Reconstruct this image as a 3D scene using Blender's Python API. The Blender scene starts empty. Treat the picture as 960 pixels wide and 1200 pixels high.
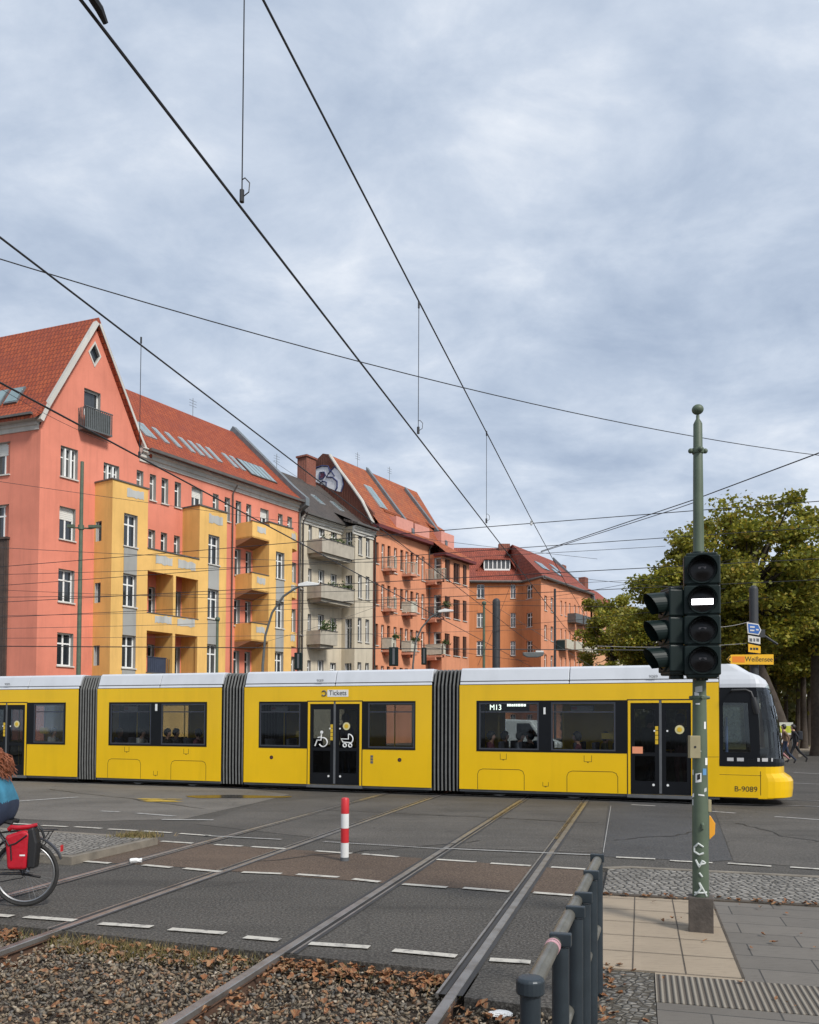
import bpy, bmesh, math, random
import numpy as np
from mathutils import Vector, Matrix, geometry
random.seed(7)
rng = np.random.default_rng(7)
sc = bpy.context.scene
COL = sc.collection
R = math.radians

# ------------------------------------------------------------------ camera
F_PX, CX, CY = 1000.0, 480.0, 815.0
PITCH, ROLL, CAMZ = math.atan(0.033), 0.005, 1.76
FW = Vector((0, math.cos(PITCH), math.sin(PITCH)))
U0 = Vector((0, -math.sin(PITCH), math.cos(PITCH)))
R0 = Vector((1, 0, 0))
CR = R0 * math.cos(ROLL) + U0 * math.sin(ROLL)
CU = U0 * math.cos(ROLL) - R0 * math.sin(ROLL)
CAM = Vector((0, 0, CAMZ))
cd = bpy.data.cameras.new('camera')
cam = bpy.data.objects.new('camera', cd); COL.objects.link(cam)
m = Matrix.Identity(4)
for i in range(3):
    m[i][0] = CR[i]; m[i][1] = CU[i]; m[i][2] = -FW[i]; m[i][3] = CAM[i]
cam.matrix_world = m
cd.sensor_fit = 'VERTICAL'; cd.sensor_height = 36.0; cd.lens = F_PX / 1200 * 36
cd.shift_y = (CY - 600) / 1200.0
cd.clip_start = 0.05; cd.clip_end = 3000
sc.camera = cam

def ray(px, py):
    """direction measured from the photograph (960x1200 pixels)"""
    return (CR * (px - CX) - CU * (py - CY) + FW * F_PX)
def gnd(px, py, z=0.0):
    d = ray(px, py); t = (z - CAMZ) / d.z
    return CAM + d * t
def far(px, py, Y):
    d = ray(px, py); return CAM + d * (Y / d.y)

class Frame:
    """a local frame standing on the ground: x along, y away, z up"""
    def __init__(s, ox, oy, ang):
        s.o = Vector((ox, oy, 0)); s.a = ang
        s.x = Vector((math.cos(ang), math.sin(ang), 0)); s.y = Vector((-math.sin(ang), math.cos(ang), 0))
    def hit(s, px, py, y=0.0):
        d = ray(px, py); t = ((s.o - CAM).dot(s.y) + y) / d.dot(s.y)
        p = CAM + d * t - s.o
        return p.dot(s.x), p.z
    def X(s, px, y=0.0, py=700): return s.hit(px, py, y)[0]
    def Z(s, px, py, y=0.0): return s.hit(px, py, y)[1]
    def w(s, x, y, z=0.0): return s.o + s.x * x + s.y * y + Vector((0, 0, z))
    def loc(s, p):
        q = Vector(p) - s.o; return (q.dot(s.x), q.dot(s.y), q.z)

# ------------------------------------------------------------------ mesh builder
class MB:
    def __init__(s): s.v = []; s.f = []; s.mi = []; s.m = 0
    def quad(s, *p): s.poly(p)
    def poly(s, pts):
        n = len(s.v); s.v += [tuple(q) for q in pts]; s.f.append(tuple(range(n, n + len(pts)))); s.mi.append(s.m)
    def box(s, x0, x1, y0, y1, z0, z1):
        n = len(s.v)
        s.v += [(x0,y0,z0),(x1,y0,z0),(x1,y1,z0),(x0,y1,z0),(x0,y0,z1),(x1,y0,z1),(x1,y1,z1),(x0,y1,z1)]
        for f in ((0,3,2,1),(4,5,6,7),(0,1,5,4),(1,2,6,5),(2,3,7,6),(3,0,4,7)):
            s.f.append(tuple(n + i for i in f)); s.mi.append(s.m)
        return s
    def prism(s, pts, vec):
        """extrude a closed 3D outline along vec"""
        vec = Vector(vec); n = len(s.v); k = len(pts)
        s.v += [tuple(p) for p in pts] + [tuple(Vector(p) + vec) for p in pts]
        s.f.append(tuple(range(n + k - 1, n - 1, -1))); s.f.append(tuple(range(n + k, n + 2 * k)))
        for i in range(k):
            j = (i + 1) % k; s.f.append((n + i, n + j, n + k + j, n + k + i))
        s.mi += [s.m] * (k + 2); return s
    def cyl(s, p0, p1, r0, r1=None, seg=12, caps=True):
        return s.tube([p0, p1], [r0, r0 if r1 is None else r1], seg, caps)
    def tube(s, path, r, seg=8, caps=True):
        path = [Vector(p) for p in path]; k = len(path)
        if not hasattr(r, '__len__'): r = [r] * k
        n = len(s.v); up = None
        for i, p in enumerate(path):
            t = (path[min(i + 1, k - 1)] - path[max(i - 1, 0)])
            t = t.normalized() if t.length > 1e-9 else Vector((0, 0, 1))
            if up is None:
                up = t.cross(Vector((0, 0, 1)));
                if up.length < 1e-3: up = t.cross(Vector((1, 0, 0)))
                up.normalize()
            up = (up - t * up.dot(t)).normalized(); b = t.cross(up)
            for j in range(seg):
                a = 2 * math.pi * j / seg
                s.v.append(tuple(p + (up * math.cos(a) + b * math.sin(a)) * r[i]))
        for i in range(k - 1):
            for j in range(seg):
                a = n + i * seg + j; b2 = n + i * seg + (j + 1) % seg
                s.f.append((a, b2, b2 + seg, a + seg)); s.mi.append(s.m)
        if caps:
            s.f.append(tuple(range(n + seg - 1, n - 1, -1))); s.f.append(tuple(range(n + (k - 1) * seg, n + k * seg))); s.mi += [s.m] * 2
        return s
    def lathe(s, c, prof, seg=20, axis='z'):
        """prof: list of (radius, height)"""
        c = Vector(c); path = []; rr = []
        ax = {'z': Vector((0,0,1)), 'x': Vector((1,0,0)), 'y': Vector((0,1,0))}[axis]
        e1 = {'z': Vector((1,0,0)), 'x': Vector((0,1,0)), 'y': Vector((0,0,1))}[axis]; e2 = ax.cross(e1)
        n = len(s.v); k = len(prof)
        for r_, h in prof:
            for j in range(seg):
                a = 2 * math.pi * j / seg
                s.v.append(tuple(c + ax * h + (e1 * math.cos(a) + e2 * math.sin(a)) * max(r_, 1e-4)))
        for i in range(k - 1):
            for j in range(seg):
                a = n + i * seg + j; b = n + i * seg + (j + 1) % seg
                s.f.append((a, b, b + seg, a + seg)); s.mi.append(s.m)
        s.f.append(tuple(range(n + seg - 1, n - 1, -1))); s.f.append(tuple(range(n + (k - 1) * seg, n + k * seg))); s.mi += [s.m] * 2
        return s
    def ball(s, c, r, seg=16, sz=1.0):
        k = seg // 2
        return s.lathe(c, [(r * math.sin(math.pi * i / k), -r * sz * math.cos(math.pi * i / k)) for i in range(k + 1)], seg)
    def panel(s, outline, holes, y=0.0, depth=0.25, mwall=0, mrev=1, M=None):
        """a wall face in the local x-z plane at y, with openings whose reveals run inward"""
        T = (lambda x, yy, z: (x, yy, z)) if M is None else (lambda x, yy, z: tuple(M @ Vector((x, yy, z))))
        loops = [[Vector((x, z, 0)) for x, z in outline]] + [[Vector((x, z, 0)) for x, z in h] for h in holes]
        flat = [p for l in loops for p in l]
        for t in geometry.tessellate_polygon(loops):
            s.m = mwall; s.poly([T(flat[i].x, y, flat[i].y) for i in t])
        s.m = mrev
        for h in holes:
            for i in range(len(h)):
                a, b = h[i], h[(i + 1) % len(h)]
                s.poly([T(a[0], y, a[1]), T(b[0], y, b[1]), T(b[0], y + depth, b[1]), T(a[0], y + depth, a[1])])
        s.m = mwall; return s

def rect(x0, x1, z0, z1): return [(x0, z0), (x1, z0), (x1, z1), (x0, z1)]

def auto_uv(me):
    nl = len(me.loops)
    if nl == 0: return
    uvl = me.uv_layers.new(name='UVMap')
    co = np.empty(len(me.vertices) * 3); me.vertices.foreach_get('co', co); co = co.reshape(-1, 3)
    npoly = len(me.polygons)
    nr = np.empty(npoly * 3); me.polygons.foreach_get('normal', nr); nr = nr.reshape(-1, 3)
    ls = np.empty(npoly, int); me.polygons.foreach_get('loop_start', ls)
    lt = np.empty(npoly, int); me.polygons.foreach_get('loop_total', lt)
    vi = np.empty(nl, int); me.loops.foreach_get('vertex_index', vi)
    pn = np.repeat(nr, lt, axis=0)
    flip = (pn[:, 1] > 0) & (np.abs(pn[:, 2]) < .98); pn[flip] *= -1
    t = np.cross(np.array([0, 0, 1.0]), pn); l = np.linalg.norm(t, axis=1)
    t[l < .15] = (1, 0, 0); l[l < .15] = 1; t /= l[:, None]
    b = np.cross(pn, t)
    c = co[vi]
    uv = np.stack([(c * t).sum(1), (c * b).sum(1)], 1)
    uvl.data.foreach_set('uv', uv.astype(np.float32).ravel())

def obj(name, mb, mats, parent=None, smooth=False, loc=None, bevel=0.0, seg=2, uv=True):
    me = bpy.data.meshes.new(name)
    me.from_pydata(mb.v, [], mb.f)
    if not isinstance(mats, (list, tuple)): mats = [mats]
    for m_ in mats: me.materials.append(m_)
    if len(mats) > 1: me.polygons.foreach_set('material_index', [min(i, len(mats) - 1) for i in mb.mi])
    me.update()
    if uv: auto_uv(me)
    if smooth:
        me.polygons.foreach_set('use_smooth', [True] * len(me.polygons))
        try: me.set_sharp_from_angle(angle=R(38))
        except Exception: pass
    o = bpy.data.objects.new(name, me); COL.objects.link(o)
    if parent is not None: o.parent = parent
    if loc is not None: o.location = loc
    if bevel:
        b = o.modifiers.new('bevel', 'BEVEL'); b.width = bevel; b.segments = seg; b.limit_method = 'ANGLE'; b.angle_limit = R(40)
    return o

def empty(name, loc=(0, 0, 0), rz=0.0):
    o = bpy.data.objects.new(name, None); COL.objects.link(o)
    o.location = loc; o.rotation_euler = (0, 0, rz); o.empty_display_size = .2
    return o
def tag(o, label=None, cat=None, group=None, kind=None):
    if label: o['label'] = label
    if cat: o['category'] = cat
    if group: o['group'] = group
    if kind: o['kind'] = kind
    return o
def copy_tree(o, parent=None):
    c = o.copy(); COL.objects.link(c)
    if parent is not None: c.parent = parent
    for ch in list(o.children): copy_tree(ch, c)
    return c
def text_mesh(name, txt, size, mat, parent, M, align='CENTER', extr=0.002, sx=1.0):
    cu = bpy.data.curves.new(name, 'FONT'); cu.body = txt; cu.size = size; cu.align_x = align; cu.align_y = 'CENTER'; cu.extrude = extr
    to = bpy.data.objects.new(name, cu); COL.objects.link(to)
    dg = bpy.context.evaluated_depsgraph_get(); me = bpy.data.meshes.new_from_object(to.evaluated_get(dg))
    bpy.data.objects.remove(to); bpy.data.curves.remove(cu)
    me.transform(M @ Matrix.Diagonal((sx, 1, 1, 1)))
    me.materials.clear(); me.materials.append(mat)
    o = bpy.data.objects.new(name, me); COL.objects.link(o); o.parent = parent
    return o
# letters standing on a local x-z face that looks towards -y
def UPR(x, y, z): return Matrix.Translation((x, y, z)) @ Matrix.Rotation(math.pi / 2, 4, 'X')

# ------------------------------------------------------------------ materials
def newmat(name):
    m_ = bpy.data.materials.new(name); m_.use_nodes = True
    nt = m_.node_tree; b = nt.nodes['Principled BSDF']; return m_, nt, b
def N(nt, t, **k):
    n = nt.nodes.new(t)
    for a, v in k.items():
        if a in n.inputs: n.inputs[a].default_value = v
        else: setattr(n, a, v)
    return n
def L(nt, a, b): nt.links.new(a, b)
def ramp(nt, fac, stops):
    r_ = nt.nodes.new('ShaderNodeValToRGB'); el = r_.color_ramp.elements
    while len(el) > 1: el.remove(el[0])
    el[0].position = stops[0][0]; el[0].color = (*stops[0][1], 1)
    for p, c in stops[1:]:
        e = el.new(p); e.color = (*c, 1)
    L(nt, fac, r_.inputs[0]); return r_.outputs[0]
def mix(nt, fac, a, b, mode='MIX'):
    n = nt.nodes.new('ShaderNodeMix'); n.data_type = 'RGBA'; n.blend_type = mode
    if hasattr(fac, 'links'): L(nt, fac, n.inputs[0])
    else: n.inputs[0].default_value = fac
    for s_, i in ((a, 6), (b, 7)):
        if hasattr(s_, 'links'): L(nt, s_, n.inputs[i])
        else: n.inputs[i].default_value = (*s_, 1)
    return n.outputs[2]
def mth(nt, op, a, b=0.0, c=None):
    n = nt.nodes.new('ShaderNodeMath'); n.operation = op
    for i, v in enumerate((a, b) if c is None else (a, b, c)):
        if hasattr(v, 'links'): L(nt, v, n.inputs[i])
        else: n.inputs[i].default_value = v
    return n.outputs[0]
def coords(nt, kind='Object', scale=(1, 1, 1), rot=(0, 0, 0)):
    tc = nt.nodes.new('ShaderNodeTexCoord'); mp = nt.nodes.new('ShaderNodeMapping')
    mp.inputs['Scale'].default_value = scale; mp.inputs['Rotation'].default_value = rot
    L(nt, tc.outputs[kind], mp.inputs[0]); return mp.outputs[0]
def noise(nt, vec, scale, detail=4, rough=.55, dist=0.0):
    n = nt.nodes.new('ShaderNodeTexNoise'); n.inputs['Scale'].default_value = scale; n.inputs['Detail'].default_value = detail
    n.inputs['Roughness'].default_value = rough; n.inputs['Distortion'].default_value = dist
    L(nt, vec, n.inputs['Vector']); return n.outputs[0]
def bump(nt, b, h, strength=.3, dist=.02):
    n = nt.nodes.new('ShaderNodeBump'); n.inputs['Strength'].default_value = strength; n.inputs['Distance'].default_value = dist
    L(nt, h, n.inputs['Height']); L(nt, n.outputs[0], b.inputs['Normal']); return n
def sc3(c, k): return tuple(min(1, x * k) for x in c)
def paint(name, col, rough=.6, var=.12, scale=3.0, metal=0.0, bmp=0.0, bscale=40, coat=0.0, streak=0.0, spec=.5):
    m_, nt, b = newmat(name)
    v = coords(nt)
    f = noise(nt, v, scale, 5, .6)
    c = mix(nt, mth(nt, 'MULTIPLY_ADD', f, 2.2, -.6), sc3(col, 1 - var), sc3(col, 1 + var))
    if streak:
        v2 = coords(nt, 'Object', (1, 1, .12)); g = noise(nt, v2, 1.6, 6, .65)
        c = mix(nt, mth(nt, 'MULTIPLY', ramp(nt, g, [(.5, (0, 0, 0)), (.72, (1, 1, 1))]), streak), c, sc3(col, .45))
    L(nt, c, b.inputs['Base Color'])
    b.inputs['Roughness'].default_value = rough; b.inputs['Metallic'].default_value = metal
    b.inputs['Coat Weight'].default_value = coat; b.inputs['Specular IOR Level'].default_value = spec
    if coat: b.inputs['Coat Roughness'].default_value = .08
    if bmp: bump(nt, b, noise(nt, v, bscale, 3), bmp, .01)
    return m_
def plaster(name, col, streak=.25, rough=.9):
    streak = streak * 1.35
    m_, nt, b = newmat(name)
    v = coords(nt); f = noise(nt, v, .35, 6, .6); g = noise(nt, v, 9, 4, .6)
    c = mix(nt, ramp(nt, f, [(.3, (0,)*3), (.7, (1,)*3)]), sc3(col, .82), sc3(col, 1.1))
    c = mix(nt, mth(nt, 'MULTIPLY', g, .22), c, sc3(col, .75))
    v2 = coords(nt, 'Object', (1, 1, .09)); h = noise(nt, v2, 2.2, 7, .7)
    c = mix(nt, mth(nt, 'MULTIPLY', ramp(nt, h, [(.48, (0,)*3), (.7, (1,)*3)]), streak), c, sc3(col, .5))
    L(nt, c, b.inputs['Base Color']); b.inputs['Roughness'].default_value = rough
    b.inputs['Specular IOR Level'].default_value = .2
    bump(nt, b, noise(nt, v, 30, 4), .25, .01); return m_
def tiles(name, c1, c2, mortar, w=.24, h=.34, moss=None):
    m_, nt, b = newmat(name)
    uv = coords(nt, 'UV')
    br = N(nt, 'ShaderNodeTexBrick'); br.offset = 0.5; br.squash = 1
    br.inputs['Scale'].default_value = 1; br.inputs['Brick Width'].default_value = w; br.inputs['Row Height'].default_value = h
    br.inputs['Mortar Size'].default_value = .022; br.inputs['Mortar Smooth'].default_value = .4
    br.inputs['Color1'].default_value = (*c1, 1); br.inputs['Color2'].default_value = (*c2, 1); br.inputs['Mortar'].default_value = (*mortar, 1)
    L(nt, uv, br.inputs['Vector'])
    c = br.outputs['Color']
    f = noise(nt, uv, .55, 6, .65)
    c = mix(nt, mth(nt, 'MULTIPLY', ramp(nt, f, [(.4, (0,)*3), (.7, (1,)*3)]), .55), c, sc3(moss or mortar, 1))
    L(nt, c, b.inputs['Base Color']); b.inputs['Roughness'].default_value = .75; b.inputs['Specular IOR Level'].default_value = .3
    sx = N(nt, 'ShaderNodeSeparateXYZ'); L(nt, uv, sx.inputs[0])
    row = mth(nt, 'FRACT', mth(nt, 'DIVIDE', sx.outputs[1], h))
    wav = mth(nt, 'ABSOLUTE', mth(nt, 'SINE', mth(nt, 'MULTIPLY', sx.outputs[0], math.pi / w)))
    hh = mth(nt, 'ADD', mth(nt, 'MULTIPLY', row, -.6), mth(nt, 'MULTIPLY', wav, .5))
    bump(nt, b, hh, .9, .06); return m_
def glass_dark(name, col=(.02, .025, .03), rough=.04, var=.5):
    """house window: dark room behind glass that mirrors the sky; a curtain tone per pane"""
    m_, nt, b = newmat(name)
    oi = nt.nodes.new('ShaderNodeObjectInfo')
    v = coords(nt, 'Object', (1, 1, .3)); f = noise(nt, v, 5, 3, .5)
    cur = ramp(nt, oi.outputs['Random'], [(0, col), (.45, sc3(col, 1.6)), (.62, (.10, .10, .095)), (1, (.24, .235, .22))])
    c = mix(nt, f, cur, sc3(col, .8)); L(nt, c, b.inputs['Base Color'])
    b.inputs['Roughness'].default_value = rough; b.inputs['Specular IOR Level'].default_value = .9
    return m_
def clear_glass(name, tint=(.55, .6, .6), alpha=.4):
    m_ = bpy.data.materials.new(name); m_.use_nodes = True; nt = m_.node_tree; nt.nodes.clear()
    out = nt.nodes.new('ShaderNodeOutputMaterial')
    tr = N(nt, 'ShaderNodeBsdfTransparent'); tr.inputs[0].default_value = (*tint, 1)
    gl = N(nt, 'ShaderNodeBsdfGlossy'); gl.inputs['Roughness'].default_value = .03; gl.inputs[0].default_value = (.9, .95, 1, 1)
    fr = N(nt, 'ShaderNodeFresnel'); fr.inputs[0].default_value = 1.5
    ms = nt.nodes.new('ShaderNodeMixShader'); L(nt, mth(nt, 'MULTIPLY', fr.outputs[0], alpha / .4), ms.inputs[0])
    L(nt, tr.outputs[0], ms.inputs[1]); L(nt, gl.outputs[0], ms.inputs[2]); L(nt, ms.outputs[0], out.inputs[0]); return m_

# ------------------------------------------------------------------ world and light
SUN_EL, SUN_AZ = R(42), R(140)      # azimuth clockwise from +Y (camera direction): behind and right
w = bpy.data.worlds.new('World'); sc.world = w; w.use_nodes = True
nt = w.node_tree; bg = nt.nodes['Background']
sky = nt.nodes.new('ShaderNodeTexSky'); sky.sky_type = 'NISHITA'; sky.sun_disc = False
sky.sun_elevation = SUN_EL; sky.sun_rotation = SUN_AZ; sky.air_density = 1.0; sky.dust_density = 3.0; sky.ozone_density = 2.0
tc = nt.nodes.new('ShaderNodeTexCoord'); sx = nt.nodes.new('ShaderNodeSeparateXYZ'); L(nt, tc.outputs['Generated'], sx.inputs[0])
den = mth(nt, 'MAXIMUM', mth(nt, 'ADD', sx.outputs[2], .24), .1)
cx_ = mth(nt, 'DIVIDE', sx.outputs[0], den); cy_ = mth(nt, 'DIVIDE', sx.outputs[1], den)
cb = nt.nodes.new('ShaderNodeCombineXYZ'); L(nt, cx_, cb.inputs[0]); L(nt, cy_, cb.inputs[1])
n1 = noise(nt, cb.outputs[0], 1.35, 11, .6, .12); 
mp2 = nt.nodes.new('ShaderNodeMapping'); mp2.inputs['Location'].default_value = (3.1, 7.7, 0); mp2.inputs['Scale'].default_value = (1.7, 2.2, 1); mp2.inputs['Rotation'].default_value = (0, 0, R(18)); L(nt, cb.outputs[0], mp2.inputs[0])
n2 = noise(nt, mp2.outputs[0], 2.3, 8, .6, .3)
f1 = mth(nt, 'ADD', mth(nt, 'MULTIPLY', n1, .6), mth(nt, 'MULTIPLY', n2, .4))
cloud = ramp(nt, f1, [(.38, (2.9, 3.5, 4.5)), (.46, (3.6, 4.2, 5.15)), (.53, (4.4, 4.95, 5.8)), (.60, (5.6, 6.0, 6.6)), (.67, (7.0, 7.15, 7.4))])
# brighter and warmer low over the horizon
hz = ramp(nt, sx.outputs[2], [(0.0, (1,)*3), (.28, (0,)*3)])
cloud = mix(nt, mth(nt, 'MULTIPLY', hz, .5), cloud, (6.6, 7.0, 7.6))
final = mix(nt, .93, sky.outputs[0], cloud)
L(nt, final, bg.inputs[0]); bg.inputs[1].default_value = .1

sl = bpy.data.lights.new('sun', 'SUN'); sl.energy = 2.3; sl.angle = R(11); sl.color = (1, .96, .9)
so = bpy.data.objects.new('sun', sl); COL.objects.link(so)
sd = Vector((math.sin(SUN_AZ) * math.cos(SUN_EL), math.cos(SUN_AZ) * math.cos(SUN_EL), math.sin(SUN_EL)))
so.rotation_euler = sd.to_track_quat('Z', 'Y').to_euler()
sc.view_settings.view_transform = 'Standard'; sc.view_settings.look = 'None'; sc.view_settings.exposure = 0.55; sc.view_settings.gamma = 1
sc.cycles.max_bounces = 6; sc.cycles.transparent_max_bounces = 24; sc.cycles.use_denoising = True
try: sc.cycles.denoiser = 'OPENIMAGEDENOISE'
except Exception: pass
sc.cycles.sample_clamp_indirect = 6

T1 = Frame(0, 0, 0)
# tram / road frame: x along the tram to its nose, y away from the camera
TR = Frame(0, 21.2, -math.atan(1000 / 2880))
# track direction seen towards (750, 849)
TDIR = Vector((270, 1000, 0)).normalized(); TNOR = Vector((TDIR.y, -TDIR.x, 0))
# ================================================================== buildings
M_salmon = plaster('salmon_plaster', (.72, .25, .17), .22)
M_yellow = plaster('yellow_plaster', (.80, .49, .16), .3)
M_greypl = plaster('grey_plaster', (.36, .36, .34), .2)
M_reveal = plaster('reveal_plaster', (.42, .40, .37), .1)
M_beige = plaster('beige_plaster', (.60, .53, .41), .35)
M_orange = plaster('orange_plaster', (.70, .30, .17), .25)
M_orange2 = plaster('deep_orange_plaster', (.64, .245, .105), .25)
M_peach = plaster('peach_plaster', (.66, .36, .20), .25)
M_patch = plaster('whitewash_patch', (.50, .50, .47), .5)
M_trim = plaster('cornice_stone', (.60, .58, .53), .3)
M_white = paint('white_window_paint', (.78, .78, .75), .45, .04)
M_brownw = paint('brown_window_wood', (.10, .045, .03), .5, .2)
M_pane = glass_dark('house_glass')
M_blind = paint('roller_blind', (.66, .65, .60), .7, .05)
M_tile = tiles('red_roof_tiles', (.38, .085, .03), (.28, .056, .022), (.09, .022, .014), .26, .34, (.20, .045, .03))
M_tile_or = tiles('orange_roof_tiles', (.45, .13, .045), (.34, .085, .035), (.13, .035, .02), .26, .36, (.15, .07, .05))
M_tile_gr = tiles('grey_roof_tiles', (.095, .082, .075), (.065, .058, .055), (.025, .023, .022), .28, .36, (.10, .075, .06))
M_tile_rd = tiles('dull_red_roof_tiles', (.34, .085, .05), (.26, .06, .035), (.10, .025, .02), .26, .38, (.14, .05, .04))
M_lead = paint('lead_flashing', (.17, .19, .20), .5, .2, 2, .3)
M_gutter = paint('gutter_metal', (.13, .12, .11), .5, .2, 2, .4)
M_dkred = paint('dark_red_eave_board', (.13, .025, .025), .7, .2)
M_iron = paint('balcony_iron', (.12, .13, .13), .5, .15, 6, .3)
M_brick = tiles('brick_flank', (.30, .075, .04), (.22, .05, .03), (.20, .12, .09), .25, .08, (.16, .05, .035))
M_gr_white = paint('graffiti_white', (.80, .82, .85), .6, .12, 5)
M_gr_blue = paint('graffiti_navy', (.03, .04, .12), .6, .1)
M_gr_purple = paint('graffiti_purple', (.13, .035, .07), .6, .1)
M_skyl = paint('skylight_glass', (.16, .24, .25), .12, .2, 1, 0, 0, 40, .6)
M_skf = paint('skylight_frame', (.36, .38, .39), .5, .1)
M_conc = paint('balcony_concrete', (.40, .36, .29), .85, .15, 2, streak=.5)
M_conc2 = paint('balcony_slab_orange', (.55, .25, .16), .85, .12, 2, streak=.4)
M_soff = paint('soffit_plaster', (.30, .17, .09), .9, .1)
M_rail = paint('pale_balcony_rail', (.50, .47, .38), .6, .15, 6, streak=.3)
M_brownclad = paint('brown_cladding', (.075, .05, .04), .8, .25, 4, streak=.4)
M_green = paint('leaf_planting', (.06, .09, .025), .8, .5, 8)

PF = far(44, 700, 44.0)
FA = Frame(PF.x, PF.y, R(56.9))
def hitx(fr, px, py, x):
    d = ray(px, py); t = ((fr.o - CAM).dot(fr.x) + x) / d.dot(fr.x); p = CAM + d * t - fr.o
    return p.dot(fr.y), p.z

def place(o, base):
    if base is not None:
        o.location = base[0]; o.rotation_euler = (0, 0, base[1])
    return o

def window(par, x0, x1, z0, z1, y, style='std', base=None, mat=None, depth=.32):
    """frame > pane, sill; set back in the reveal"""
    mat = mat or M_white
    w_, h_ = x1 - x0, z1 - z0; f = min(.075, w_ * .12); yy = y + depth - .09
    mb = MB()
    mb.box(0, f, 0, .07, 0, h_); mb.box(w_ - f, w_, 0, .07, 0, h_); mb.box(f, w_ - f, 0, .07, 0, f); mb.box(f, w_ - f, 0, .07, h_ - f, h_)
    if style in ('std', 'blind'):
        mb.box(w_ / 2 - f * .6, w_ / 2 + f * .6, -.01, .06, f, h_ - f)
        zt = h_ * .68; mb.box(f, w_ / 2 - f * .6, -.006, .06, zt - .04, zt + .04); mb.box(w_ / 2 + f * .6, w_ - f, -.006, .06, zt - .04, zt + .04)
    elif style == 'narrow':
        zt = h_ * .68; mb.box(f, w_ - f, -.006, .06, zt - .04, zt + .04)
    elif style == 'door':
        mb.box(f, w_ - f, -.006, .06, f, h_ * .3)
    elif style == 'triple':
        for k in (1, 2): mb.box(w_ * k / 3 - .05, w_ * k / 3 + .05, -.15, .06, f, h_ - f)
        zt = h_ * .66; mb.box(f, w_ - f, .0, .055, zt - .03, zt + .03)
    fr = obj('window', mb, mat, par)
    if base is None: fr.location = (x0, yy, z0)
    else:
        L_, rz = base; c, s_ = math.cos(rz), math.sin(rz)
        fr.location = (L_[0] + c * x0 - s_ * yy, L_[1] + s_ * x0 + c * yy, L_[2] + z0); fr.rotation_euler = (0, 0, rz)
    p = MB().box(f * .8, w_ - f * .8, .03, .045, f * .8, h_ - f * .8); obj('pane', p, M_pane, fr)
    if style == 'blind':
        b = MB(); b.box(f, w_ - f, -.02, .028, h_ * .62, h_ - f)
        for k in range(6): b.box(f, w_ - f, -.03, -.02, h_ * .62 + .02 + k * .1, h_ * .62 + .07 + k * .1)
        obj('roller_blind', b, M_blind, fr)
    if style not in ('door',):
        s2 = MB().box(-.04, w_ + .04, -depth - .0, -.002, -.07, -.004); obj('sill', s2, M_trim, fr)
    return fr

def wall_with_windows(par, name, outline, wins, y, mats, base=None, depth=.32, extra=None):
    """wins: (x0,x1,z0,z1,style)"""
    mb = MB(); mb.panel(outline, [rect(*q[:4]) for q in wins], y, depth)
    if extra: extra(mb)
    o = obj(name, mb, mats, par); place(o, base)
    for q in wins: window(par, q[0], q[1], q[2], q[3], y, q[4] if len(q) > 4 else 'std', base, q[5] if len(q) > 5 else None, depth)
    return o

ZF = [4.75, 8.15, 11.5, 14.85]           # sill heights of the storeys above the ground floor
WH = 1.75
X0 = lambda px: FA.X(px, 0.0)
XT = lambda px, y: FA.X(px, y)
PR = 1.5
sA, sEnd = 0.0, X0(350)

# ---------------- salmon corner house
pink = empty('corner_house', FA.o, FA.a)
tag(pink, 'salmon corner apartment house with steep gable, red tiled roof and yellow bay towers', 'building', 'apartment houses behind the tram')
apx = X0(106.5); gzr = FA.Z(107, 380); gE = X0(159)
wins = []
for k, z in enumerate(ZF[:3]): wins.append((X0(68), X0(87), z, z + WH, 'std' if k == 0 else 'blind' if k == 2 else 'std'))
wins += [(X0(68), X0(88.5), 14.85, 16.5, 'triple'), (X0(119), X0(137.5), 14.95, 16.3, 'triple')]
for a, b, s_ in ((158, 166, 'narrow'), (173.5, 181, 'narrow'), (187.5, 195.5, 'narrow'), (203, 210.5, 'narrow'), (223, 236, 'blind'), (248, 255, 'narrow'), (262, 268.5, 'narrow'), (275, 281.5, 'narrow'), (287.5, 293.5, 'narrow'), (304, 314, 'blind'), (325, 330.5, 'narrow'), (336, 341.5, 'narrow')):
    wins.append((X0(a), X0(b), 14.9, 14.9 + 1.55, s_))
for a, b in ((159.5, 166), (187.5, 195), (203, 210)): wins.append((X0(a), X0(b), 11.75, 13.15, 'narrow'))
wins.append((X0(172.8), X0(181), 11.75, 13.15, 'narrow'))
wins.append((X0(215), X0(222), 10.75, 12.95, 'door', M_brownw))
for z in ZF[:2]:
    wins += [(X0(174), X0(182), z - .6, z + 1.6, 'narrow'), (X0(206), X0(212), z - .7, z + 1.6, 'door'), (X0(214.5), X0(222), z - .95, z + 1.15, 'door', M_brownw)]
for z in ZF[:3]:
    wins += [(X0(274.5), X0(281.5), z, z + WH, 'narrow'), (X0(287.5), X0(294), z - .3, z + WH, 'narrow')]
wins += [(X0(350) - .2 - .8, X0(350) - .2 - .1, z, z + WH, 'narrow') for z in ZF[:3]]
for px_ in (68, 150, 185, 250, 275, 330): wins.append((X0(px_), X0(px_) + 1.1, 1.2, 2.9, 'std'))
gw = (X0(94.5), X0(114), FA.Z(104, 488), FA.Z(104, 456), 'door')
wins.append(gw)
out = [(0, 0), (sEnd, 0), (sEnd, 17.2), (gE + .35, 17.35), (gE - .1, 18.1), (apx, gzr), (.35, 18.3), (0, 17.3)]
mb = MB()
dz = FA.Z(106, 413); dx = apx - .02
holes = [rect(*q[:4]) for q in wins] + [[(dx - .35, dz), (dx, dz - .62), (dx + .35, dz), (dx, dz + .62)]]
mb.panel(out, holes, 0, .34)
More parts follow.
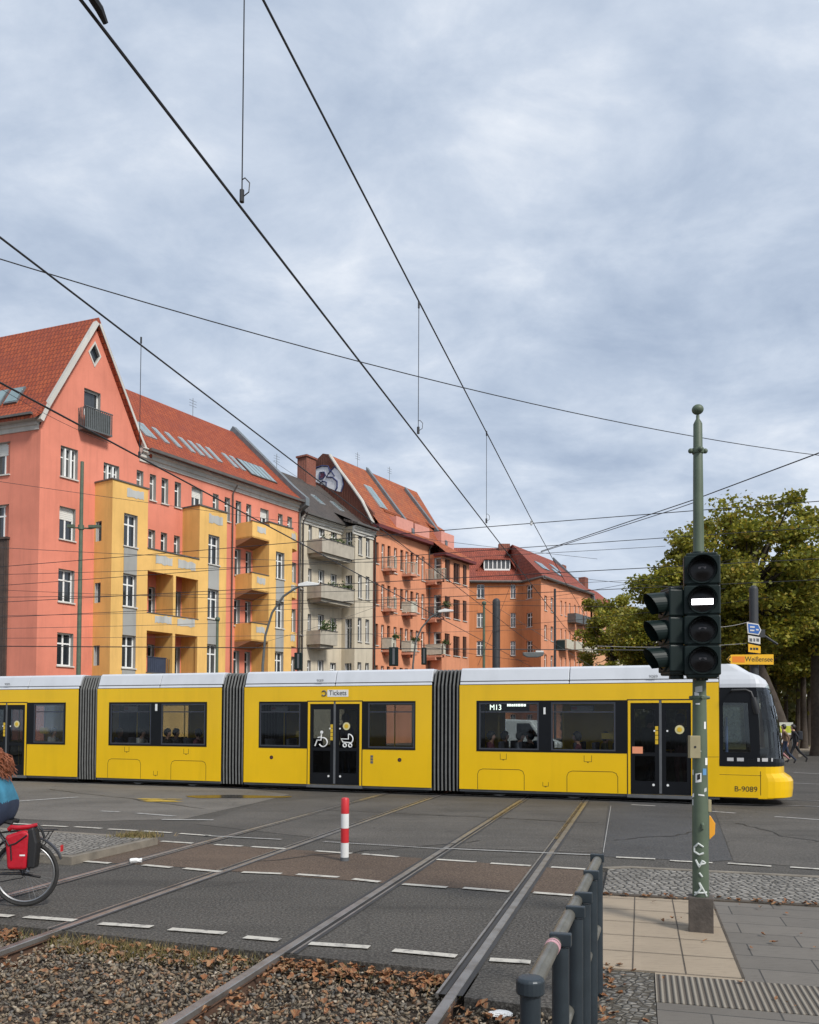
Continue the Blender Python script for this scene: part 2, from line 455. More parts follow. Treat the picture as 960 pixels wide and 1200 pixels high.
obj('wall', mb, [M_salmon, M_reveal], pink)
for q in wins: window(pink, q[0], q[1], q[2], q[3], 0, q[4], None, q[5] if len(q) > 5 else None, .34)
mb = MB(); mb.m = 0
dd = [(dx - .35, .2, dz), (dx, .2, dz - .62), (dx + .35, .2, dz), (dx, .2, dz + .62)]
mb.prism(dd, (0, .05, 0)); do = obj('window', mb, M_pane, pink)
mb = MB(); r1 = [(dx - .42, dz), (dx, dz - .74), (dx + .42, dz), (dx, dz + .74)]; r2 = [(dx - .33, dz), (dx, dz - .58), (dx + .33, dz), (dx, dz + .58)]
for i in range(4):
    j = (i + 1) % 4; mb.prism([(r1[i][0], -.03, r1[i][1]), (r1[j][0], -.03, r1[j][1]), (r2[j][0], -.03, r2[j][1]), (r2[i][0], -.03, r2[i][1])], (0, .1, 0))
obj('frame', mb, M_trim, do)
# french balcony in the gable
mb = MB(); bx0, bx1 = XT(90, -.35), XT(123, -.5); bz0, bz1 = FA.Z(106, 507), FA.Z(106, 483); 
bx0, bx1 = gw[0] - .35, gw[1] + .35
mb.box(bx0, bx1, -.62, 0, bz0 - .08, bz0); 
for a in np.linspace(bx0, bx1 - .05, 15): mb.box(a, a + .05, -.60, -.57, bz0, bz1 - .001)
for a in np.linspace(-.6, -.05, 5): mb.box(bx0, bx0 + .03, a, a + .05, bz0, bz1 - .001); mb.box(bx1 - .03, bx1, a, a + .05, bz0, bz1 - .001)
mb.box(bx0 - .02, bx1 + .02, -.63, -.56, bz1, bz1 + .05); mb.box(bx0 + .06, bx1 - .06, -.55, -.53, bz0 + .02, bz1 - .05)
obj('balcony', mb, M_iron, pink)
# left street face
lq = Vector((.937, -.35, 0)).normalized(); la = math.atan2(lq.y, lq.x)
LW = 19.0
FL = Frame(FA.o.x - lq.x * LW, FA.o.y - lq.y * LW, la)
lb = (Vector(FA.loc(FL.o)), la - FA.a)
lw = []
xl = FL.X(8.5)
for k, z in enumerate((4.75, 8.15, 11.5, 14.85)):
    for o_ in (0, 3.4, 6.8, 10.2): lw.append((xl - 1.1 - o_, xl - o_, z, z + 1.75, 'blind' if (k + int(o_)) % 3 == 0 else 'std'))
wall_with_windows(pink, 'wall', [(0, 0), (LW, 0), (LW, 17.25), (0, 17.25)], lw, 0, [M_salmon, M_reveal], lb, .34)
# brown bay on the left street face
mb = MB(); bxr = FL.X(7.4, -.12, 700); mb.box(bxr - 3.2, bxr, -.12, 0, 0, FL.Z(4, 632, -.12)); mb.box(bxr - 3.3, bxr + .05, -.2, 0, FL.Z(4, 632, -.12), FL.Z(4, 632, -.12) + .12)
for k in range(9): mb.box(bxr - 3.2 + k * .38, bxr - 3.16 + k * .38, -.16, -.12, 0, FL.Z(4, 632, -.12) - .1)
place(obj('entrance_bay', mb, M_brownclad, pink), lb)
# cornices
def cornice(par, x0, x1, zt, y=0, base=None, mat=None, h=.75, out=.45, fr='cornice'):
    mb = MB()
    pr = [(y, zt - h), (y - .08, zt - h), (y - .08, zt - h * .72), (y - .18, zt - h * .66), (y - .18, zt - h * .4), (y - out * .75, zt - h * .3), (y - out * .75, zt - h * .12), (y - out, zt - .06), (y - out, zt), (y, zt)]
    mb.prism([(x0, a, b) for a, b in pr], (x1 - x0, 0, 0)); return place(obj(fr, mb, mat or M_trim, par), base)
cornice(pink, gE + .1, sEnd, 17.75, .004)
cornice(pink, 0, LW - .1, 17.75, .004, lb)
# white verge boards of the gable
mb = MB()
def strip(mb, a, b, w_, y0, y1):
    a, b = Vector((a[0], 0, a[1])), Vector((b[0], 0, b[1])); t = (b - a).normalized(); n_ = Vector((-t.z, 0, t.x)) * w_
    mb.prism([(a.x, y0, a.z), (b.x, y0, b.z), (b.x + n_.x, y0, b.z + n_.z), (a.x + n_.x, y0, a.z + n_.z)], (0, y1 - y0, 0))
ga, gb_, gc, gd, ge = (-.05, 17.35), (.32, 18.25), (apx, gzr + .05), (gE - .02, 18.2), (gE + .5, 17.4)
strip(mb, ga, gb_, .22, -.34, .05); strip(mb, gb_, gc, .22, -.341, .05); strip(mb, gc, gd, .13, -.342, .05); strip(mb, gd, ge, .13, -.343, .05)
obj('verge_board', mb, M_trim, pink)
# roofs (closed shells)
ql = Vector((lb[0].x, lb[0].y, 0)); q = -Vector((math.cos(lb[1]), math.sin(lb[1]), 0))      # along the left street, away from the corner
ov = .3
gl = [(-.55, 17.55), (.28, 18.55), (apx, gzr + .42), (gE + .02, 18.5), (gE + .8, 17.6)]
gi = [(gE + .8, 17.3), (gE - .05, 18.2), (apx, gzr + .05), (.35, 18.2), (-.55, 17.4)]
mb = MB(); mb.prism([(a, -.3, b) for a, b in gl + gi], tuple(q * LW)); obj('roof', mb, M_tile, pink)
RY, RZ = 6.6, FA.Z(310, 521, 6.6)
mb = MB(); xs = apx + .2; xe = gE + .45
mb.prism([(xe, -.55, 17.72), (xe, .5, 18.55), (xe, RY, RZ), (xe, RY * 2, 17.6), (xe, RY * 2, 17.3), (xe, 0, 17.5)], (sEnd - xe, 0, 0))
mb.prism([(xs, .6, 18.55 + .1 * (RZ - 18.55) / (RY - .5)), (xs, RY, RZ), (xs, RY * 2, 17.6), (xs, .6, 17.5)], (xe - .001 - xs, 0, 0))
obj('roof', mb, M_tile, pink)
mb = MB(); mb.box(gE + .4, sEnd, -.72, -.56, 17.58, 17.74); mb.cyl((sEnd - .1, -.6, 17.6), (sEnd - .1, -.12, 16.9), .06); mb.cyl((sEnd - .1, -.12, 16.9), (sEnd - .1, -.12, 0), .06)
obj('gutter', mb, M_gutter, pink); 
mb = MB(); mb.box(-.3, LW, -.72, -.56, 17.58, 17.7); place(obj('gutter', mb, M_gutter, pink), lb)
mb = MB()
mb.prism([(sEnd - .18, -.75, 17.4), (sEnd - .18, -.75, 17.95), (sEnd - .18, .5, 18.95), (sEnd - .18, RY, RZ + .45), (sEnd - .18, RY * 2, 18), (sEnd - .18, RY * 2, 0), (sEnd - .18, .05, 0), (sEnd - .18, .05, 17)], (.4, 0, 0))
obj('party_wall', mb, M_lead, pink)
mb = MB(); mb.box(.02, sEnd, 12.5, 13, 0, 17.4); mb.box(-.3, .3, 2, 12.6, 0, 17); obj('rear_wall', mb, M_salmon, pink)
sl = (RZ - 18.55) / (RY - .5)
def skylight(par, x0, x1, z0, z1, ry0=.5, rz0=18.55, slope=None, mat=None, mglass=None):
    slope = slope or sl
    ya, yb = ry0 + (z0 - rz0) / slope, ry0 + (z1 - rz0) / slope
    mb = MB(); n_ = Vector((0, -slope, 1)).normalized() * .09
    mb.prism([(x0, ya, z0), (x1, ya, z0), (x1, yb, z1), (x0, yb, z1)], tuple(n_)); so_ = obj('skylight', mb, mat or M_skf, par)
    mb = MB(); e = .07
    mb.prism([Vector((x0 + e, ya + e, z0 + e * slope)) + n_, Vector((x1 - e, ya + e, z0 + e * slope)) + n_, Vector((x1 - e, yb - e, z1 - e * slope)) + n_, Vector((x0 + e, yb - e, z1 - e * slope)) + n_], tuple(n_ * .15))
    obj('pane', mb, mglass or M_skyl, so_)
for px_, w_ in ((160, .75), (182, .8), (189, .8), (205, .7), (220, .7), (236, .7), (247, .7), (257, .7), (268, .7), (287, .7), (296, .7)):
    skylight(pink, X0(px_ - 1) , X0(px_ - 1) + w_ * .5, 19.0, 20.2)
for px_ in (303, 309, 315, 321, 327): skylight(pink, X0(px_), X0(px_) + .55, 18.8, 20.2, mat=M_gutter)
# two roof windows of the left wing
sg = (gzr + .42 - 18.55) / (apx - .28)
for o_ in (FL.X(2, 1), FL.X(21, 1)):
    mb = MB(); base_y0, base_y1 = 1.15 * .28 + .9, 1.15 * .28 + 1.7
    perp = Vector((-math.sin(lb[1]), math.cos(lb[1]), 0)); al = Vector((math.cos(lb[1]), math.sin(lb[1]), 0))
    k0 = perp.x
    def RP(a, z):   # point on the left slope: a = along wall, z height
        xg = .28 + (z - 18.55) / sg                     # x on the gable line at y=-.3
        p0 = Vector((xg, -.3, z)); t_ = (a - LW)        # moved back along the ridge
        return p0 - q * t_ * 1.0 + Vector((0, 0, 0))
    pts = [RP(o_ - .9, 18.75), RP(o_, 18.75), RP(o_, 19.75), RP(o_ - .9, 19.75)]
    nn = (pts[1] - pts[0]).cross(pts[3] - pts[0]).normalized(); nn = nn if nn.z > 0 else -nn
    mb.prism(pts, tuple(nn * .1)); so_ = obj('skylight', mb, M_lead, pink)
    mb = MB(); c_ = sum(pts, Vector()) / 4; pts2 = [c_ + (p - c_) * .86 + nn * .1 for p in pts]; mb.prism(pts2, tuple(nn * .02)); obj('pane', mb, M_skyl, so_)

# ---- yellow bay towers
def tower(par, pxl, pxr, ytop, wx, nm='bay_tower', side_win=None, p=PR, xr=None):
    """pxl..pxr: front face in the photograph, wx window columns"""
    x0, x1 = XT(pxl, -p), (xr if xr is not None else XT(pxr, -p)); zt = FA.Z(pxl, ytop, -p)
    a, b = XT(wx[0], -p), XT(wx[1], -p)
    mb = MB(); hs = [rect(a, b, z, z + 1.8) for z in ZF[:3]] + [rect(a, b, 1.2, 2.9)]
    mb.panel(rect(x0, x1, 0, zt), hs, -p, .32)
    # sides and roof
    sh = []
    if side_win: sh = [rect(-p + .1 + .0, -p + .1 + .001, 0, .1)] if False else []
    mb.m = 0
    if side_win:
        Ms = Matrix(((0, 1, 0, x0), (1, 0, 0, 0), (0, 0, 1, 0), (0, 0, 0, 1)))
        mb2h = [rect(-.62, -.12, z - .05, z + 1.05) for z in (4.9, 8.35, 11.75)]
        mb.panel([(-p, 0), (0, 0), (0, zt), (-p, zt)], mb2h, 0, .25, M=Ms)
    else: mb.quad((x0, 0, 0), (x0, -p, 0), (x0, -p, zt), (x0, 0, zt))
    mb.m = 0
    mb.quad((x1, -p, 0), (x1, 0, 0), (x1, 0, zt), (x1, -p, zt)); mb.quad((x0, -p, zt), (x1, -p, zt), (x1, 0, zt), (x0, 0, zt))
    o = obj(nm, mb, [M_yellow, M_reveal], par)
    cp = MB(); cp.box(x0 - .06, x1 + .06, -p - .06, -.003, zt + .002, zt + .08); obj('coping', cp, M_gutter, o)
    for k in range(3):
        gp = MB(); zz0 = (ZF[k - 1] + 1.8 + .0) if k else 2.95
        gp.box(a + .02, b - .02, -p - .025, -p + .0, zz0 + .01, ZF[k] - .09); obj('grey_panel', gp, M_greypl, o)
    for z in ZF[:3]: window(o, a, b, z, z + 1.8, -p, 'std', None, None, .32)
    if side_win:
        for z in (4.9, 8.35, 11.75):
            q_ = MB(); q_.box(x0 + .18, x0 + .22, -.62, -.12, z - .05, z + 1.05); w2 = obj('window', q_, M_pane, o)
            fr = MB(); fr.box(x0 + .15, x0 + .2, -.62, -.57, z - .05, z + 1.05); fr.box(x0 + .15, x0 + .2, -.17, -.12, z - .05, z + 1.05); obj('frame', fr, M_white, w2)
    return o, x0, x1, zt
t1, t1a, t1b, t1z = tower(pink, 130, 172, 561, (144, 160), side_win=True)
t2, t2a, t2b, t2z = tower(pink, 233, 265, 592, (243.5, 256.5))
t3, t3a, t3b, t3z = tower(pink, 315, 342, 612, (323, 333))
def patch(par, x0, x1, z0, z1, y):
    mb = MB(); n_ = 9; top = []; bot = []
    for i in range(n_ + 1):
        x = x0 + (x1 - x0) * i / n_
        top.append((x, y, z1 + random.uniform(-.07, .05))); bot.append((x, y, z0 + random.uniform(-.05, .07)))
    mb.prism(bot + top[::-1], (0, .012, 0)); obj('whitewash_patch', mb, M_patch, par)
patch(pink, t1a + .95, t1a + 2.1, FA.Z(152, 582, -PR), FA.Z(152, 572, -PR), -PR - .016)
patch(pink, t2a + .75, t2a + 1.9, FA.Z(249, 613, -PR), FA.Z(249, 603, -PR), -PR - .016)
# ---- loggias between the first two towers
lz = FA.Z(172, 642.5, -PR)
mb = MB(); hs = []
for zb, zt in ((ZF[1] - .95 + .75, 10.35), (ZF[0] - .95 + .75, 6.95)):
    hs += [rect(t1b + .04, XT(203, -PR), zb, zt), rect(XT(206, -PR), t2a - .06, zb, zt)]
mb.panel(rect(t1b, t2a, 0, lz), hs, -PR, .18, mrev=0)
xm0, xm1 = XT(203, -PR), XT(206, -PR)
mb.box(xm0, xm1, -PR + .181, -.003, 0, lz - .4)
mb.m = 0; mb.box(t1b + .002, t2a - .002, -PR + .181, -.003, lz - .95, lz - .75)
mb.box(t1b + .002, t2a - .002, -PR + .181, -.003, 6.97, 7.2)
lg = obj('loggia', mb, [M_yellow, M_reveal], pink)
mb = MB(); mb.box(t1b, t2a, -PR - .05, -PR + .22, lz + .002, lz + .07); obj('coping', mb, M_gutter, lg)
for z in (ZF[1] - .2, ZF[0] - .2): mb = MB(); mb.box(t1b + .02, t2a - .02, -PR - .03, -PR + .2, z - .0, z + .05); obj('coping', mb, M_gutter, lg)
for z0_, z1_ in ((10.95, 11.5), (7.55, 8.05)):
    patch(lg, t1b + .6, xm0 - .1, z0_ - .1, z1_ - .15, -PR - .016); patch(lg, xm1 + .15, t2a - .3, z0_ - .1, z1_ - .15, -PR - .016)
# blue-grey screen and a dry pot plant in the lower loggia
mb = MB(); mb.box(t1b + .35, xm0 - .25, -PR + .25, -PR + .29, ZF[0] - .2, ZF[0] + .72)
for k in range(12): mb.box(t1b + .4 + k * .15, t1b + .43 + k * .15, -PR + .235, -PR + .25, ZF[0] - .2, ZF[0] + .7)
mb.box(t1b + .3, xm0 - .2, -PR + .22, -PR + .3, ZF[0] + .72, ZF[0] + .76)
so_ = obj('privacy_screen', mb, paint('navy_slats', (.035, .045, .075), .6, .2), pink)
# ---- protruding balconies beside the third tower
for k, z in enumerate((7.55 - 3.35, 7.55, 10.95, 14.2)[:4]):
    pass
for (yt, yb) in ((613, 633), (673, 694), (731, 753)):
    xa, xb = XT(295, -PR), t3a - .003; zt, zb = FA.Z(305, yt, -PR), FA.Z(305, yb - 1, -PR)
    mb = MB(); mb.prism([(xa, -PR, zb), (xb, -PR, zb), (xb, -PR, zt), (xa, -PR, zt)], (0, .12, 0))
    mb.box(xa, xa + .12, -PR + .12, -.003, zb, zt)
    mb.prism([(xa, -PR, zb), (xb, -PR, zb), (xb, -.003, zb), (xa, -.003, zb)], (0, 0, .1))
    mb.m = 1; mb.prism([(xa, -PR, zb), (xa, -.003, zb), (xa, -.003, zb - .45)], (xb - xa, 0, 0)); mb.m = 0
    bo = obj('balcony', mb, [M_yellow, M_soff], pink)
    c2 = MB().box(xa - .04, xb - .001, -PR - .04, -PR + .15, zt + .001, zt + .05); obj('coping', c2, M_gutter, bo)
    patch(bo, xb - 1.15, xb - .35, zt - .62, zt - .2, -PR - .016)
for (yt, yb) in ((623, 644), (683, 701), (741, 758), ):
    xa, xb = t3b + .003, XT(354.5, -PR); zt, zb = FA.Z(347, yt, -PR), FA.Z(347, yb, -PR)
    mb = MB(); pts = [(xa, -PR), (xb - .9, -PR), (xb - .25, -PR * .8), (xb, -PR * .35), (xb, -.003), (xa, -.003)]
    mb.prism([(a, b, zb) for a, b in pts], (0, 0, zt - zb)); bo = obj('balcony', mb, [M_yellow], pink)
    patch(bo, xa + .35, xb - 1.2, zt - .65, zt - .2, -PR - .016)

# ---------------- beige house
beige = empty('apartment_house', FA.w(sEnd + .23, 0), FA.a)
tag(beige, 'beige weathered apartment house with grey tiled roof and long concrete balconies', 'building', 'apartment houses behind the tram')
B0 = sEnd + .23; bx = lambda px, y=0.0: XT(px, y) - B0
sB = X0(437) - B0
def protr(pa, pb, x=None):
    lo, hi = 0, 6
    for _ in range(40):
        mid = (lo + hi) / 2
        if XT(pb, -mid) > XT(pa, 0): lo = mid
        else: hi = mid
    return (lo + hi) / 2
pB = protr(400.5, 416); xB = bx(400.5)
wl = []
for k, z in enumerate(ZF):
    wl += [(bx(352.2), bx(355.5), z, z + 1.6, 'narrow'), (bx(361), bx(365), z, z + 1.6, 'narrow'), (bx(373), bx(380), z - .8, z + 1.7, 'std'), (bx(387.5), bx(394.5), z, z + 1.6, 'std')]
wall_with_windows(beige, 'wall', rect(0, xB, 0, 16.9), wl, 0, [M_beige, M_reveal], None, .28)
wl = []
for k, z in enumerate(ZF): wl += [(xB + .55, xB + 1.25, z - .1, z + 1.7, 'narrow'), (xB + 1.95, xB + 2.65, z - .1, z + 1.7, 'narrow')]
sBf = bx(437, -pB)
scl = (sBf - xB) / 3.3
wl = [(xB + (q[0] - xB) * scl, xB + (q[1] - xB) * scl, q[2], q[3], q[4]) for q in wl]
wall_with_windows(beige, 'wall', rect(xB, sBf, 0, 16.9), wl, -pB, [M_beige, M_reveal], None, .28)
mb = MB(); Ms = Matrix(((0, 1, 0, xB), (1, 0, 0, 0), (0, 0, 1, 0), (0, 0, 0, 1)))
mb.panel([(-pB, 0), (0, 0), (0, 16.9), (-pB, 16.9)], [rect(-pB * .78, -pB * .28, z - .7, z + 1.6) for z in ZF], 0, .28, M=Ms)
mb.m = 0; mb.quad((sBf, -pB, 0), (sBf, 3, 0), (sBf, 3, 16.9), (sBf, -pB, 16.9)); mb.box(0, sBf, 11, 11.3, 0, 16.9)
obj('wall', mb, [M_beige, M_reveal], beige)
for z in ZF:
    q_ = MB(); q_.box(xB + .22, xB + .25, -pB * .78, -pB * .28, z - .7, z + 1.6); w2 = obj('window', q_, M_pane, beige)
    fr = MB()
    for a in (-pB * .78, -pB * .53 - .03, -pB * .28 - .06): fr.box(xB + .17, xB + .22, a, a + .06, z - .7, z + 1.6)
    fr.box(xB + .17, xB + .22, -pB * .78, -pB * .28, z + .9, z + .97); obj('frame', fr, M_white, w2)
for yt, yb, ea, eb in ((635.5, 651, 377, 415), (688, 703.5, 376.5, 415), (741, 757, 376, 396)):
    pb_ = min(protr(359.5, ea), 2.4); xa = bx(359.5) if True else 0; xb = bx(eb, -pb_); zt, zb = FA.Z(395, yt, -pb_), FA.Z(395, yb, -pb_)
    xb = min(xb, xB + .9) if eb > 400 else xb
    mb = MB(); mb.box(xa, xb, -pb_, -pb_ + .12, zb, zt); mb.box(xa, xa + .12, -pb_ + .12, -.003, zb, zt); mb.box(xb - .12, xb, -pb_ + .12, -.003 if eb < 400 else -pB - .003, zb, zt); mb.box(xa + .12, xb - .12, -pb_ + .12, -.003, zb, zb + .12)
    mb.prism([(xa + .25, -pb_ + .2, zb - .25), (xb - .25, -pb_ + .2, zb - .25), (xb - .25, -.01, zb - .25), (xa + .25, -.01, zb - .25)], (0, 0, .249))
    bo = obj('balcony', mb, M_conc, beige)
    c2 = MB().box(xa - .03, xb + .03, -pb_ - .03, -pb_ + .14, zt + .001, zt + .06); obj('coping', c2, M_gutter, bo)
    pl = MB(); rr = random.Random(int(yt))
    for i in range(26 if yt > 700 else 9):
        cx_ = rr.uniform(xa + .2, xb - .2); cz = zt + rr.uniform(0, .12 if yt < 700 else .55)
        for _ in range(12):
            p = Vector((cx_ + rr.gauss(0, .12), -pb_ + .05 + rr.gauss(0, .1), cz + abs(rr.gauss(0, .16)))); d1 = Vector((rr.uniform(-1, 1), rr.uniform(-1, 1), rr.uniform(-1, 1))).normalized() * .09; d2 = Vector((rr.uniform(-1, 1), rr.uniform(-1, 1), rr.uniform(-1, 1))).normalized() * .07
            pl.quad(p - d1, p - d2, p + d1, p + d2)
    obj('planting', pl, M_green, bo)
mb = MB(); RYb = 5.6; RZb = FA.Z(408, 582, RYb)
mb.prism([(0, -.5, 16.95), (0, RYb, RZb), (0, 11.3, 17), (0, 11.3, 16.7), (0, 0, 16.7)], (sB - .02, 0, 0)); 
mb.prism([(xB - .45, -pB - .45, 16.85), (sBf, -pB - .45, 16.85), (sBf, -.5, 17.25), (xB - .45, -.5, 17.25)], (0, 0, .18))
mb.poly([(xB - .45, -pB - .45, 17.03), (sBf, -pB - .45, 17.03), (sBf, 1.2, 16.95 + 1.7 * (RZb - 16.95) / (RYb + .5)), (xB - .45 + .9, 1.2, 16.95 + 1.7 * (RZb - 16.95) / (RYb + .5))])
obj('roof', mb, M_tile_gr, beige)
cornice(beige, 0, xB, 16.9, .004, None, M_trim, .6, .4); cornice(beige, xB - .35, sBf, 16.8, -pB + .004, None, M_trim, .6, .35)
mb = MB(); mb.box(0, xB - .45, -.62, -.5, 16.9, 17.02); mb.box(xB - .5, sBf, -pB - .6, -pB - .46, 16.88, 17.02); obj('gutter', mb, M_gutter, beige)
slb = (RZb - 16.95) / (RYb + .5)
for px_ in (343, 368, 391): skylight(beige, bx(px_, 2.5), bx(px_, 2.5) + .55, 18.9, 19.8, -.5, 16.95, slb)

# ---------------- orange house
orange = empty('apartment_house', FA.w(X0(437) + .02, 0), FA.a)
tag(orange, 'orange apartment house with small balconies, pink dormers and graffiti on its brick flank', 'building', 'apartment houses behind the tram')
O0 = X0(437) + .02; ox = lambda px, y=0.0: XT(px, y) - O0
pO = protr(503, 518); xO = ox(503); sO = ox(550, -pO)
wl = []
for k, z in enumerate(ZF):
    for px_ in (440, 447, 454, 461.5, 469, 475, 481, 487.5, 494):
        wl.append((ox(px_), ox(px_ + 3.6), z - (.4 if px_ in (447, 461.5, 475, 494) else 0), z + 1.75, 'narrow', M_brownw if px_ in (440, 454, 469, 481) else M_white))
wall_with_windows(orange, 'wall', rect(0, xO, 0, 18), wl, 0, [M_orange, M_orange], None, .25)
wl = []
for k, z in enumerate(ZF[:]):
    wl += [(ox(521.5, -pO), ox(527.5, -pO), z - .2, z + 1.7, 'triple', M_brownw), (ox(531.5, -pO), ox(539, -pO), z - .2, z + 1.6, 'triple', M_brownw), (ox(542.5, -pO), ox(547, -pO), z - .2, z + 1.7, 'triple', M_brownw)]
wall_with_windows(orange, 'wall', rect(xO, sO, 0, 17.0), wl, -pO, [M_orange, M_orange], None, .2)
mb = MB(); Ms = Matrix(((0, 1, 0, xO), (1, 0, 0, 0), (0, 0, 1, 0), (0, 0, 0, 1)))
mb.panel([(-pO, 0), (0, 0), (0, 17.0), (-pO, 17.0)], [rect(-pO * .92, -pO * .40, z - .7, z + 1.75) for z in ZF], 0, .28, M=Ms)
mb.m = 0; mb.quad((sO, -pO, 0), (sO, 12, 0), (sO, 12, 17), (sO, -pO, 17)); mb.box(0, sO, 12, 12.3, 0, 17)
obj('wall', mb, [M_orange, M_reveal], orange)
for z in ZF:
    q_ = MB(); q_.box(xO + .22, xO + .25, -pO * .92, -pO * .40, z - .7, z + 1.75); w2 = obj('window', q_, M_pane, orange)
    fr = MB()
    for a in (-pO * .92, -pO * .40 - .07): fr.box(xO + .15, xO + .22, a, a + .07, z - .7, z + 1.75)
    for zz in (z - .7, z + .3, z + 1.05, z + 1.68): fr.box(xO + .15, xO + .218, -pO * .92, -pO * .40, zz, zz + .07)
    obj('frame', fr, M_white, w2)
styles = {0: M_conc2, 1: M_rail, 2: M_rail}
for col, (pa, pb) in enumerate(((446, 468), (469, 492), (494, 517))):
    for k, z in enumerate((ZF[3] - .35, ZF[2] - .35, ZF[1] - .35, )):
        p = 1.05; xa, xb = ox(pa + 1.5, 0), ox(pb, -p); xb = min(xb, xa + 4.2) if col < 2 else ox(517, -p * 1.0 - .0)
        if col == 2: xa, xb, p = ox(498, 0), xO + .0 - .01, pO + .55
        mb = MB(); mb.m = 0
        mb.prism([(xa, -.003, z - .18), (xa + .15, -p * .85, z - .18), (xa + .5, -p, z - .18), (xb - .5, -p, z - .18), (xb - .1, -p * .85, z - .18), (xb, -.003, z - .18)], (0, 0, .18))
        mb.prism([(xa + .6, -.003, z - .42), (xa + .8, -p * .6, z - .42), (xb - .8, -p * .6, z - .42), (xb - .6, -.003, z - .42)], (0, 0, .24))
        mb.m = 1
        path = [(xa + .05, -.01), (xa + .2, -p * .83), (xa + .55, -p + .05), (xb - .55, -p + .05), (xb - .15, -p * .83), (xb - .05, -.01)]
        solid = (k == 2) or (col == 1 and k == 1)
        for i in range(5):
            a, b = Vector((*path[i], z)), Vector((*path[i + 1], z)); n_ = max(2, int((b - a).length / .14))
            mb.tube([a + Vector((0, 0, .98)), b + Vector((0, 0, .98))], .03, 6); mb.tube([a + Vector((0, 0, .1)), b + Vector((0, 0, .1))], .02, 6)
            if solid: mb.prism([a + Vector((0, 0, .1)), b + Vector((0, 0, .1)), b + Vector((0, 0, .95)), a + Vector((0, 0, .95))], (0, .03, 0))
            else:
                for j in range(n_): c_ = a.lerp(b, j / n_); mb.box(c_.x - .012, c_.x + .012, c_.y - .012, c_.y + .012, z + .1, z + .98)
        bo = obj('balcony', mb, [M_conc2, M_rail if not (col == 2 and k == 1) else M_iron], orange)
        if (col, k) in ((0, 2), (2, 1), (1, 2), (2, 2)):
            pl = MB(); rr = random.Random(col * 7 + k)
            for i in range(140):
                pq = Vector((rr.uniform(xa + .3, xb - .3) if i % 3 else xa + .9 + rr.gauss(0, .3), -p + .05 + rr.gauss(0, .12), z + 1.0 + abs(rr.gauss(0, .15)))); d1 = Vector((rr.uniform(-1, 1), rr.uniform(-1, 1), rr.uniform(-1, 1))).normalized() * .09; d2 = Vector((rr.uniform(-1, 1), rr.uniform(-1, 1), rr.uniform(-1, 1))).normalized() * .07
                pl.quad(pq - d1, pq - d2, pq + d1, pq + d2)
            obj('planting', pl, M_green, bo)
# roof
ay, az = hitx(FA, 386, 533, O0)
RZo, RYo = az, ay
xr1 = ox(488, RYo)
zr1 = RZo
mb = MB()
mb.poly([(0, -.55, 18.0), (xO + .3, -.55, 18.0), (xO + .3, RYo, RZo), (0, RYo, RZo)])
mb.poly([(xO + .3, -.55, 18.0), (xO + .3, RYo, RZo), (xr1, RYo, RZo), (sO + .3, .4, 17.9)])
mb.poly([(sO + .3, .4, 17.9), (xr1, RYo, RZo), (sO + .3, 12.3, 17)])
mb.poly([(xr1, RYo, RZo), (0, RYo, RZo), (0, 12.3, 17), (sO + .3, 12.3, 17)])
mb.poly([(xO - .25, -pO - .5, 16.98), (sO + .35, -pO - .5, 16.98), (sO + .3, .42, 17.9 + .05), (xO + .3, .0, 18.6), (xO - .25, -.5, 18.05)])
roofo = obj('roof', mb, M_tile_or, orange)
mb = MB(); mb.box(0, xO - .25, -.6, 0, 17.7, 17.98); mb.box(xO - .28, sO + .35, -pO - .55, -pO + .02, 16.7, 16.96); mb.box(xO - .27, xO, -pO + .02, -.6, 16.7, 16.96)
obj('eave', mb, M_dkred, orange)
# flank with brick, and the painted letters on it
mb = MB(); pts = []
for px_, py_ in ((438, 618), (437, 600), (425, 586), (412, 568), (398, 549), (386, 532.5), (378.5, 531.5), (371, 539), (363, 555), (358, 575)):
    pts.append(hitx(FA, px_, py_, O0))
ymax = max(p[0] for p in pts)
poly_ = [(0.0, a, b) for a, b in pts if True] + [(0.0, pts[-1][0], 0), (0.0, pts[0][0], 0)]
mb.prism([(p[0] - .02, p[1], p[2]) for p in poly_], (.3, 0, 0)); fl = obj('flank_wall', mb, M_brick, orange)
mb = MB()
edge = [(438, 614), (425, 588), (412, 569.5), (398, 551), (387, 534)]
ep = [hitx(FA, a, b, O0) for a, b in edge]
mb.tube([(-.05, a, b + .05) for a, b in ep], .13, 6); obj('verge_coping', mb, M_trim, fl)
def flankpt(zx, zy):           # from the enlarged crop of the flank
    return hitx(FA, 340 + zx * .104, 510 + zy * .104, O0 - .06)
def blob(name, pts, mat, lift, par, ln=None):
    q_ = [flankpt(*p) for p in pts]
    if name == 'fill': mb_ = MB(); mb_.prism([(-.03 - lift, a, b) for a, b in q_], (.012, 0, 0))
    else: mb_ = MB(); mb_.tube([(-.03 - lift, a, b) for a, b in q_], ln or .1, 6)
    return mb_
from mathutils.geometry import tessellate_polygon
mb = blob('fill', [(250, 420), (290, 370), (360, 345), (430, 350), (455, 420), (500, 355), (560, 400), (590, 470), (600, 560), (575, 640), (510, 625), (330, 545), (280, 520), (265, 470)], M_gr_white, .0, fl)
gg = obj('painted_letters', mb, M_gr_white, orange)
mb = blob('line', [(250, 420), (290, 370), (360, 345), (430, 350), (450, 410), (410, 470), (480, 475), (530, 520), (530, 590), (510, 625)], None, .03, gg, .07)
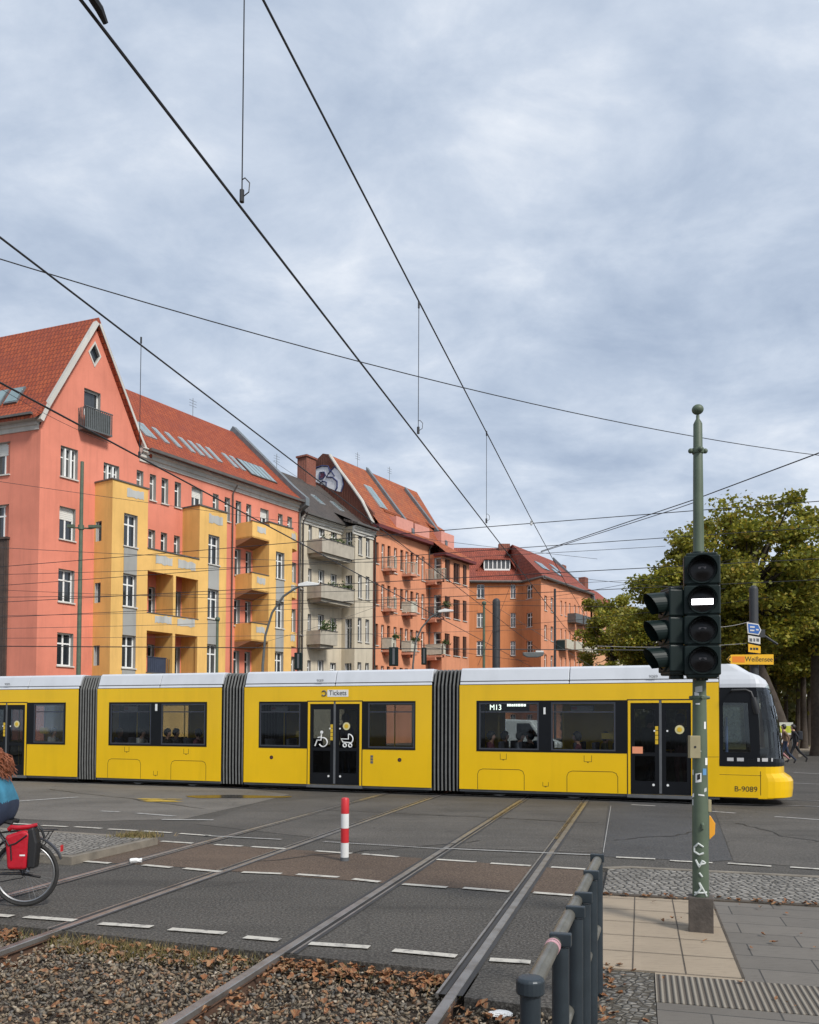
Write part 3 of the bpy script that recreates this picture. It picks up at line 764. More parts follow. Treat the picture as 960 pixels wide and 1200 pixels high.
for l_ in ([(450, 410), (500, 355), (560, 400), (590, 470), (600, 560), (575, 640)], [(250, 420), (265, 470), (280, 520)], [(330, 490), (335, 420), (385, 415), (400, 450), (370, 490), (330, 495)], [(335, 545), (370, 515), (410, 530), (405, 580)], [(455, 390), (480, 430), (500, 460)]):
    m2 = blob('line', l_, None, .03, gg, .055); n_ = len(mb.v); mb.v += m2.v; mb.f += [tuple(i + n_ for i in f) for f in m2.f]; mb.mi += m2.mi
obj('outline', mb, M_gr_blue, gg)
mb = blob('fill', [(338, 480), (345, 430), (385, 425), (392, 450), (365, 482)], None, .03, gg); obj('filling', mb, M_gr_purple, gg)
# party strips, chimneys, dormers
def slope_pt(x, t): return Vector((x, -.55 + (RYo + .55) * t, 18.0 + (RZo - 18.0) * t))
for pa, tt in ((428, .98), (473, .9)):
    xs_ = ox(pa, RYo * tt) ; mb = MB(); a, b = slope_pt(xs_, .02), slope_pt(xs_, tt); mb.prism([a, a + Vector((.35, 0, 0)), a + Vector((.35, 0, .4)), a + Vector((0, 0, .4))], tuple(b - a)); obj('party_strip', mb, M_lead, orange)
ch = MB(); cy0, cz0 = hitx(FA, 363, 556, O0 - 2.0); ch.box(-2.4, -1.2, cy0, cy0 + 1.0, 17, FA.Z(358, 534, cy0)); ch.box(-2.5, -1.1, cy0 - .1, cy0 + 1.1, FA.Z(358, 534, cy0), FA.Z(358, 534, cy0) + .15)
obj('chimney', ch, M_brick, orange)
for (pa, pb, yt, yb, pp) in ((464, 484, 608, 622, 0), (486, 503, 616, 628, 0), (517, 532, 625, 638, 0)):
    t0 = .12; yy = -.35; xa, xb = ox(pa, yy), ox(pb, yy)
    zt, zb = FA.Z((pa + pb) / 2, yt, yy), FA.Z((pa + pb) / 2, yb, yy)
    mb = MB(); mb.box(xa, xb, yy, yy + .12, zb - .3, zt); mb.box(xa, xa + .12, yy + .12, yy + 1.6, zb - .3, zt); mb.box(xb - .12, xb, yy + .12, yy + 1.6, zb - .3, zt)
    dm = obj('dormer', mb, paint('pink_dormer_plaster', (.62, .28, .22), .85, .1), orange)
    mb = MB(); mb.box(xa + .2, xb - .2, yy + 1.3, yy + 1.35, zb, zt + .55); obj('pane', mb, M_pane, dm)
    mb = MB(); mb.prism([(xa - .1, yy + 1.1, zt + .5), (xb + .1, yy + 1.1, zt + .5), (xb + .1, yy + 3.2, zt + 1.9), (xa - .1, yy + 3.2, zt + 1.9)], (0, 0, .15)); mb.prism([(xa, yy + 1.2, zt), (xa, yy + 1.2, zt + .5), (xa, yy + 2.8, zt + 1.6)], (.12, 0, 0)); mb.prism([(xb - .12, yy + 1.2, zt), (xb - .12, yy + 1.2, zt + .5), (xb - .12, yy + 2.8, zt + 1.6)], (.12, 0, 0)); obj('dormer_roof', mb, M_tile_or, dm)
slo = (RZo - 18) / (RYo + .55)
for px_ in (434, 438): skylight(orange, ox(px_, 2), ox(px_, 2) + .6, 20, 22.2, -.55, 18.0, slo)
mb = MB()
for k in range(4): mb.cyl((sO - .6, 2 + k * .5, 17), (sO - .6, 2 + k * .5, FA.Z(549, 632, 2)), .03, seg=6)
mb.cyl((sO - .6, 1.9, FA.Z(549, 634, 2)), (sO - .6, 3.6, FA.Z(549, 634, 2)), .03, seg=6); mb.cyl((sO - .6, 3.6, 20.5), (sO - .6, 5.4, 18.6), .03, seg=6); obj('roof_railing', mb, M_iron, orange)

# ---------------- red-roofed corner house beyond the side street
PR_ = far(634, 700, 97.0); sR = FA.loc(PR_)[0]
FR = Frame(far(547, 700, 100.5).x, 100.5, 0.0)
red = empty('corner_house', FR.o, 0.0)
tag(red, 'deep orange corner house with dull red mansard roof beyond the side street', 'building', 'apartment houses behind the tram')
rx = lambda px, y=0.0: FR.X(px, y)
RW = rx(612)
zt = FR.Z(580, 681.5, -.4)
wl = []
for z0_, z1_ in ((FR.Z(563, 701), FR.Z(563, 684.5)), (FR.Z(563, 735), FR.Z(563, 718)), (FR.Z(563, 768), FR.Z(563, 751)), (1.2, 2.9)):
    wl += [(rx(559), rx(568), z0_, z1_, 'std'), (rx(598.5), rx(604.5), z0_, z1_, 'std')]
wall_with_windows(red, 'wall', rect(-3, RW, 0, zt), wl, 0, [M_orange2, M_orange2], None, .25)
cpt = PR_ - FR.o; sy = cpt.y; sxl = cpt.x
a2 = math.atan2(sy, sxl - RW); l2 = math.hypot(sxl - RW, sy); b2 = (Vector((RW, 0, 0)), a2)
F2 = Frame(FR.o.x + RW, FR.o.y, a2)
wl = []
for q_ in ((F2.Z(620, 701.5), F2.Z(620, 685.5)), (F2.Z(620, 735), F2.Z(620, 718)), (F2.Z(620, 768), F2.Z(620, 751)), (1.2, 2.9)):
    wl += [(F2.X(617), F2.X(624), q_[0], q_[1], 'std')]
wall_with_windows(red, 'wall', rect(0, l2, 0, zt), wl, 0, [M_orange2, M_orange2], b2, .25)
b3 = (Vector((sxl, sy, 0)), FA.a); F3 = Frame(PR_.x, PR_.y, FA.a); L3 = F3.X(692)
wl = []
for z in (4.7, 8.1, 11.5, 14.9):
    for px_ in (638, 645.5, 657, 662, 667, 673, 677.5, 682, 686.5): wl.append((F3.X(px_), F3.X(px_ + (3 if px_ < 650 else 1.8)), z, z + 1.7, 'narrow', M_white))
wall_with_windows(red, 'wall', rect(0, L3, 0, zt), wl, 0, [M_orange, M_orange], b3, .25)
for px_, z, w_ in ((654, 10.9, 2.2), (654, 7.5, 2.2), (665, 14.3, 2.2), (665, 10.9, 2.2), (665, 7.5, 2.2), (675, 14.3, 2.2), (675, 10.9, 2.2), (675, 7.5, 2.2), (684, 14.3, 2.2), (684, 10.9, 2.2), (684, 7.5, 2.2)):
    mb = MB(); xa = F3.X(px_); mb.box(xa, xa + w_, -1.1, -.003, z - .15, z); mb.box(xa, xa + w_, -1.1, -1.05, z, z + .95); mb.box(xa, xa + .05, -1.05, -.003, z, z + .95)
    place(obj('balcony', mb, M_rail if z < 14 else M_iron, red), b3)
mb = MB(); W3 = 11
def g2(x, y, z): 
    c, s_ = math.cos(b3[1]), math.sin(b3[1]); return Vector((sxl + c * x - s_ * y, sy + s_ * x + c * y, z))
rz_ = FR.Z(580, 642, 4.5); A0, A1 = Vector((-3, -.4, zt)), Vector((RW, -.4, zt)); A2 = g2(-.2, -.45, zt); A3 = g2(L3, -.45, zt)
Bz = rz_; B0_, B1_ = Vector((-3, 4.6, Bz)), Vector((RW - 1.2, 4.6, Bz)); B2_ = g2(3.2, 5.2, Bz - .1); B3_ = g2(L3, 5.2, Bz - .1)
for q_ in ([A0, A1, B1_, B0_], [A1, A2, B2_, B1_], [A2, A3, B3_, B2_]): mb.poly(q_)
C1 = g2(6, 11, zt); C3 = g2(L3, 11, zt); mb.poly([B0_, B1_, Vector((-3, 12, zt))]); mb.poly([B1_, C1, Vector((-3, 12, zt))]); mb.poly([B1_, B2_, C1]); mb.poly([B2_, B3_, C3, C1])
obj('roof', mb, M_tile_rd, red)
mb = MB()
for a, b in ((A0, A1), (A1, A2), (A2, A3)): mb.tube([a, b], .16, 6)
obj('gutter', mb, M_gutter, red)
mb = MB(); mb.prism([g2(L3, 0, 0), g2(L3 + .3, 0, 0), g2(L3 + .3, 0, 17.5), g2(L3, 0, 17.5)], tuple(g2(0, 11, 0) - g2(0, 0, 0))); obj('side_wall', mb, M_brick, red)
mb = MB(); mb.prism([g2(L3, -.5, 17.6), g2(L3, -.5, 18.3), g2(L3, 5.2, Bz + .4), g2(L3, 5.2, Bz - .2)], tuple(g2(.3, 0, 0) - g2(0, 0, 0))); obj('party_strip', mb, M_lead, red)
mb = MB(); xa, xb = rx(567.5, 1.2), rx(597.5, 1.2); z0_, z1_ = FR.Z(582, 666.5, 1.2), FR.Z(582, 656, 1.2)
mb.box(xa, xb, 1.2, 1.28, z0_ - .2, z0_); 
for k in range(7): xx = xa + (xb - xa) * k / 6; mb.box(xx - .06, xx + .06, 1.19, 1.27, z0_, z1_)
dm = obj('dormer', mb, M_white, red)
mb = MB(); mb.box(xa, xb, 1.3, 1.35, z0_, z1_); obj('pane', mb, M_pane, dm)
mb = MB(); mb.prism([(xa - 1, 1.0, z0_ - .2), (xa - .02, 1.0, z1_ + .1), (xb + .02, 1.0, z1_ + .1), (xb + 1, 1.0, z0_ - .2), (xb + .8, 1.0, z0_ - .2), (xb, 1.0, z1_), (xa, 1.0, z1_), (xa - .8, 1.0, z0_ - .2)], (0, 3.5, 0)); obj('dormer_roof', mb, M_tile_rd, dm)
for (t_, u_) in ((.2, .35), (.26, .35), (.5, .3), (.62, .5)):
    a = A2.lerp(A3, t_).lerp(B2_.lerp(B3_, t_), u_); mb = MB(); e1 = (A3 - A2).normalized(); e2 = (B3_ - A3).normalized(); n_ = e1.cross(e2).normalized(); n_ = n_ if n_.z > 0 else -n_
    mb.prism([a, a + e1 * 1.2, a + e1 * 1.2 + e2 * 1.5, a + e2 * 1.5], tuple(n_ * .12)); obj('skylight', mb, M_skyl, red)
ch = MB(); c_ = g2(5, 7.0, 0)
ch.box(c_.x - .9, c_.x + .5, c_.y - .4, c_.y + .4, 19, Bz + .45); obj('chimney', ch, M_brick, red)

for par_, x_, y_, zt_ in ((beige, .12, -.1, 16.9), (orange, .15, -.12, 17.9), (orange, xO - .15, -.12, 17.9), (pink, XT(270.5, 0), -.1, 17.3)):
    mb = MB(); mb.tube([(x_, y_ - .4, zt_), (x_, y_, zt_ - .5), (x_, y_, 0)], .05, 8); obj('downpipe', mb, M_gutter, par_, smooth=True)
for par_, x_, y_, z_ in ((pink, XT(230, 6), RY, RZ), (beige, 3.5, RYb, RZb), (orange, 4, RYo, RZo), (orange, 9, RYo, RZo)):
    mb = MB(); mb.cyl((x_, y_, z_ - .3), (x_, y_, z_ + 1.3), .02, seg=6)
    for q_ in (.7, .9, 1.1): mb.cyl((x_ - .35, y_, z_ + q_), (x_ + .35, y_, z_ + q_), .012, seg=5)
    obj('roof_aerial', mb, M_iron, par_)
# ---------------- two more houses further down the row
for i, (pa, pb, zt_, m1, m2, lbl) in enumerate(((693, 712, 17.0, M_peach, M_tile_gr, 'peach house with dark grey roof, just past the red mansard house'), (713, 742, 16.5, M_beige, M_tile_rd, 'farthest small house of the row, half hidden by the trees'))):
    h = empty('apartment_house', FA.w(X0(pa) + .4, 0), FA.a); tag(h, lbl, 'building', 'apartment houses behind the tram')
    W_ = X0(pb) - X0(pa) - .4; wl = []
    for z in (4.7, 8.1, 11.5, 14.2):
        for k in range(int(W_ / 2.4)): wl.append((1 + k * 2.4, 1.9 + k * 2.4, z, z + 1.6, 'narrow'))
    wall_with_windows(h, 'wall', rect(0, W_, 0, zt_), wl, 0, [m1, m1], None, .25)
    mb = MB(); mb.prism([(0, -.5, zt_), (0, 5.5, zt_ + 5), (0, 11, zt_), (0, 11, zt_ - .3), (0, 0, zt_ - .3)], (W_, 0, 0)); rf = obj('roof', mb, m2, h)
    mb = MB(); mb.box(W_ * .4, W_ * .4 + 1.2, 5, 6, zt_ + 3, zt_ + 6.3); obj('chimney', mb, M_brick, rf)
    mb = MB(); mb.box(0, W_, 10.5, 11, 0, zt_); mb.box(W_ - .3, W_, 0, 10.5, 0, zt_); obj('rear_wall', mb, m1, h)
# ================================================================== ground, road, tracks
def asphalt(name, col, grain=.35, streak=.25, crack=True, tint=(1, 1, 1)):
    m_, nt, b = newmat(name)
    v = coords(nt, 'Object'); big = noise(nt, v, .5, 6, .6); fine = noise(nt, v, 42, 4, .8)
    vo = N(nt, 'ShaderNodeTexVoronoi'); vo.inputs['Scale'].default_value = 110; L(nt, v, vo.inputs['Vector'])
    c = mix(nt, ramp(nt, big, [(.3, (0,)*3), (.7, (1,)*3)]), sc3(col, .65), sc3(col, 1.35))
    sp = ramp(nt, fine, [(.46, (0,)*3), (.66, (1,)*3)]); dk = ramp(nt, fine, [(.34, (1,)*3), (.47, (0,)*3)]); c = mix(nt, mth(nt, 'MULTIPLY', dk, .6), c, sc3(col, .4))
    c = mix(nt, mth(nt, 'MULTIPLY', sp, grain), c, (.27 * tint[0], .25 * tint[1], .22 * tint[2]))
    v2 = coords(nt, 'Object', (.25, 2.2, 1), (0, 0, -TR.a)); g = noise(nt, v2, .9, 7, .65)
    c = mix(nt, mth(nt, 'MULTIPLY', ramp(nt, g, [(.5, (0,)*3), (.7, (1,)*3)]), streak), c, sc3(col, .5))
    if crack:
        vc = N(nt, 'ShaderNodeTexVoronoi', feature='DISTANCE_TO_EDGE'); vc.inputs['Scale'].default_value = .28
        dv = N(nt, 'ShaderNodeVectorMath', operation='ADD'); nn = N(nt, 'ShaderNodeTexNoise'); nn.inputs['Scale'].default_value = 1.6; nn.inputs['Detail'].default_value = 6
        L(nt, v, nn.inputs['Vector']); L(nt, v, dv.inputs[0]); L(nt, nn.outputs['Color'], dv.inputs[1]); L(nt, dv.outputs[0], vc.inputs['Vector'])
        c = mix(nt, mth(nt, 'MULTIPLY', ramp(nt, vc.outputs['Distance'], [(0, (1,)*3), (.007, (0,)*3)]), .35), c, sc3(col, .35))
    L(nt, c, b.inputs['Base Color']); b.inputs['Roughness'].default_value = .82; b.inputs['Specular IOR Level'].default_value = .35
    h = mth(nt, 'ADD', mth(nt, 'MULTIPLY', vo.outputs['Distance'], .8), fine); bump(nt, b, h, .35, .006); return m_
M_asph = asphalt('asphalt_dark', (.047, .042, .036), .5, .4)
M_asph_l = asphalt('asphalt_worn_light', (.115, .104, .09), .6, .4)
M_asph_b = asphalt('asphalt_new_bluish', (.045, .045, .047), .4, .25, False)
M_asph_m = asphalt('asphalt_mid', (.066, .059, .051), .5, .45)
M_lane = asphalt('brown_cycle_lane', (.078, .052, .036), .5, .3, False, (1.1, .9, .75))
def marking(name, col=(.50, .47, .41), wear=.8):
    m_, nt, b = newmat(name); v = coords(nt); f = noise(nt, v, 9, 7, .7)
    c = mix(nt, mth(nt, 'MULTIPLY', ramp(nt, f, [(.5, (0,)*3), (.66, (1,)*3)]), wear), col, (.12, .115, .11))
    L(nt, c, b.inputs['Base Color']); b.inputs['Roughness'].default_value = .7; return m_
M_mark = marking('road_marking_paint'); M_mark2 = marking('worn_marking_paint', (.34, .33, .31), .9)
M_soil = asphalt('track_bed_soil', (.075, .055, .04), .3, .2, False)
def cobble(name, col, scale=11, joint=(.035, .03, .022), rot=0.0, moss=None):
    m_, nt, b = newmat(name); v = coords(nt, 'Object', (1, 1, 1), (0, 0, rot))
    vo = N(nt, 'ShaderNodeTexVoronoi', feature='DISTANCE_TO_EDGE'); vo.inputs['Scale'].default_value = scale; vo.inputs['Randomness'].default_value = .55; L(nt, v, vo.inputs['Vector'])
    vc = N(nt, 'ShaderNodeTexVoronoi'); vc.inputs['Scale'].default_value = scale; vc.inputs['Randomness'].default_value = .55; L(nt, v, vc.inputs['Vector'])
    sp = N(nt, 'ShaderNodeSeparateXYZ'); L(nt, vc.outputs['Color'], sp.inputs[0])
    c = mix(nt, sp.outputs[0], sc3(col, .65), sc3(col, 1.3))
    c = mix(nt, mth(nt, 'MULTIPLY', noise(nt, v, 60, 3), .4), c, sc3(col, .6))
    big = noise(nt, v, 1.3, 5)
    c = mix(nt, mth(nt, 'MULTIPLY', ramp(nt, big, [(.45, (0,)*3), (.7, (1,)*3)]), .5), c, moss or sc3(col, .45))
    c = mix(nt, ramp(nt, vo.outputs['Distance'], [(.04, (1,)*3), (.13, (0,)*3)]), c, joint)
    L(nt, c, b.inputs['Base Color']); b.inputs['Roughness'].default_value = .8
    bump(nt, b, ramp(nt, vo.outputs['Distance'], [(0, (0,)*3), (.25, (1,)*3)]), .9, .025); return m_
M_cob = cobble('small_granite_cobbles', (.27, .25, .22), 13, (.05, .045, .035))
M_cob2 = cobble('mosaic_paving', (.22, .205, .18), 19, (.06, .05, .035), .5, (.09, .075, .04))
def slabs(name, col, w_, h_, mortar=(.05, .045, .04), rot=0.0, msize=.006, streak=.3, off=.5):
    m_, nt, b = newmat(name); v = coords(nt, 'Object', (1, 1, 1), (0, 0, rot))
    br = N(nt, 'ShaderNodeTexBrick'); br.offset = off; br.inputs['Scale'].default_value = 1; br.inputs['Brick Width'].default_value = w_; br.inputs['Row Height'].default_value = h_
    br.inputs['Mortar Size'].default_value = msize; br.inputs['Color1'].default_value = (*sc3(col, .9), 1); br.inputs['Color2'].default_value = (*sc3(col, 1.1), 1); br.inputs['Mortar'].default_value = (*mortar, 1)
    L(nt, v, br.inputs['Vector']); c = br.outputs['Color']
    f = noise(nt, v, 120, 3, .7); g = noise(nt, v, 1.4, 6, .65)
    c = mix(nt, mth(nt, 'MULTIPLY', f, .5), c, sc3(col, .55)); c = mix(nt, mth(nt, 'MULTIPLY', ramp(nt, g, [(.45, (0,)*3), (.7, (1,)*3)]), streak), c, sc3(col, .5))
    v3 = coords(nt, 'Object', (2.2, 14, 1), (0, 0, rot)); k = noise(nt, v3, 3, 6, .7); c = mix(nt, mth(nt, 'MULTIPLY', ramp(nt, k, [(.53, (0,)*3), (.64, (1,)*3)]), .35), c, sc3(col, .4))
    L(nt, c, b.inputs['Base Color']); b.inputs['Roughness'].default_value = .85
    bump(nt, b, mth(nt, 'ADD', mth(nt, 'MULTIPLY', br.outputs['Fac'], -1.0), mth(nt, 'MULTIPLY', f, .25)), .5, .008); return m_
TK = Frame(0, 0, -math.atan(.27))     # x across the main track, y along it
M_slab = slabs('light_guide_slabs', (.37, .295, .21), 90, 90.0, rot=-TK.a, msize=0, off=0)
M_pav = slabs('grey_pavers', (.165, .147, .125), .8, .36, (.03, .03, .028), -TK.a, .006)
M_kerb = paint('granite_kerb', (.19, .165, .13), .8, .3, 5, bmp=.5, bscale=60)
M_kerbd = paint('dirty_kerb', (.07, .055, .04), .9, .4, 6, bmp=.5, bscale=60)
M_grass = asphalt('dry_grass_ground', (.12, .10, .035), .35, .3, False, (1, .9, .4))
M_path = asphalt('sandy_path', (.30, .25, .19), .35, .2, False)

def sheet(name, pts, z, mat, thick=0.0, label=None):
    """pts: world xy points in order"""
    mb = MB()
    if thick: mb.prism([(p[0], p[1], z - thick) for p in pts], (0, 0, thick))
    else: mb.poly([(p[0], p[1], z) for p in pts])
    a = sum((pts[i][0] * pts[(i + 1) % len(pts)][1] - pts[(i + 1) % len(pts)][0] * pts[i][1]) for i in range(len(pts)))
    if a < 0 and not thick: mb.f = [tuple(reversed(f)) for f in mb.f]
    o = obj(name, mb, mat); tag(o, kind='structure'); return o
G = lambda a, b, z=0.0: gnd(a, b, z)
sheet('ground', [(-400, -60), (400, -60), (400, 900), (-400, 900)], -.17, M_soil)
# road slab: everything beyond the ballast edge
E0, E1 = G(0, 1083), G(540, 1139); ed = (E1 - E0).normalized()
EL = E0 - ed * 60; 
KX = TK.loc(G(707, 1049))[0]                       # pavement edge in track frame
def TKw(x, y): p = TK.w(x, y); return (p.x, p.y)
eY2 = TK.loc(G(560, 1170))[1]
# the road edge between the rail and the railing
xB_ = -1.15
pA = TK.w(xB_, 0); tB = (E1 - E0)
def isect(p, d, q, e):
    det = d.x * (-e.y) + e.x * d.y; r_ = q - p; return p + d * ((r_.x * (-e.y) + e.x * r_.y) / det)
P1 = isect(E0, ed, TK.w(xB_ + .05, 0), TK.y)
P2 = TK.w(xB_ + .05, eY2); P3 = TK.w(KX, eY2 - .08)
P4 = TK.w(KX, TK.loc(G(707, 1015))[1]); P5 = TK.w(60, TK.loc(G(707, 1015))[1] - 0.4)
sheet('road', [(EL.x, EL.y), (P1.x, P1.y), (P2.x, P2.y), (P3.x, P3.y), (P4.x, P4.y), (P5.x, P5.y), (300, 20), (300, 400), (-300, 400), (-300, EL.y + 10)], 0, M_asph, .16)
# surface patches, laid in the tram street's direction
def trpt(px, py): p = TR.loc(G(px, py)); return p[0], p[1]
yB, yC = trpt(300, 1025)[1], trpt(300, 996)[1]
yA = trpt(300, 1101)[1]
def trq(x0, x1, y0, y1): return [tuple(TR.w(a, b).xy) for a, b in ((x0, y0), (x1, y0), (x1, y1), (x0, y1))]
xk = lambda yy: TR.loc(TK.w(KX, 0))[0]
def patchpx(name, pts, z, mat): return sheet(name, [tuple(G(a, b).xy) for a, b in pts], z, mat)
patchpx('cycle_lane', [(190, 986), (425, 1001), (690, 1020.5), (706, 1021), (700, 1051), (600, 1045), (470, 1037), (205, 1016), (120, 1011), (60, 1006), (185, 984)], .004, M_lane)
patchpx('asphalt_patch', [(-200, 905), (40, 911), (290, 925), (340, 931), (300, 941), (215, 960), (90, 963), (-200, 950)], .004, M_asph_l)
patchpx('asphalt_patch', [(715, 936), (835, 945), (858, 1008), (836, 1010), (705, 1004)], .004, M_asph_b)
patchpx('asphalt_patch', [(836, 946), (1150, 972), (1150, 1032), (860, 1010)], .004, M_asph_m)
patchpx('asphalt_patch', [(300, 942), (400, 933), (520, 938), (712, 945), (706, 1000), (440, 990), (230, 966)], .004, M_asph_m)
# markings
mk = MB(); mk.m = 0
def dash(pa, pb, w_=.095, m_=0, z=.012):
    a, b = G(*pa), G(*pb); d = (b - a).normalized(); n_ = Vector((-d.y, d.x, 0)) * w_ / 2
    mk.m = m_; mk.poly([(a - n_).xy.to_3d() + Vector((0, 0, z)), (b - n_).xy.to_3d() + Vector((0, 0, z)), (b + n_).xy.to_3d() + Vector((0, 0, z)), (a + n_).xy.to_3d() + Vector((0, 0, z))])
for a, b, c, d in ((-40, 1071, 14, 1075), (30, 1075.5, 88, 1080), (117, 1083.5, 178, 1087.5), (199, 1090, 264, 1095), (287, 1099.5, 328, 1103), (363, 1107, 433, 1111.5), (461, 1115, 535, 1122), (574, 1126, 622, 1129),
                   (-30, 996, 30, 1002), (42, 1007, 78, 1008.5), (90, 1009.5, 129, 1012.5), (168, 1014.5, 201, 1017.5), (216, 1018.5, 259, 1022.5), (284, 1023, 330, 1024.8), (348, 1025.5, 397, 1029), (414, 1031, 445, 1034.5), (472, 1037, 524, 1041), (543, 1041.5, 597, 1046), (625, 1047, 672, 1050.5),
                   (189, 986.5, 226, 989), (252, 990.5, 284, 992.5), (295, 993, 335, 995.5), (370, 998, 412, 1001), (425, 1001.5, 467, 1005), (512, 1008, 558, 1011), (575, 1012.5, 622, 1015.5), (646, 1017, 686, 1019.5),
                   (12, 965.5, 40, 967), (49, 968, 79, 969.5), (88, 969.5, 119, 971.5), (127, 972.2, 161, 974), (168, 974.5, 201, 976.5), (211, 977.5, 246, 980),
                   (722, 1005.3, 768, 1007.5), (785, 1009.3, 835, 1012), (853, 1012.5, 904, 1016), (926, 1017, 985, 1021), (1010, 1023, 1070, 1027)):
    dash((a, b), (c, d))
for a, b, c, d, w_ in ((20, 939.5, 92, 934.5, .16), (190, 961, 250, 961.5, .14), (118, 951, 140, 952, .12), (160, 953.5, 205, 957, .12), (740, 943.5, 768, 945, .14), (835, 951.5, 862, 953.5, .14), (908, 957.5, 962, 961.5, .12), (240, 980, 330, 984.5, .07), (520, 995, 700, 1003, .07), (930, 905.5, 965, 907.5, .16), (905, 917, 1000, 921, .1), (880, 958, 880.5, 958, .1), (716, 945, 707, 1000, .012)):
    dash((a, b), (c, d), w_, 1)
for i in range(60):
    t_ = i / 60; dash((380 + 140 * t_, 987 + 8.5 * t_), (381.2 + 140 * t_, 987.1 + 8.5 * t_), .09, 1)
tag(obj('road_markings', mk, [M_mark, M_mark2]), kind='structure')
ym = MB()
for cx0, cy0, n_ in ((190, 938.5, 6),):
    for i in range(n_ * 3):
        a = G(cx0 + random.uniform(-14, 16), cy0 + random.uniform(-1.9, 1.9)); r_ = random.uniform(.05, .13)
        ym.poly([(a.x + 2 * r_ * math.cos(k) * random.uniform(.7, 1.6), a.y + r_ * math.sin(k) * random.uniform(.5, 1), .010 + i * .0006) for k in np.linspace(0, 2 * math.pi, 9)[:-1]])
tag(obj('spray_marks', ym, marking('yellow_spray', (.55, .36, .03), .8)), kind='structure')
tm = MB(); rr = random.Random(21)
for (a, b, c, d) in ((380, 950, 700, 966), (60, 925, 240, 948), (860, 965, 1000, 990), (720, 985, 850, 975), (300, 1010, 560, 985)):
    p, q_ = G(a, b), G(c, d); n_ = 26; L_ = []; off = 0
    e_ = (q_ - p).normalized(); nn_ = Vector((-e_.y, e_.x, 0))
    for i in range(n_ + 1): off += rr.gauss(0, .035); wv = rr.uniform(.008, .022); L_.append((p.lerp(q_, i / n_) + nn_ * off, wv))
    for i in range(n_):
        (u, wa), (v, wb) = L_[i], L_[i + 1]; tm.poly([(x.x, x.y, .009) for x in (u - nn_ * wa, v - nn_ * wb, v + nn_ * wb, u + nn_ * wa)])
tag(obj('tar_seams', tm, paint('tar', (.016, .015, .014), .5, .2)), kind='structure')
# wet stain and manhole cover
sh_ = MB(); c_ = G(275, 934); sh_.poly([(c_.x + 1.3 * math.cos(k) * random.uniform(.8, 1.15), c_.y + .45 * math.sin(k) * random.uniform(.8, 1.2), .011) for k in np.linspace(0, 2 * math.pi, 19)[:-1]])
o_ = obj('damp_patch', sh_, paint('damp_asphalt', (.022, .022, .022), .25, .2)); tag(o_, kind='structure')

# ---------------- pavement on the right
zP = .05
yS0, yS1 = TK.loc(G(707, 1049, zP))[1], TK.loc(G(740, 1137, zP))[1]
yC1 = TK.loc(G(707, 1015, zP))[1]
def tkrect(name, x0, x1, y0, y1, mat, z=zP, thick=.2): return sheet(name, [TKw(x0, y0), TKw(x1, y0), TKw(x1, y1), TKw(x0, y1)], z, mat, thick)
xS = TK.loc(G(835, 1057, zP))[0]; xS2 = TK.loc(G(767, 1141, zP))[0]
yR0, yR1 = TK.loc(G(768, 1142, zP))[1], TK.loc(G(768, 1174, zP))[1]
# cobbled strip with light kerb towards the road: a wedge that widens to the right
pts = [TKw(KX, yS0 + .09), TKw(30, yS0 + .09), TKw(30, yC1 - .75), TKw(KX + 1.2, yC1), TKw(KX + .25, yC1 + .02), TKw(KX, yC1 - .12)]
sheet('cobbled_strip', pts, zP - .012, M_cob, .1)
kb = [TKw(KX - .003, yC1 - .12), TKw(KX + .25, yC1 + .022), TKw(KX + 1.2, yC1 + .002), TKw(30, yC1 - .748), TKw(30, yC1 - .65), TKw(KX + 1.2, yC1 + .11), TKw(KX + .2, yC1 + .13), TKw(KX - .1, yC1 - .05)]
sheet('kerb', kb, zP - .004, M_kerb, .12)
tkrect('kerb', KX, 30, yS0 + .0, yS0 + .088, M_kerbd, zP + .012, .15)
tkrect('pavement', KX, xS, yS1, yS0 - .002, M_slab)
tkrect('pavement', xS + .003, 30, yR0 + .003, yS0 - .002, M_pav)
tkrect('cobbled_strip', KX, xS2, -6, yS1 - .003, M_cob2, zP - .006)
tkrect('pavement', xS2 + .003, 30, -6, yR1 - .003, M_pav)
tkrect('pavement', xS2 + .003, xS + .0, yR0 + .003, yS1 - .003, M_slab)
def ribs():
    m_, nt, b = newmat('ribbed_paving'); v = coords(nt, 'Object', (1, 1, 1), (0, 0, -TK.a)); s_ = N(nt, 'ShaderNodeSeparateXYZ'); L(nt, v, s_.inputs[0])
    f = mth(nt, 'SINE', mth(nt, 'MULTIPLY', s_.outputs[0], 2 * math.pi / .04)); g = ramp(nt, mth(nt, 'MULTIPLY_ADD', f, .5, .5), [(.25, (.075, .06, .045)), (.6, (.29, .26, .21))])
    n_ = noise(nt, v, 2, 5); c = mix(nt, mth(nt, 'MULTIPLY', n_, .6), g, (.12, .10, .08)); L(nt, c, b.inputs['Base Color']); b.inputs['Roughness'].default_value = .85
    bump(nt, b, f, .8, .01); return m_
tkrect('tactile_paving', xS2 + .003, 30, yR1, yR0, ribs(), zP + .004)
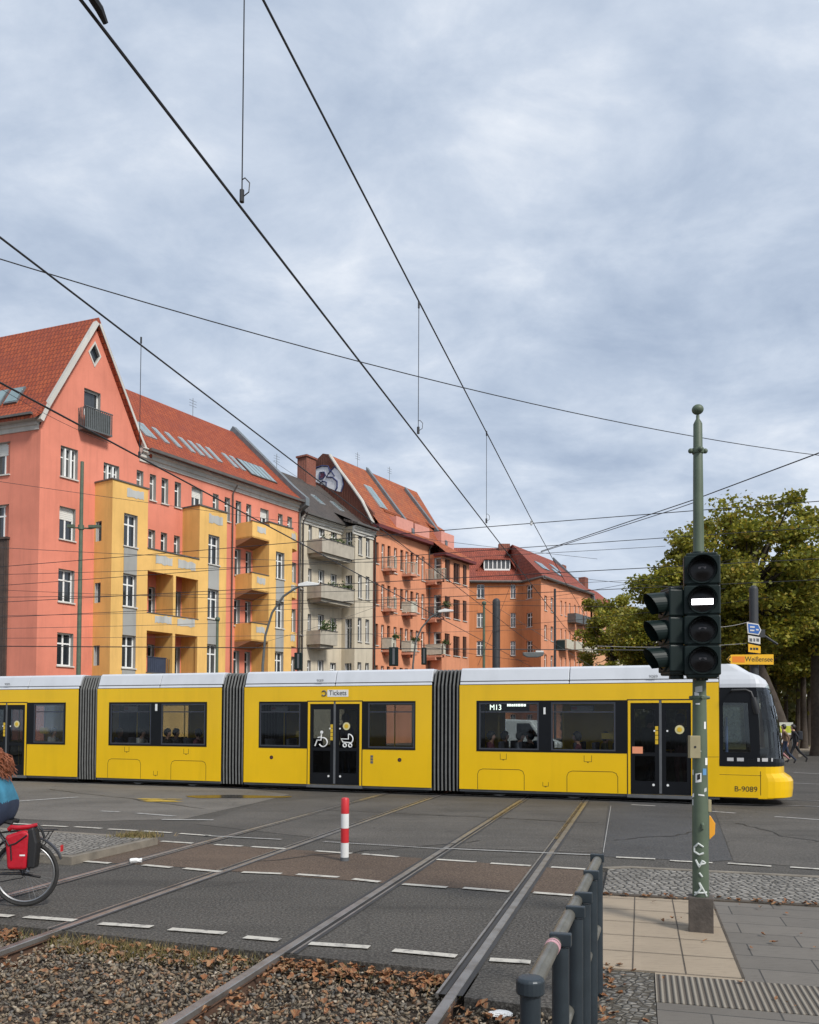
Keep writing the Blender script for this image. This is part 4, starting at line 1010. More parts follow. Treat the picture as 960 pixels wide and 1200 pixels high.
# slab joints of the light slabs
mb = MB()
for xx in (TK.loc(G(743, 1090, zP))[0], TK.loc(G(796, 1097, zP))[0]):
    a, b = TK.w(xx, yS1, zP + .004), TK.w(xx, yS0 - .01, zP + .004); n_ = TK.x * .004; mb.poly([a - n_, a + n_, b + n_, b - n_])
yy = yS1
while yy < yS0 - .1:
    a, b = TK.w(KX, yy, zP + .0044), TK.w(xS, yy, zP + .0044); n_ = TK.y * .004; mb.poly([a - n_, b - n_, b + n_, a + n_]); yy += .5
a, b = TK.w(xS, yS1, zP + .0045), TK.w(xS, yS0 - .01, zP + .0045); n_ = TK.x * .008; mb.poly([a - n_, a + n_, b + n_, b - n_])
tag(obj('pavement_joints', mb, M_kerbd), kind='structure')

# ---------------- cobbled island on the left
isl = [(-160, 961), (-20, 968), (60, 972.5), (150, 978.5), (185, 981), (84, 1003.5), (0, 997), (-160, 984)]
w_ = [G(a, b, .11) for a, b in isl]
mb = MB(); mb.prism([(p.x, p.y, -.1) for p in w_], (0, 0, .2)); tag(obj('traffic_island', mb, M_kerb), kind='structure')
cen = sum(w_, Vector()) / len(w_)
def shrink(pts, d):
    out_ = []
    n_ = len(pts)
    for i in range(n_):
        a, b, c = pts[i - 1], pts[i], pts[(i + 1) % n_]; e1 = (b - a).normalized(); e2 = (c - b).normalized(); n1 = Vector((-e1.y, e1.x, 0)); n2 = Vector((-e2.y, e2.x, 0))
        m_ = (n1 + n2).normalized(); s_ = 1 if (cen - b).dot(m_) > 0 else -1; out_.append(b + m_ * s_ * d)
    return out_
w2 = shrink(w_, .16)
mb = MB(); mb.poly([(p.x, p.y, .104) for p in w2]); o_ = obj('island_cobbles', mb, M_cob); tag(o_, kind='structure')
# far verge on the right, with its kerb and sandy path
v0, v1 = G(896, 897), G(960, 881.5); vd = (v1 - v0).normalized(); v2 = v0 + vd * 160; vn = Vector((-vd.y, vd.x, 0)); vn = vn if vn.y > 0 else -vn
va = v0 - vd * 1.5
sheet('verge', [(v2 + vn * 1.9).xy[:], (v2 + vn * 220).xy[:], (va + TDIR * 200).xy[:], (va + TDIR * 1.9 / max(.2, TDIR.dot(vn))).xy[:]], .10, M_grass, .2)
sheet('footpath', [(va + vn * .2).xy[:], (v2 + vn * .2).xy[:], (v2 + vn * 1.897).xy[:], (va + vn * 1.897).xy[:]], .10, M_path, .2)
sheet('kerb', [va.xy[:], v2.xy[:], (v2 + vn * .197).xy[:], (va + vn * .197).xy[:]], .12, M_kerb, .2)
# pavement in front of the houses
h0, h1 = FA.w(-40, -4.5), FA.w(120, -4.5)
sheet('pavement', [h0.xy[:], h1.xy[:], FA.w(120, 30).xy[:], FA.w(-40, 30).xy[:]], .12, M_pav, .2)

# ---------------- rails
def railmat(name, col, rough, rust):
    m_, nt, b = newmat(name); v = coords(nt); f = noise(nt, v, 3.5, 6, .65)
    c = mix(nt, ramp(nt, f, [(.45, (0,)*3), (.62, (1,)*3)]), col, rust); L(nt, c, b.inputs['Base Color'])
    b.inputs['Metallic'].default_value = .75; b.inputs['Roughness'].default_value = rough; return m_
M_railtop = railmat('polished_rail', (.36, .34, .32), .36, (.24, .215, .19))
M_railsd = paint('rusty_rail_side', (.10, .055, .035), .85, .35, 9)
M_groove = paint('rail_groove_dirt', (.02, .018, .016), .95, .3)
M_grooveY = paint('groove_leaf_litter', (.15, .10, .035), .95, .5, 4)
M_seal = paint('rail_sealant', (.035, .034, .034), .7, .2)
def rail(x, fr, y0, y1, side, label, group, edge=None, open_until=None):
    """side: +1 groove on the right of the head. one long object with head, groove"""
    root = empty('tram_rail', fr.w(x, y0), fr.a); tag(root, label, 'rail', group)
    LN = y1 - y0
    ys = open_until - y0 if open_until is not None else 0
    hd = MB(); hd.m = 0
    prof = [(-.036, -.03), (-.036, .004), (-.030, .009), (.030, .009), (.036, .004), (.036, -.03)]
    hd.prism([(a, 0, b) for a, b in prof], (0, LN, 0)); obj('rail_head', hd, M_railtop, root)
    gv = MB(); s_ = side
    g0, g1 = sorted((s_ * .037, s_ * .085)); gv.quad((g0, ys, .0055), (g1, ys, .0055), (g1, LN, .0055), (g0, LN, .0055)); obj('groove', gv, M_groove if fr is TK else M_groove, root)
    lp = MB(); g0, g1 = sorted((s_ * .085, s_ * .104)); lp.box(g0, g1, ys, LN, -.02, .010); obj('guard_lip', lp, M_railtop, root)
    se = MB()
    for a, b in ((-.036 - .035, -.037), (.037 if s_ < 0 else .105, .075 if s_ < 0 else .14)): se.quad((a, ys, .007), (b, ys, .007), (b, LN, .007), (a, LN, .007))
    obj('sealant', se, M_seal, root)
    if ys > 0:
        bd = MB(); bd.box(-.010, .010, 0, ys, -.155, -.03); bd.prism([(-.06, 0, -.17), (.06, 0, -.17), (.055, 0, -.158), (.012, 0, -.145), (-.012, 0, -.145), (-.055, 0, -.158)], (0, ys, 0)); 
        g0, g1 = sorted((s_ * .085, s_ * .104)); 
        obj('rail_web', bd, M_railsd, root)
        hb = MB(); hb.box(-.034, .034, 0, ys, -.045, -.0301); obj('head_underside', hb, M_railsd, root)
    return root
def yroad(x):   # where the ballast ends along a track line
    return TK.loc(isect(E0, ed, TK.w(x, 0), TK.y))[1]
XA, XBr, XC, XD = -2.665, -1.185, -4.76, -6.20
def far_leaf(x, y0, y1):
    mb = MB(); n_ = int((y1 - y0) / .12); rr = random.Random(int(abs(x) * 100))
    return mb
for x, s_, lb_ in ((XA, 1, 'left rail of the nearer track, from the ballast up to the tram'), (XBr, -1, 'rail of the nearer track that runs beside the railing'), (XC, -1, 'rail crossing the ballast corner left of the bollard'), (XD, 1, 'outermost rail that passes under the cyclist and the white cup')):
    rail(x, TK, -6, 60, s_, lb_, 'rails running away under the tram', None, max(yroad(x), -5.9) if x != XBr else eY2)
rail(.55, TR, -60, 90, 1, 'near rail of the cross street, under the tram side', 'rails under the tram')if False else None
TRr = Frame(TR.o.x, TR.o.y, TR.a - math.pi / 2)   # y runs along the street
for yy_, s_, lb_ in ((.5, 1, 'near rail carrying the tram along the cross street'), (1.97, -1, 'far rail carrying the tram along the cross street')):
    rail(-yy_, TRr, -70, 70, s_, lb_, 'rails under the tram', None, -69.9)
# ochre leaf litter lying in the far grooves
lit = MB(); rr = random.Random(5)
for x, ya_, yb_ in ((XA + .06, 15.5, 19.5), (XBr - .06, 13.2, 19.5)):
    for i in range(700):
        y = rr.uniform(ya_, yb_); u = x + rr.gauss(0, .016); p = TK.w(u, y, .013); r_ = rr.uniform(.006, .02); t_ = rr.uniform(0, 3)
        lit.poly([(p.x + r_ * math.cos(t_ + k), p.y + r_ * math.sin(t_ + k), p.z + rr.uniform(0, .004)) for k in (0, 1.6, 3.1, 4.6)])
tag(obj('leaf_litter', lit, M_grooveY, uv=False), 'ochre leaf litter lying in the rail grooves near the tram', 'leaf litter', kind='stuff')

# ---------------- ballast stones, leaves, dry grass
def in_bed(p):
    q_ = TK.loc(p)
    if q_[0] > KX - .02: return False
    s_ = (p - E0).cross(ed).z     # >0 on camera side
    if q_[0] < xB_ + .02: return s_ > .02
    return q_[1] < eY2 - .03
ico = bmesh.new(); bmesh.ops.create_icosphere(ico, subdivisions=1, radius=1.0); iv = np.array([v.co[:] for v in ico.verts]); ifc = np.array([[v.index for v in f.verts] for f in ico.faces]); ico.free()
protos = []
for k in range(14):
    hb = bmesh.new()
    for i in range(9):
        d = rng.normal(size=3); d /= np.linalg.norm(d); hb.verts.new(d * rng.uniform(.75, 1.1))
    r0 = bmesh.ops.convex_hull(hb, input=hb.verts[:]); bmesh.ops.delete(hb, geom=[g for g in r0['geom_interior'] if isinstance(g, bmesh.types.BMVert)], context='VERTS')
    hb.verts.index_update(); bmesh.ops.triangulate(hb, faces=hb.faces[:])
    protos.append((np.array([v.co[:] for v in hb.verts]), np.array([[v.index for v in f.verts] for f in hb.faces]))); hb.free()
def stones(name, n, xr, yr, zr, rad, mats, near=False):
    V = []; Fc = []; k = 0
    cnt = 0; nv = 0
    while cnt < n:
        x, y = rng.uniform(*xr), rng.uniform(*yr); p = TK.w(x, y)
        if not in_bed(p) or min(abs(x - r_) for r_ in (XA, XBr, XC, XD)) < .06: 
            k += 1
            if k > n * 30: break
            continue
        r_ = rng.uniform(*rad) * (1 if rng.random() > .15 else 1.4); sc_ = r_ * np.array([rng.uniform(1.0, 1.6), rng.uniform(.6, 1.0), rng.uniform(.35, .75)]); iv, ifc = protos[rng.integers(len(protos))]
        q_ = rng.normal(size=4); q_ /= np.linalg.norm(q_); a, b, c, d = q_
        Rm = np.array([[1-2*(c*c+d*d), 2*(b*c-a*d), 2*(b*d+a*c)], [2*(b*c+a*d), 1-2*(b*b+d*d), 2*(c*d-a*b)], [2*(b*d-a*c), 2*(c*d+a*b), 1-2*(b*b+c*c)]])
        v = (iv * sc_) @ Rm.T * np.array([1, 1, .8])
        z = rng.uniform(*zr); V.append(v + np.array([p.x, p.y, z])); Fc.append(ifc + nv); nv += len(iv); cnt += 1
    V = np.concatenate(V); Fc = np.concatenate(Fc)
    me = bpy.data.meshes.new(name); me.vertices.add(len(V)); me.vertices.foreach_set('co', V.ravel()); me.loops.add(len(Fc) * 3); me.loops.foreach_set('vertex_index', Fc.ravel().astype(np.int32))
    me.polygons.add(len(Fc)); me.polygons.foreach_set('loop_start', np.arange(0, len(Fc) * 3, 3, dtype=np.int32)); me.polygons.foreach_set('loop_total', np.full(len(Fc), 3, np.int32))
    me.update(); me.validate(); me.materials.append(mats); o = bpy.data.objects.new(name, me); COL.objects.link(o); return o
def island_mat(name, stops, rough=.85, trans=0.0, nz=60):
    m_, nt, b = newmat(name); g = nt.nodes.new('ShaderNodeNewGeometry'); c = ramp(nt, g.outputs['Random Per Island'], stops)
    v = coords(nt); c = mix(nt, mth(nt, 'MULTIPLY', noise(nt, v, nz, 3), .5), c, (.04, .035, .03)); L(nt, c, b.inputs['Base Color']); b.inputs['Roughness'].default_value = rough; b.inputs['Specular IOR Level'].default_value = .3
    return m_
M_stone = island_mat('ballast_stone', [(0, (.10, .085, .065)), (.2, (.26, .205, .14)), (.4, (.16, .15, .135)), (.55, (.34, .265, .175)), (.68, (.20, .185, .16)), (.84, (.30, .16, .08)), (.94, (.42, .34, .24)), (1, (.52, .45, .36))])
st = stones('ballast', 34000, (-8.2, KX), (2.9, 10.0), (-.14, -.045), (.011, .025), M_stone)
tag(st, 'grey and brown broken stone ballast between the rails', 'gravel', kind='stuff')
def leaves(name, n, sampler, size, mat, label, cat, zc=-.05, kind='stuff'):
    mb = MB()
    for i in range(n):
        r_ = sampler()
        if r_ is None: continue
        p, z = r_; s_ = random.uniform(*size); t_ = random.uniform(0, 6.28); tilt = random.uniform(-.5, .5)
        ca, sa = math.cos(t_), math.sin(t_); row = []
        shape = [(math.sin(q2) * random.uniform(.45, 1.0), math.cos(q2) * random.uniform(.5, 1.05)) for q2 in [6.283 * k2 / 12 + random.uniform(-.15, .15) for k2 in range(12)]]; cu = random.uniform(-.4, 1.1)
        pts = []
        for a, b in shape:
            a *= s_ * .8; b *= s_; zz = max(z - .004, z + abs(a) * cu + b * tilt + random.uniform(0, .25) * s_ + .006)
            pts.append((p.x + a * ca - b * sa, p.y + a * sa + b * ca, zz))
        c_ = (p.x, p.y, z + .004)
        for k in range(0, 12, 2): mb.poly([c_, pts[k], pts[k + 1]]); mb.poly([c_, pts[k + 1], pts[(k + 2) % 12]])
    o = obj(name, mb, mat, uv=False); tag(o, label, cat, kind=kind); return o
M_leafd = island_mat('dry_leaf', [(0, (.17, .06, .025)), (.25, (.34, .135, .05)), (.5, (.19, .08, .035)), (.7, (.42, .23, .11)), (.85, (.27, .18, .10)), (1, (.36, .18, .07))], .7, nz=25)
def s_edge():
    t_ = random.random(); x = random.choice([random.uniform(-6.3, -5), random.gauss(-3.2, .9), random.uniform(XA, XBr), random.uniform(-2.6, -1.3)])
    y = yroad(x) - abs(random.gauss(0, .16)) - .04; p = TK.w(x, y); return (p, random.uniform(-.07, -.02)) if in_bed(p) else None
def s_bed():
    x, y = random.uniform(-8, KX), random.uniform(2.8, 9.5); p = TK.w(x, y); return (p, random.uniform(-.06, -.03)) if in_bed(p) else None
def s_rail():
    x = random.choice([XA + abs(random.gauss(.1, .09)), XBr + abs(random.gauss(.12, .2)), XA - abs(random.gauss(.05, .05)), XBr + random.uniform(.1, .7)]); y = random.uniform(2.8, 7.2); p = TK.w(x, y); return (p, random.uniform(-.07, -.02)) if in_bed(p) else None
def s_post():
    x = KX + abs(random.gauss(.0, .13)) - .02; y = random.uniform(2.6, 6.3) ; return TK.w(x, y), zP + .002
def s_pav():
    x = random.uniform(KX, 2.5); y = random.choice([yS0 + random.gauss(0, .05), random.uniform(3, 9)]); return TK.w(x, y), zP + .014
lv = MB()
leaves('dry_leaves', 2300, lambda: random.choice([s_edge, s_rail, s_bed, s_bed, s_bed])(), (.016, .048), M_leafd, 'orange brown plane leaves scattered over the ballast', 'leaves')
leaves('dry_leaves', 520, lambda: random.choice([s_post, s_post, s_post, s_post, s_pav])() if random.random() < .9 else s_pav(), (.014, .036), M_leafd, 'brown leaves gathered along the foot of the railing', 'leaves')
gr = MB()
for i in range(2600):
    if i % 2: x = random.gauss(-4.1, .35)
    else: x = random.choice([random.gauss(-6.2, .9), random.gauss(-3.4, .5), random.uniform(-7.5, XBr)])
    y = yroad(x) - abs(random.gauss(0, .14)) - .01; p = TK.w(x, y, -.1)
    if not in_bed(p): continue
    h_ = random.uniform(.05, .13); d = Vector((random.gauss(0, .05), random.gauss(0, .05), h_)); s_ = Vector((random.uniform(-1, 1), random.uniform(-1, 1), 0)).normalized() * .003
    gr.poly([p - s_, p + s_, p + d * .6 + s_ * .7 + Vector((0, 0, 0)), p + d])
for i in range(700):
    p0 = G(165, 980.5, .1); p = Vector((p0.x + random.gauss(-.05, .16), p0.y + random.gauss(0, .08), .1)); h_ = random.uniform(.03, .1); d = Vector((random.gauss(0, .04), random.gauss(0, .04), h_)); s_ = Vector((random.uniform(-1, 1), random.uniform(-1, 1), 0)).normalized() * .006
    gr.poly([p - s_, p + s_, p + d])
M_dry = island_mat('dry_grass', [(0, (.34, .24, .11)), (.5, (.22, .17, .06)), (.8, (.12, .13, .03)), (1, (.40, .30, .16))], .8)
tag(obj('grass', gr, M_dry, uv=False), 'dry grass tufts along the road edge and the island tip', 'grass', kind='stuff')
# ================================================================== tram
M_ty = paint('tram_yellow', (.80, .485, .0), .28, .06, .6, coat=.2, spec=.4, streak=.16)
M_tw = paint('tram_white_roof', (.55, .57, .60), .45, .05, 1.2, streak=.15)
M_tb = paint('tram_black_band', (.008, .009, .011), .3, .1, spec=.18)
M_tg = paint('tram_grey_sill', (.10, .105, .11), .6, .2, 4, streak=.3)
M_td = paint('underframe_crease_black', (.012, .012, .012), .8, .3, 4)
M_bel = paint('bellows_rubber', (.11, .113, .11), .55, .2, 6)
M_gasket = paint('window_gasket', (.035, .038, .048), .5, .1)
M_int = paint('tram_interior_panel', (.07, .072, .075), .6, .1)
M_seat = paint('tram_seat_fabric', (.06, .065, .09), .9, .4, 14)
M_pole = paint('yellow_grab_pole', (.65, .42, .02), .35, .05)
M_steel = paint('bare_steel', (.30, .30, .30), .4, .2, 8, .8)
M_tglass = clear_glass('tram_tinted_glass', (.70, .72, .72), .16)
M_dglass = clear_glass('tram_door_glass', (.50, .52, .52), .14)
M_wsglass = clear_glass('windscreen_glass', (.80, .84, .80), .4)
M_sticker = paint('white_sticker', (.75, .75, .73), .5, .03)
M_orsticker = paint('orange_sticker', (.80, .30, .16), .5, .05)
M_line = paint('panel_gap', (.10, .055, .005), .8, .1)
M_black = paint('black_plastic', (.015, .015, .016), .5, .15)
m_, nt_, b_ = newmat('led_display'); b_.inputs['Base Color'].default_value = (.9, .9, .8, 1); b_.inputs['Emission Color'].default_value = (.85, .95, .85, 1); b_.inputs['Emission Strength'].default_value = 2.2; M_led = m_
m_, nt_, b_ = newmat('headlamp_glass'); b_.inputs['Base Color'].default_value = (.6, .6, .6, 1); b_.inputs['Roughness'].default_value = .1; b_.inputs['Metallic'].default_value = .3; M_lamp = m_

W = 2.4
zS = TR.Z(480, 922.5)            # bottom edge of the yellow skirt
zY = TR.Z(480, 803.5)            # top edge of yellow
zB0, zB1 = TR.Z(480, 879), TR.Z(480, 821.5)
tram = empty('tram', TR.o, TR.a)
tag(tram, 'yellow articulated tram with white roof and black bellows crossing the street', 'tram')
UX = lambda px: TR.X(px, 0, 860)
bands = []
def icon_tube(par, name, strokes, mat, y, r=.014, discs=()):
    mb = MB()
    for st_ in strokes: mb.tube([(a, y, b) for a, b in st_], r, 6)
    for a, b, rr_ in discs: mb.lathe((a, y - .004, b), [(rr_, 0), (rr_, .008)], 14, 'y')
    return obj(name, mb, mat, par)

def section(name, u0, u1, items, mat=M_ty, roof=True, seats=(), light_joint=None, far_items=None):
    """items: ('band', ua, ub, [(ga, gb), ...]) and ('door', ua, ub)"""
    holes = []
    for it in items:
        if it[0] == 'band': holes += [rect(a, b, zB0 + .045, zB1 - .045) for a, b in it[3]]
        else: holes.append(rect(it[1], it[2], zS + .001, zB1 - .01))
    body = MB(); outl = rect(u0, u1, zS, zY)
    body.panel(outl, holes, 0, .06, 0, 1)
    # far side: windows narrowed, extra wall added to block the light behind
    fm = Matrix(((1, 0, 0, 0), (0, -1, 0, W), (0, 0, 1, 0), (0, 0, 0, 1)))
    fw_ = (u1 - u0); fh = [rect(u0 + fw_ * a_, u0 + fw_ * b_, zB0 + .045, zB1 - .045) for a_, b_ in ((.10, .36), (.60, .84))]
    body.panel(outl, fh, 0, .06, 0, 1, M=fm)
    body.m = 1
    body.box(u0, u1, .06, W - .06, zS, zS + .1); 
    for uu in (u0, u1 - .05):     # end portals
        body.box(uu, uu + .05, .06, .55, zS + .1, zY); body.box(uu, uu + .05, W - .55, W - .06, zS + .1, zY); body.box(uu, uu + .05, .55, W - .55, zY - .35, zY)
    body.m = 0
    sec = obj(name, body, [mat, M_int], tram)
    # inner lining below the windows, ceiling
    inn = MB(); inn.box(u0 + .05, u1 - .05, .1, W - .1, zY - .12, zY - .06)
    for it in items:
        pass
    for y0_, y1_ in ((W - .10, W - .062),): inn.box(u0 + .05, u1 - .05, y0_, y1_, zS + .1, zB0)
    obj('ceiling', inn, M_int, sec)
    # near band
    for it in items:
        if it[0] == 'band':
            bm_ = MB(); bm_.panel(rect(it[1], it[2], zB0, zB1), [rect(a, b, zB0 + .045, zB1 - .045) for a, b in it[3]], -.006, .03, 0, 0); obj('window_band', bm_, M_tb, sec)
            for a, b in it[3]:
                f = MB(); z0, z1 = zB0 + .045, zB1 - .045; e = .035
                f.box(a, a + e, -.004, .03, z0, z1); f.box(b - e, b, -.004, .03, z0, z1); f.box(a + e, b - e, -.004, .03, z0, z0 + e); f.box(a + e, b - e, -.004, .03, z1 - e, z1)
                zt_ = z1 - (z1 - z0) * .2; f.box(a + e, b - e, .0, .03, zt_ - .015, zt_ + .015)
                wd = obj('window', f, M_gasket, sec)
                g = MB(); g.box(a + e * .5, b - e * .5, .01, .018, z0 + e * .5, z1 - e * .5); obj('pane', g, M_tglass, wd)
        else: door(sec, it[1], it[2])
    for h in fh:
        g = MB(); g.box(h[0][0], h[1][0], W - .03, W - .022, h[0][1], h[2][1]); obj('pane', g, M_tglass, sec)
    # sill strip below the skirt and chassis
    ch = MB(); ch.box(u0, u1, .03, W - .03, zS - .06, zS - .001); obj('grey_sill', ch, M_tg, sec)
    ch = MB(); ch.box(u0 + .1, u1 - .1, .14, W - .14, .07, zS - .061); obj('underframe', ch, M_td, sec)  # chassis box, lowered and widened to block light passing under the tram
    if roof:
        pr = [(0, zY + .012), (.02, zY + .05), (.13, zY + .37), (.20, zY + .42), (W - .20, zY + .42), (W - .13, zY + .37), (W - .02, zY + .05), (W, zY + .012)]
        joints = [u0] + ([light_joint] if light_joint else []) + [u1]
        for a, b in zip(joints[:-1], joints[1:]):
            r_ = MB(); r_.prism([(a + .008, p, q_) for p, q_ in pr], (b - a - .016, 0, 0)); obj('roof_panel', r_, M_tw, sec, bevel=.012, seg=2)
        r2 = MB(); r2.box(u0, u1, .03, W - .03, zY + .0, zY + .10); r2.box(u0 + .002, u1 - .002, .012, .03, zY - .01, zY + .0); obj('roof_gap', r2, M_td, sec)
    # seats
    for (us, row) in seats:
        for v in row:
            s_ = MB(); s_.box(us - .22, us + .22, v, v + .44, zS + .38, zS + .46); s_.box(us + .17, us + .24, v, v + .44, zS + .46, zS + 1.15); s_.box(us - .1, us + .1, v + .1, v + .3, zS + .1, zS + .38)
            obj('seat', s_, M_seat, sec, bevel=.02)
    n_ = max(1, int((u1 - u0) / 1.6))
    for k in range(n_):
        up = u0 + .8 + k * 1.6; p = MB(); p.cyl((up, .75, zS + .1), (up, .75, zY - .12), .017, seg=8); obj('grab_pole', p, M_pole, sec, smooth=True)
    return sec

def door(sec, ua, ub):
    """twin-leaf door: yellow surround, black leaves with glass"""
    z0, z1 = zS - .0, zB1 - .01; e = .055
    f = MB(); f.box(ua, ua + e, -.012, .05, z0, z1); f.box(ub - e, ub, -.012, .05, z0, z1)
    mid = (ua + ub) / 2; f.box(ua + e, mid - .03, -.012, .05, z1 - e, z1); f.box(mid + .03, ub - e, -.012, .05, z1 - e, z1)
    obj('door_surround', f, M_ty, sec)
    f = MB(); f.box(ua - .022, ua - .001, -.005, .03, z0, z1 + .03); f.box(ub + .001, ub + .022, -.005, .03, z0, z1 + .03); f.box(ua - .001, ub + .001, -.005, .03, z1 + .002, z1 + .03); obj('door_rubber', f, M_td, sec)
    s_ = MB(); s_.box(mid - .028, mid + .028, -.003, .045, z0 + .03, z1); obj('door_seal', s_, M_tg, sec)
    s_ = MB(); s_.box(ua - .02, ub + .02, -.03, .2, z0 - .075, z0 - .002); obj('door_step', s_, M_tg, sec)
    for k, (a, b) in enumerate(((ua + e, mid - .029), (mid + .029, ub - e))):
        zt = z1 - e; mb = MB(); zm = zB0 - .0; pa, pb = a + .09, b - .09
        mb.panel(rect(a, b, z0 + .03, zt), [rect(pa, pb, zm + .03, zt - .14), rect(pa, pb, z0 + .3, zm - .05)], .006, .03, 0, 0)
        lf = obj('door_leaf', mb, M_tb, sec)
        g = MB(); g.box(pa - .02, pb + .02, .02, .026, z0 + .28, zt - .12); obj('pane', g, M_dglass, lf)
        d = MB(); xh = (b - .06) if k == 0 else (a + .06); d.lathe((a + (b - a) * (.8 if k == 0 else .2), -.0, z0 + .22), [(.028, 0), (.028, .008)], 14, 'y'); obj('door_sensor', d, M_sticker, lf)
        d = MB(); d.lathe((a + .12 if k else b - .1, .0, zB0 + .62 - .1), [(.022, 0), (.022, .008)], 12, 'y'); obj('door_button', d, M_sticker, lf)
        if k == 0:
            d = MB()
            for q in range(4): d.box(b - .085, b - .02, -.002, .006, zB0 + .22 + q * .105, zB0 + .31 + q * .105)
            obj('button_strip', d, M_pole, lf)
    return

def hatch(sec, ua, ub, zt):
    h = MB(); r_ = .12
    pts = [(ua, zS + .01), (ua, zt - r_), (ua + r_ * .3, zt - r_ * .3), (ua + r_, zt), (ub - r_, zt), (ub - r_ * .3, zt - r_ * .3), (ub, zt - r_), (ub, zS + .01)]
    for i in range(len(pts) - 1):
        a, b = Vector((pts[i][0], 0, pts[i][1])), Vector((pts[i + 1][0], 0, pts[i + 1][1])); t = (b - a).normalized() * .006; n_ = Vector((-t.z, 0, t.x))
        h.poly([a - n_ + Vector((0, -.003, 0)), b - n_ + Vector((0, -.003, 0)), b + n_ + Vector((0, -.003, 0)), a + n_ + Vector((0, -.003, 0))])
    obj('hatch_outline', h, M_line, sec)
def flap(sec, uc, zc, w_=.16, h_=.14):
    h = MB()
    for a, b, c, d in ((uc - w_ / 2, uc + w_ / 2, zc - h_ / 2, zc - h_ / 2 + .009), (uc - w_ / 2, uc - w_ / 2 + .009, zc - h_ / 2, zc + h_ / 2), (uc + w_ / 2 - .009, uc + w_ / 2, zc - h_ / 2, zc + h_ / 2)): h.box(a, b, -.003, 0, c, d)
    h.box(uc - .02, uc + .02, -.004, 0, zc - h_ / 2 - .02, zc - h_ / 2 - .005)
    obj('flap', h, M_line, sec)
def bogie(sec, uc):
    b = MB(); b.box(uc - 1.15, uc + 1.15, .3, .42, .22, .34); b.box(uc - .3, uc + .3, .26, .4, .14, .3); bg = obj('bogie', b, M_td, sec)
    for k in (-.9, .9):
        w_ = MB(); w_.lathe((uc + k, .36, .31), [(.12, 0), (.30, .004), (.31, .02), (.31, .10), (.12, .104)], 28, 'y'); obj('wheel', w_, M_steel, bg)
def bellows(u0, u1):
    mb = MB(); n_ = 7; prof = []
    path = [(0.02, zS - .06), (0.0, zS + .4), (0.0, zY), (.04, zY + .10), (.13, zY + .34), (.22, zY + .40), (W - .22, zY + .40), (W - .04, zY + .10), (W, zY), (W, zS - .06)]
    us = []
    for k in range(n_ * 4 + 1):
        f_ = k / (n_ * 4); d = [0.05, .0, .0, .05][k % 4] if True else 0
        us.append((u0 + .012 + (u1 - u0 - .024) * f_, [.13, .03, .0, .03][k % 4]))
    rows = []
    for u, d in us:
        row = []
        for (y, z) in path:
            cy, cz = W / 2, (zS + zY) / 2; sx_ = 1 - d / (W / 2); sz_ = 1 - d / ((zY - zS) / 2 + .3); row.append((u, cy + (y - cy) * sx_, cz + (z - cz) * (sz_ if z > cz else 1)))
        rows.append(row)
    for i in range(len(rows) - 1):
        mb.m = 1 if i % 4 in (3, 0) else 0  # valleys black, ridges grey: shade in the folds put into the colours
        for j in range(len(path) - 1): mb.quad(rows[i][j], rows[i + 1][j], rows[i + 1][j + 1], rows[i][j + 1])
    mb.poly([r[0] for r in rows[::1]] + [rows[-1][-1], rows[0][-1]])
    return obj('bellows', mb, [M_bel, M_td], tram)

b1 = (UX(91.5), UX(113.5)); b2 = (UX(259.5), UX(286)); b3 = (UX(506), UX(538.5))
for b in (b1, b2, b3): bellows(*b)
# gangway inside the bellows
# --- door section in the middle
u0, u1 = b2[1], b3[0]
S2 = section('body_section', u0, u1, [('band', UX(303.5), UX(361) - .005, [(UX(304.5), UX(352))]), ('door', UX(361), UX(424)), ('band', UX(424) + .005, UX(487), [(UX(431.5), UX(486))])], light_joint=UX(392), seats=[(UX(300), (.15, .62, 1.5)), (UX(325), (.15, 1.5, 1.9)), (UX(470), (1.5, 1.9))])
# --- bogie section
u0, u1 = b1[1], b2[0]
S1 = section('body_section', u0, u1, [('band', UX(127.5), UX(242.5), [(UX(129.5), UX(177)), (UX(189), UX(240.5))])], light_joint=UX(186), seats=[(UX(140), (.15, .62, 1.5, 1.9)), (UX(165), (.15, .62, 1.5)), (UX(205), (.15, .62, 1.9)), (UX(232), (.15, .62, 1.5))])
hatch(S1, UX(127), UX(165.5), TR.Z(146, 889.5)); hatch(S1, UX(201), UX(242), TR.Z(220, 891.5)); bogie(S1, UX(185))
flap(S1, UX(149), TR.Z(149, 878)); flap(S1, UX(218.5), TR.Z(218, 880.5)); flap(S1, UX(183), TR.Z(183, 906), .14, .12)
# --- door section on the left
uE = b1[0]; u0 = uE - (b3[0] - b2[1])
S0 = section('body_section', u0, uE, [('door', UX(31) - (UX(424) - UX(361)), UX(31)), ('band', UX(31) + .005, UX(76.8), [(UX(39.5), UX(75))]), ('band', u0 + .4, UX(31) - (UX(424) - UX(361)) - .005, [(u0 + .42, UX(31) - (UX(424) - UX(361)) - .3)])], light_joint=UX(31), seats=[(UX(62), (.15, 1.5)), (UX(48), (1.5, 1.9))])
bellows(u0 - (b2[1] - b2[0]), u0)
uT1 = u0 - (b2[1] - b2[0]); uT0 = uT1 - (b2[0] - b1[1])
w_ = uT1 - uT0
ST = section('body_section', uT0, uT1, [('band', uT0 + .35, uT1 - .35, [(uT0 + .4, uT0 + w_ * .47), (uT0 + w_ * .55, uT1 - .4)])]); bogie(ST, (uT0 + uT1) / 2)
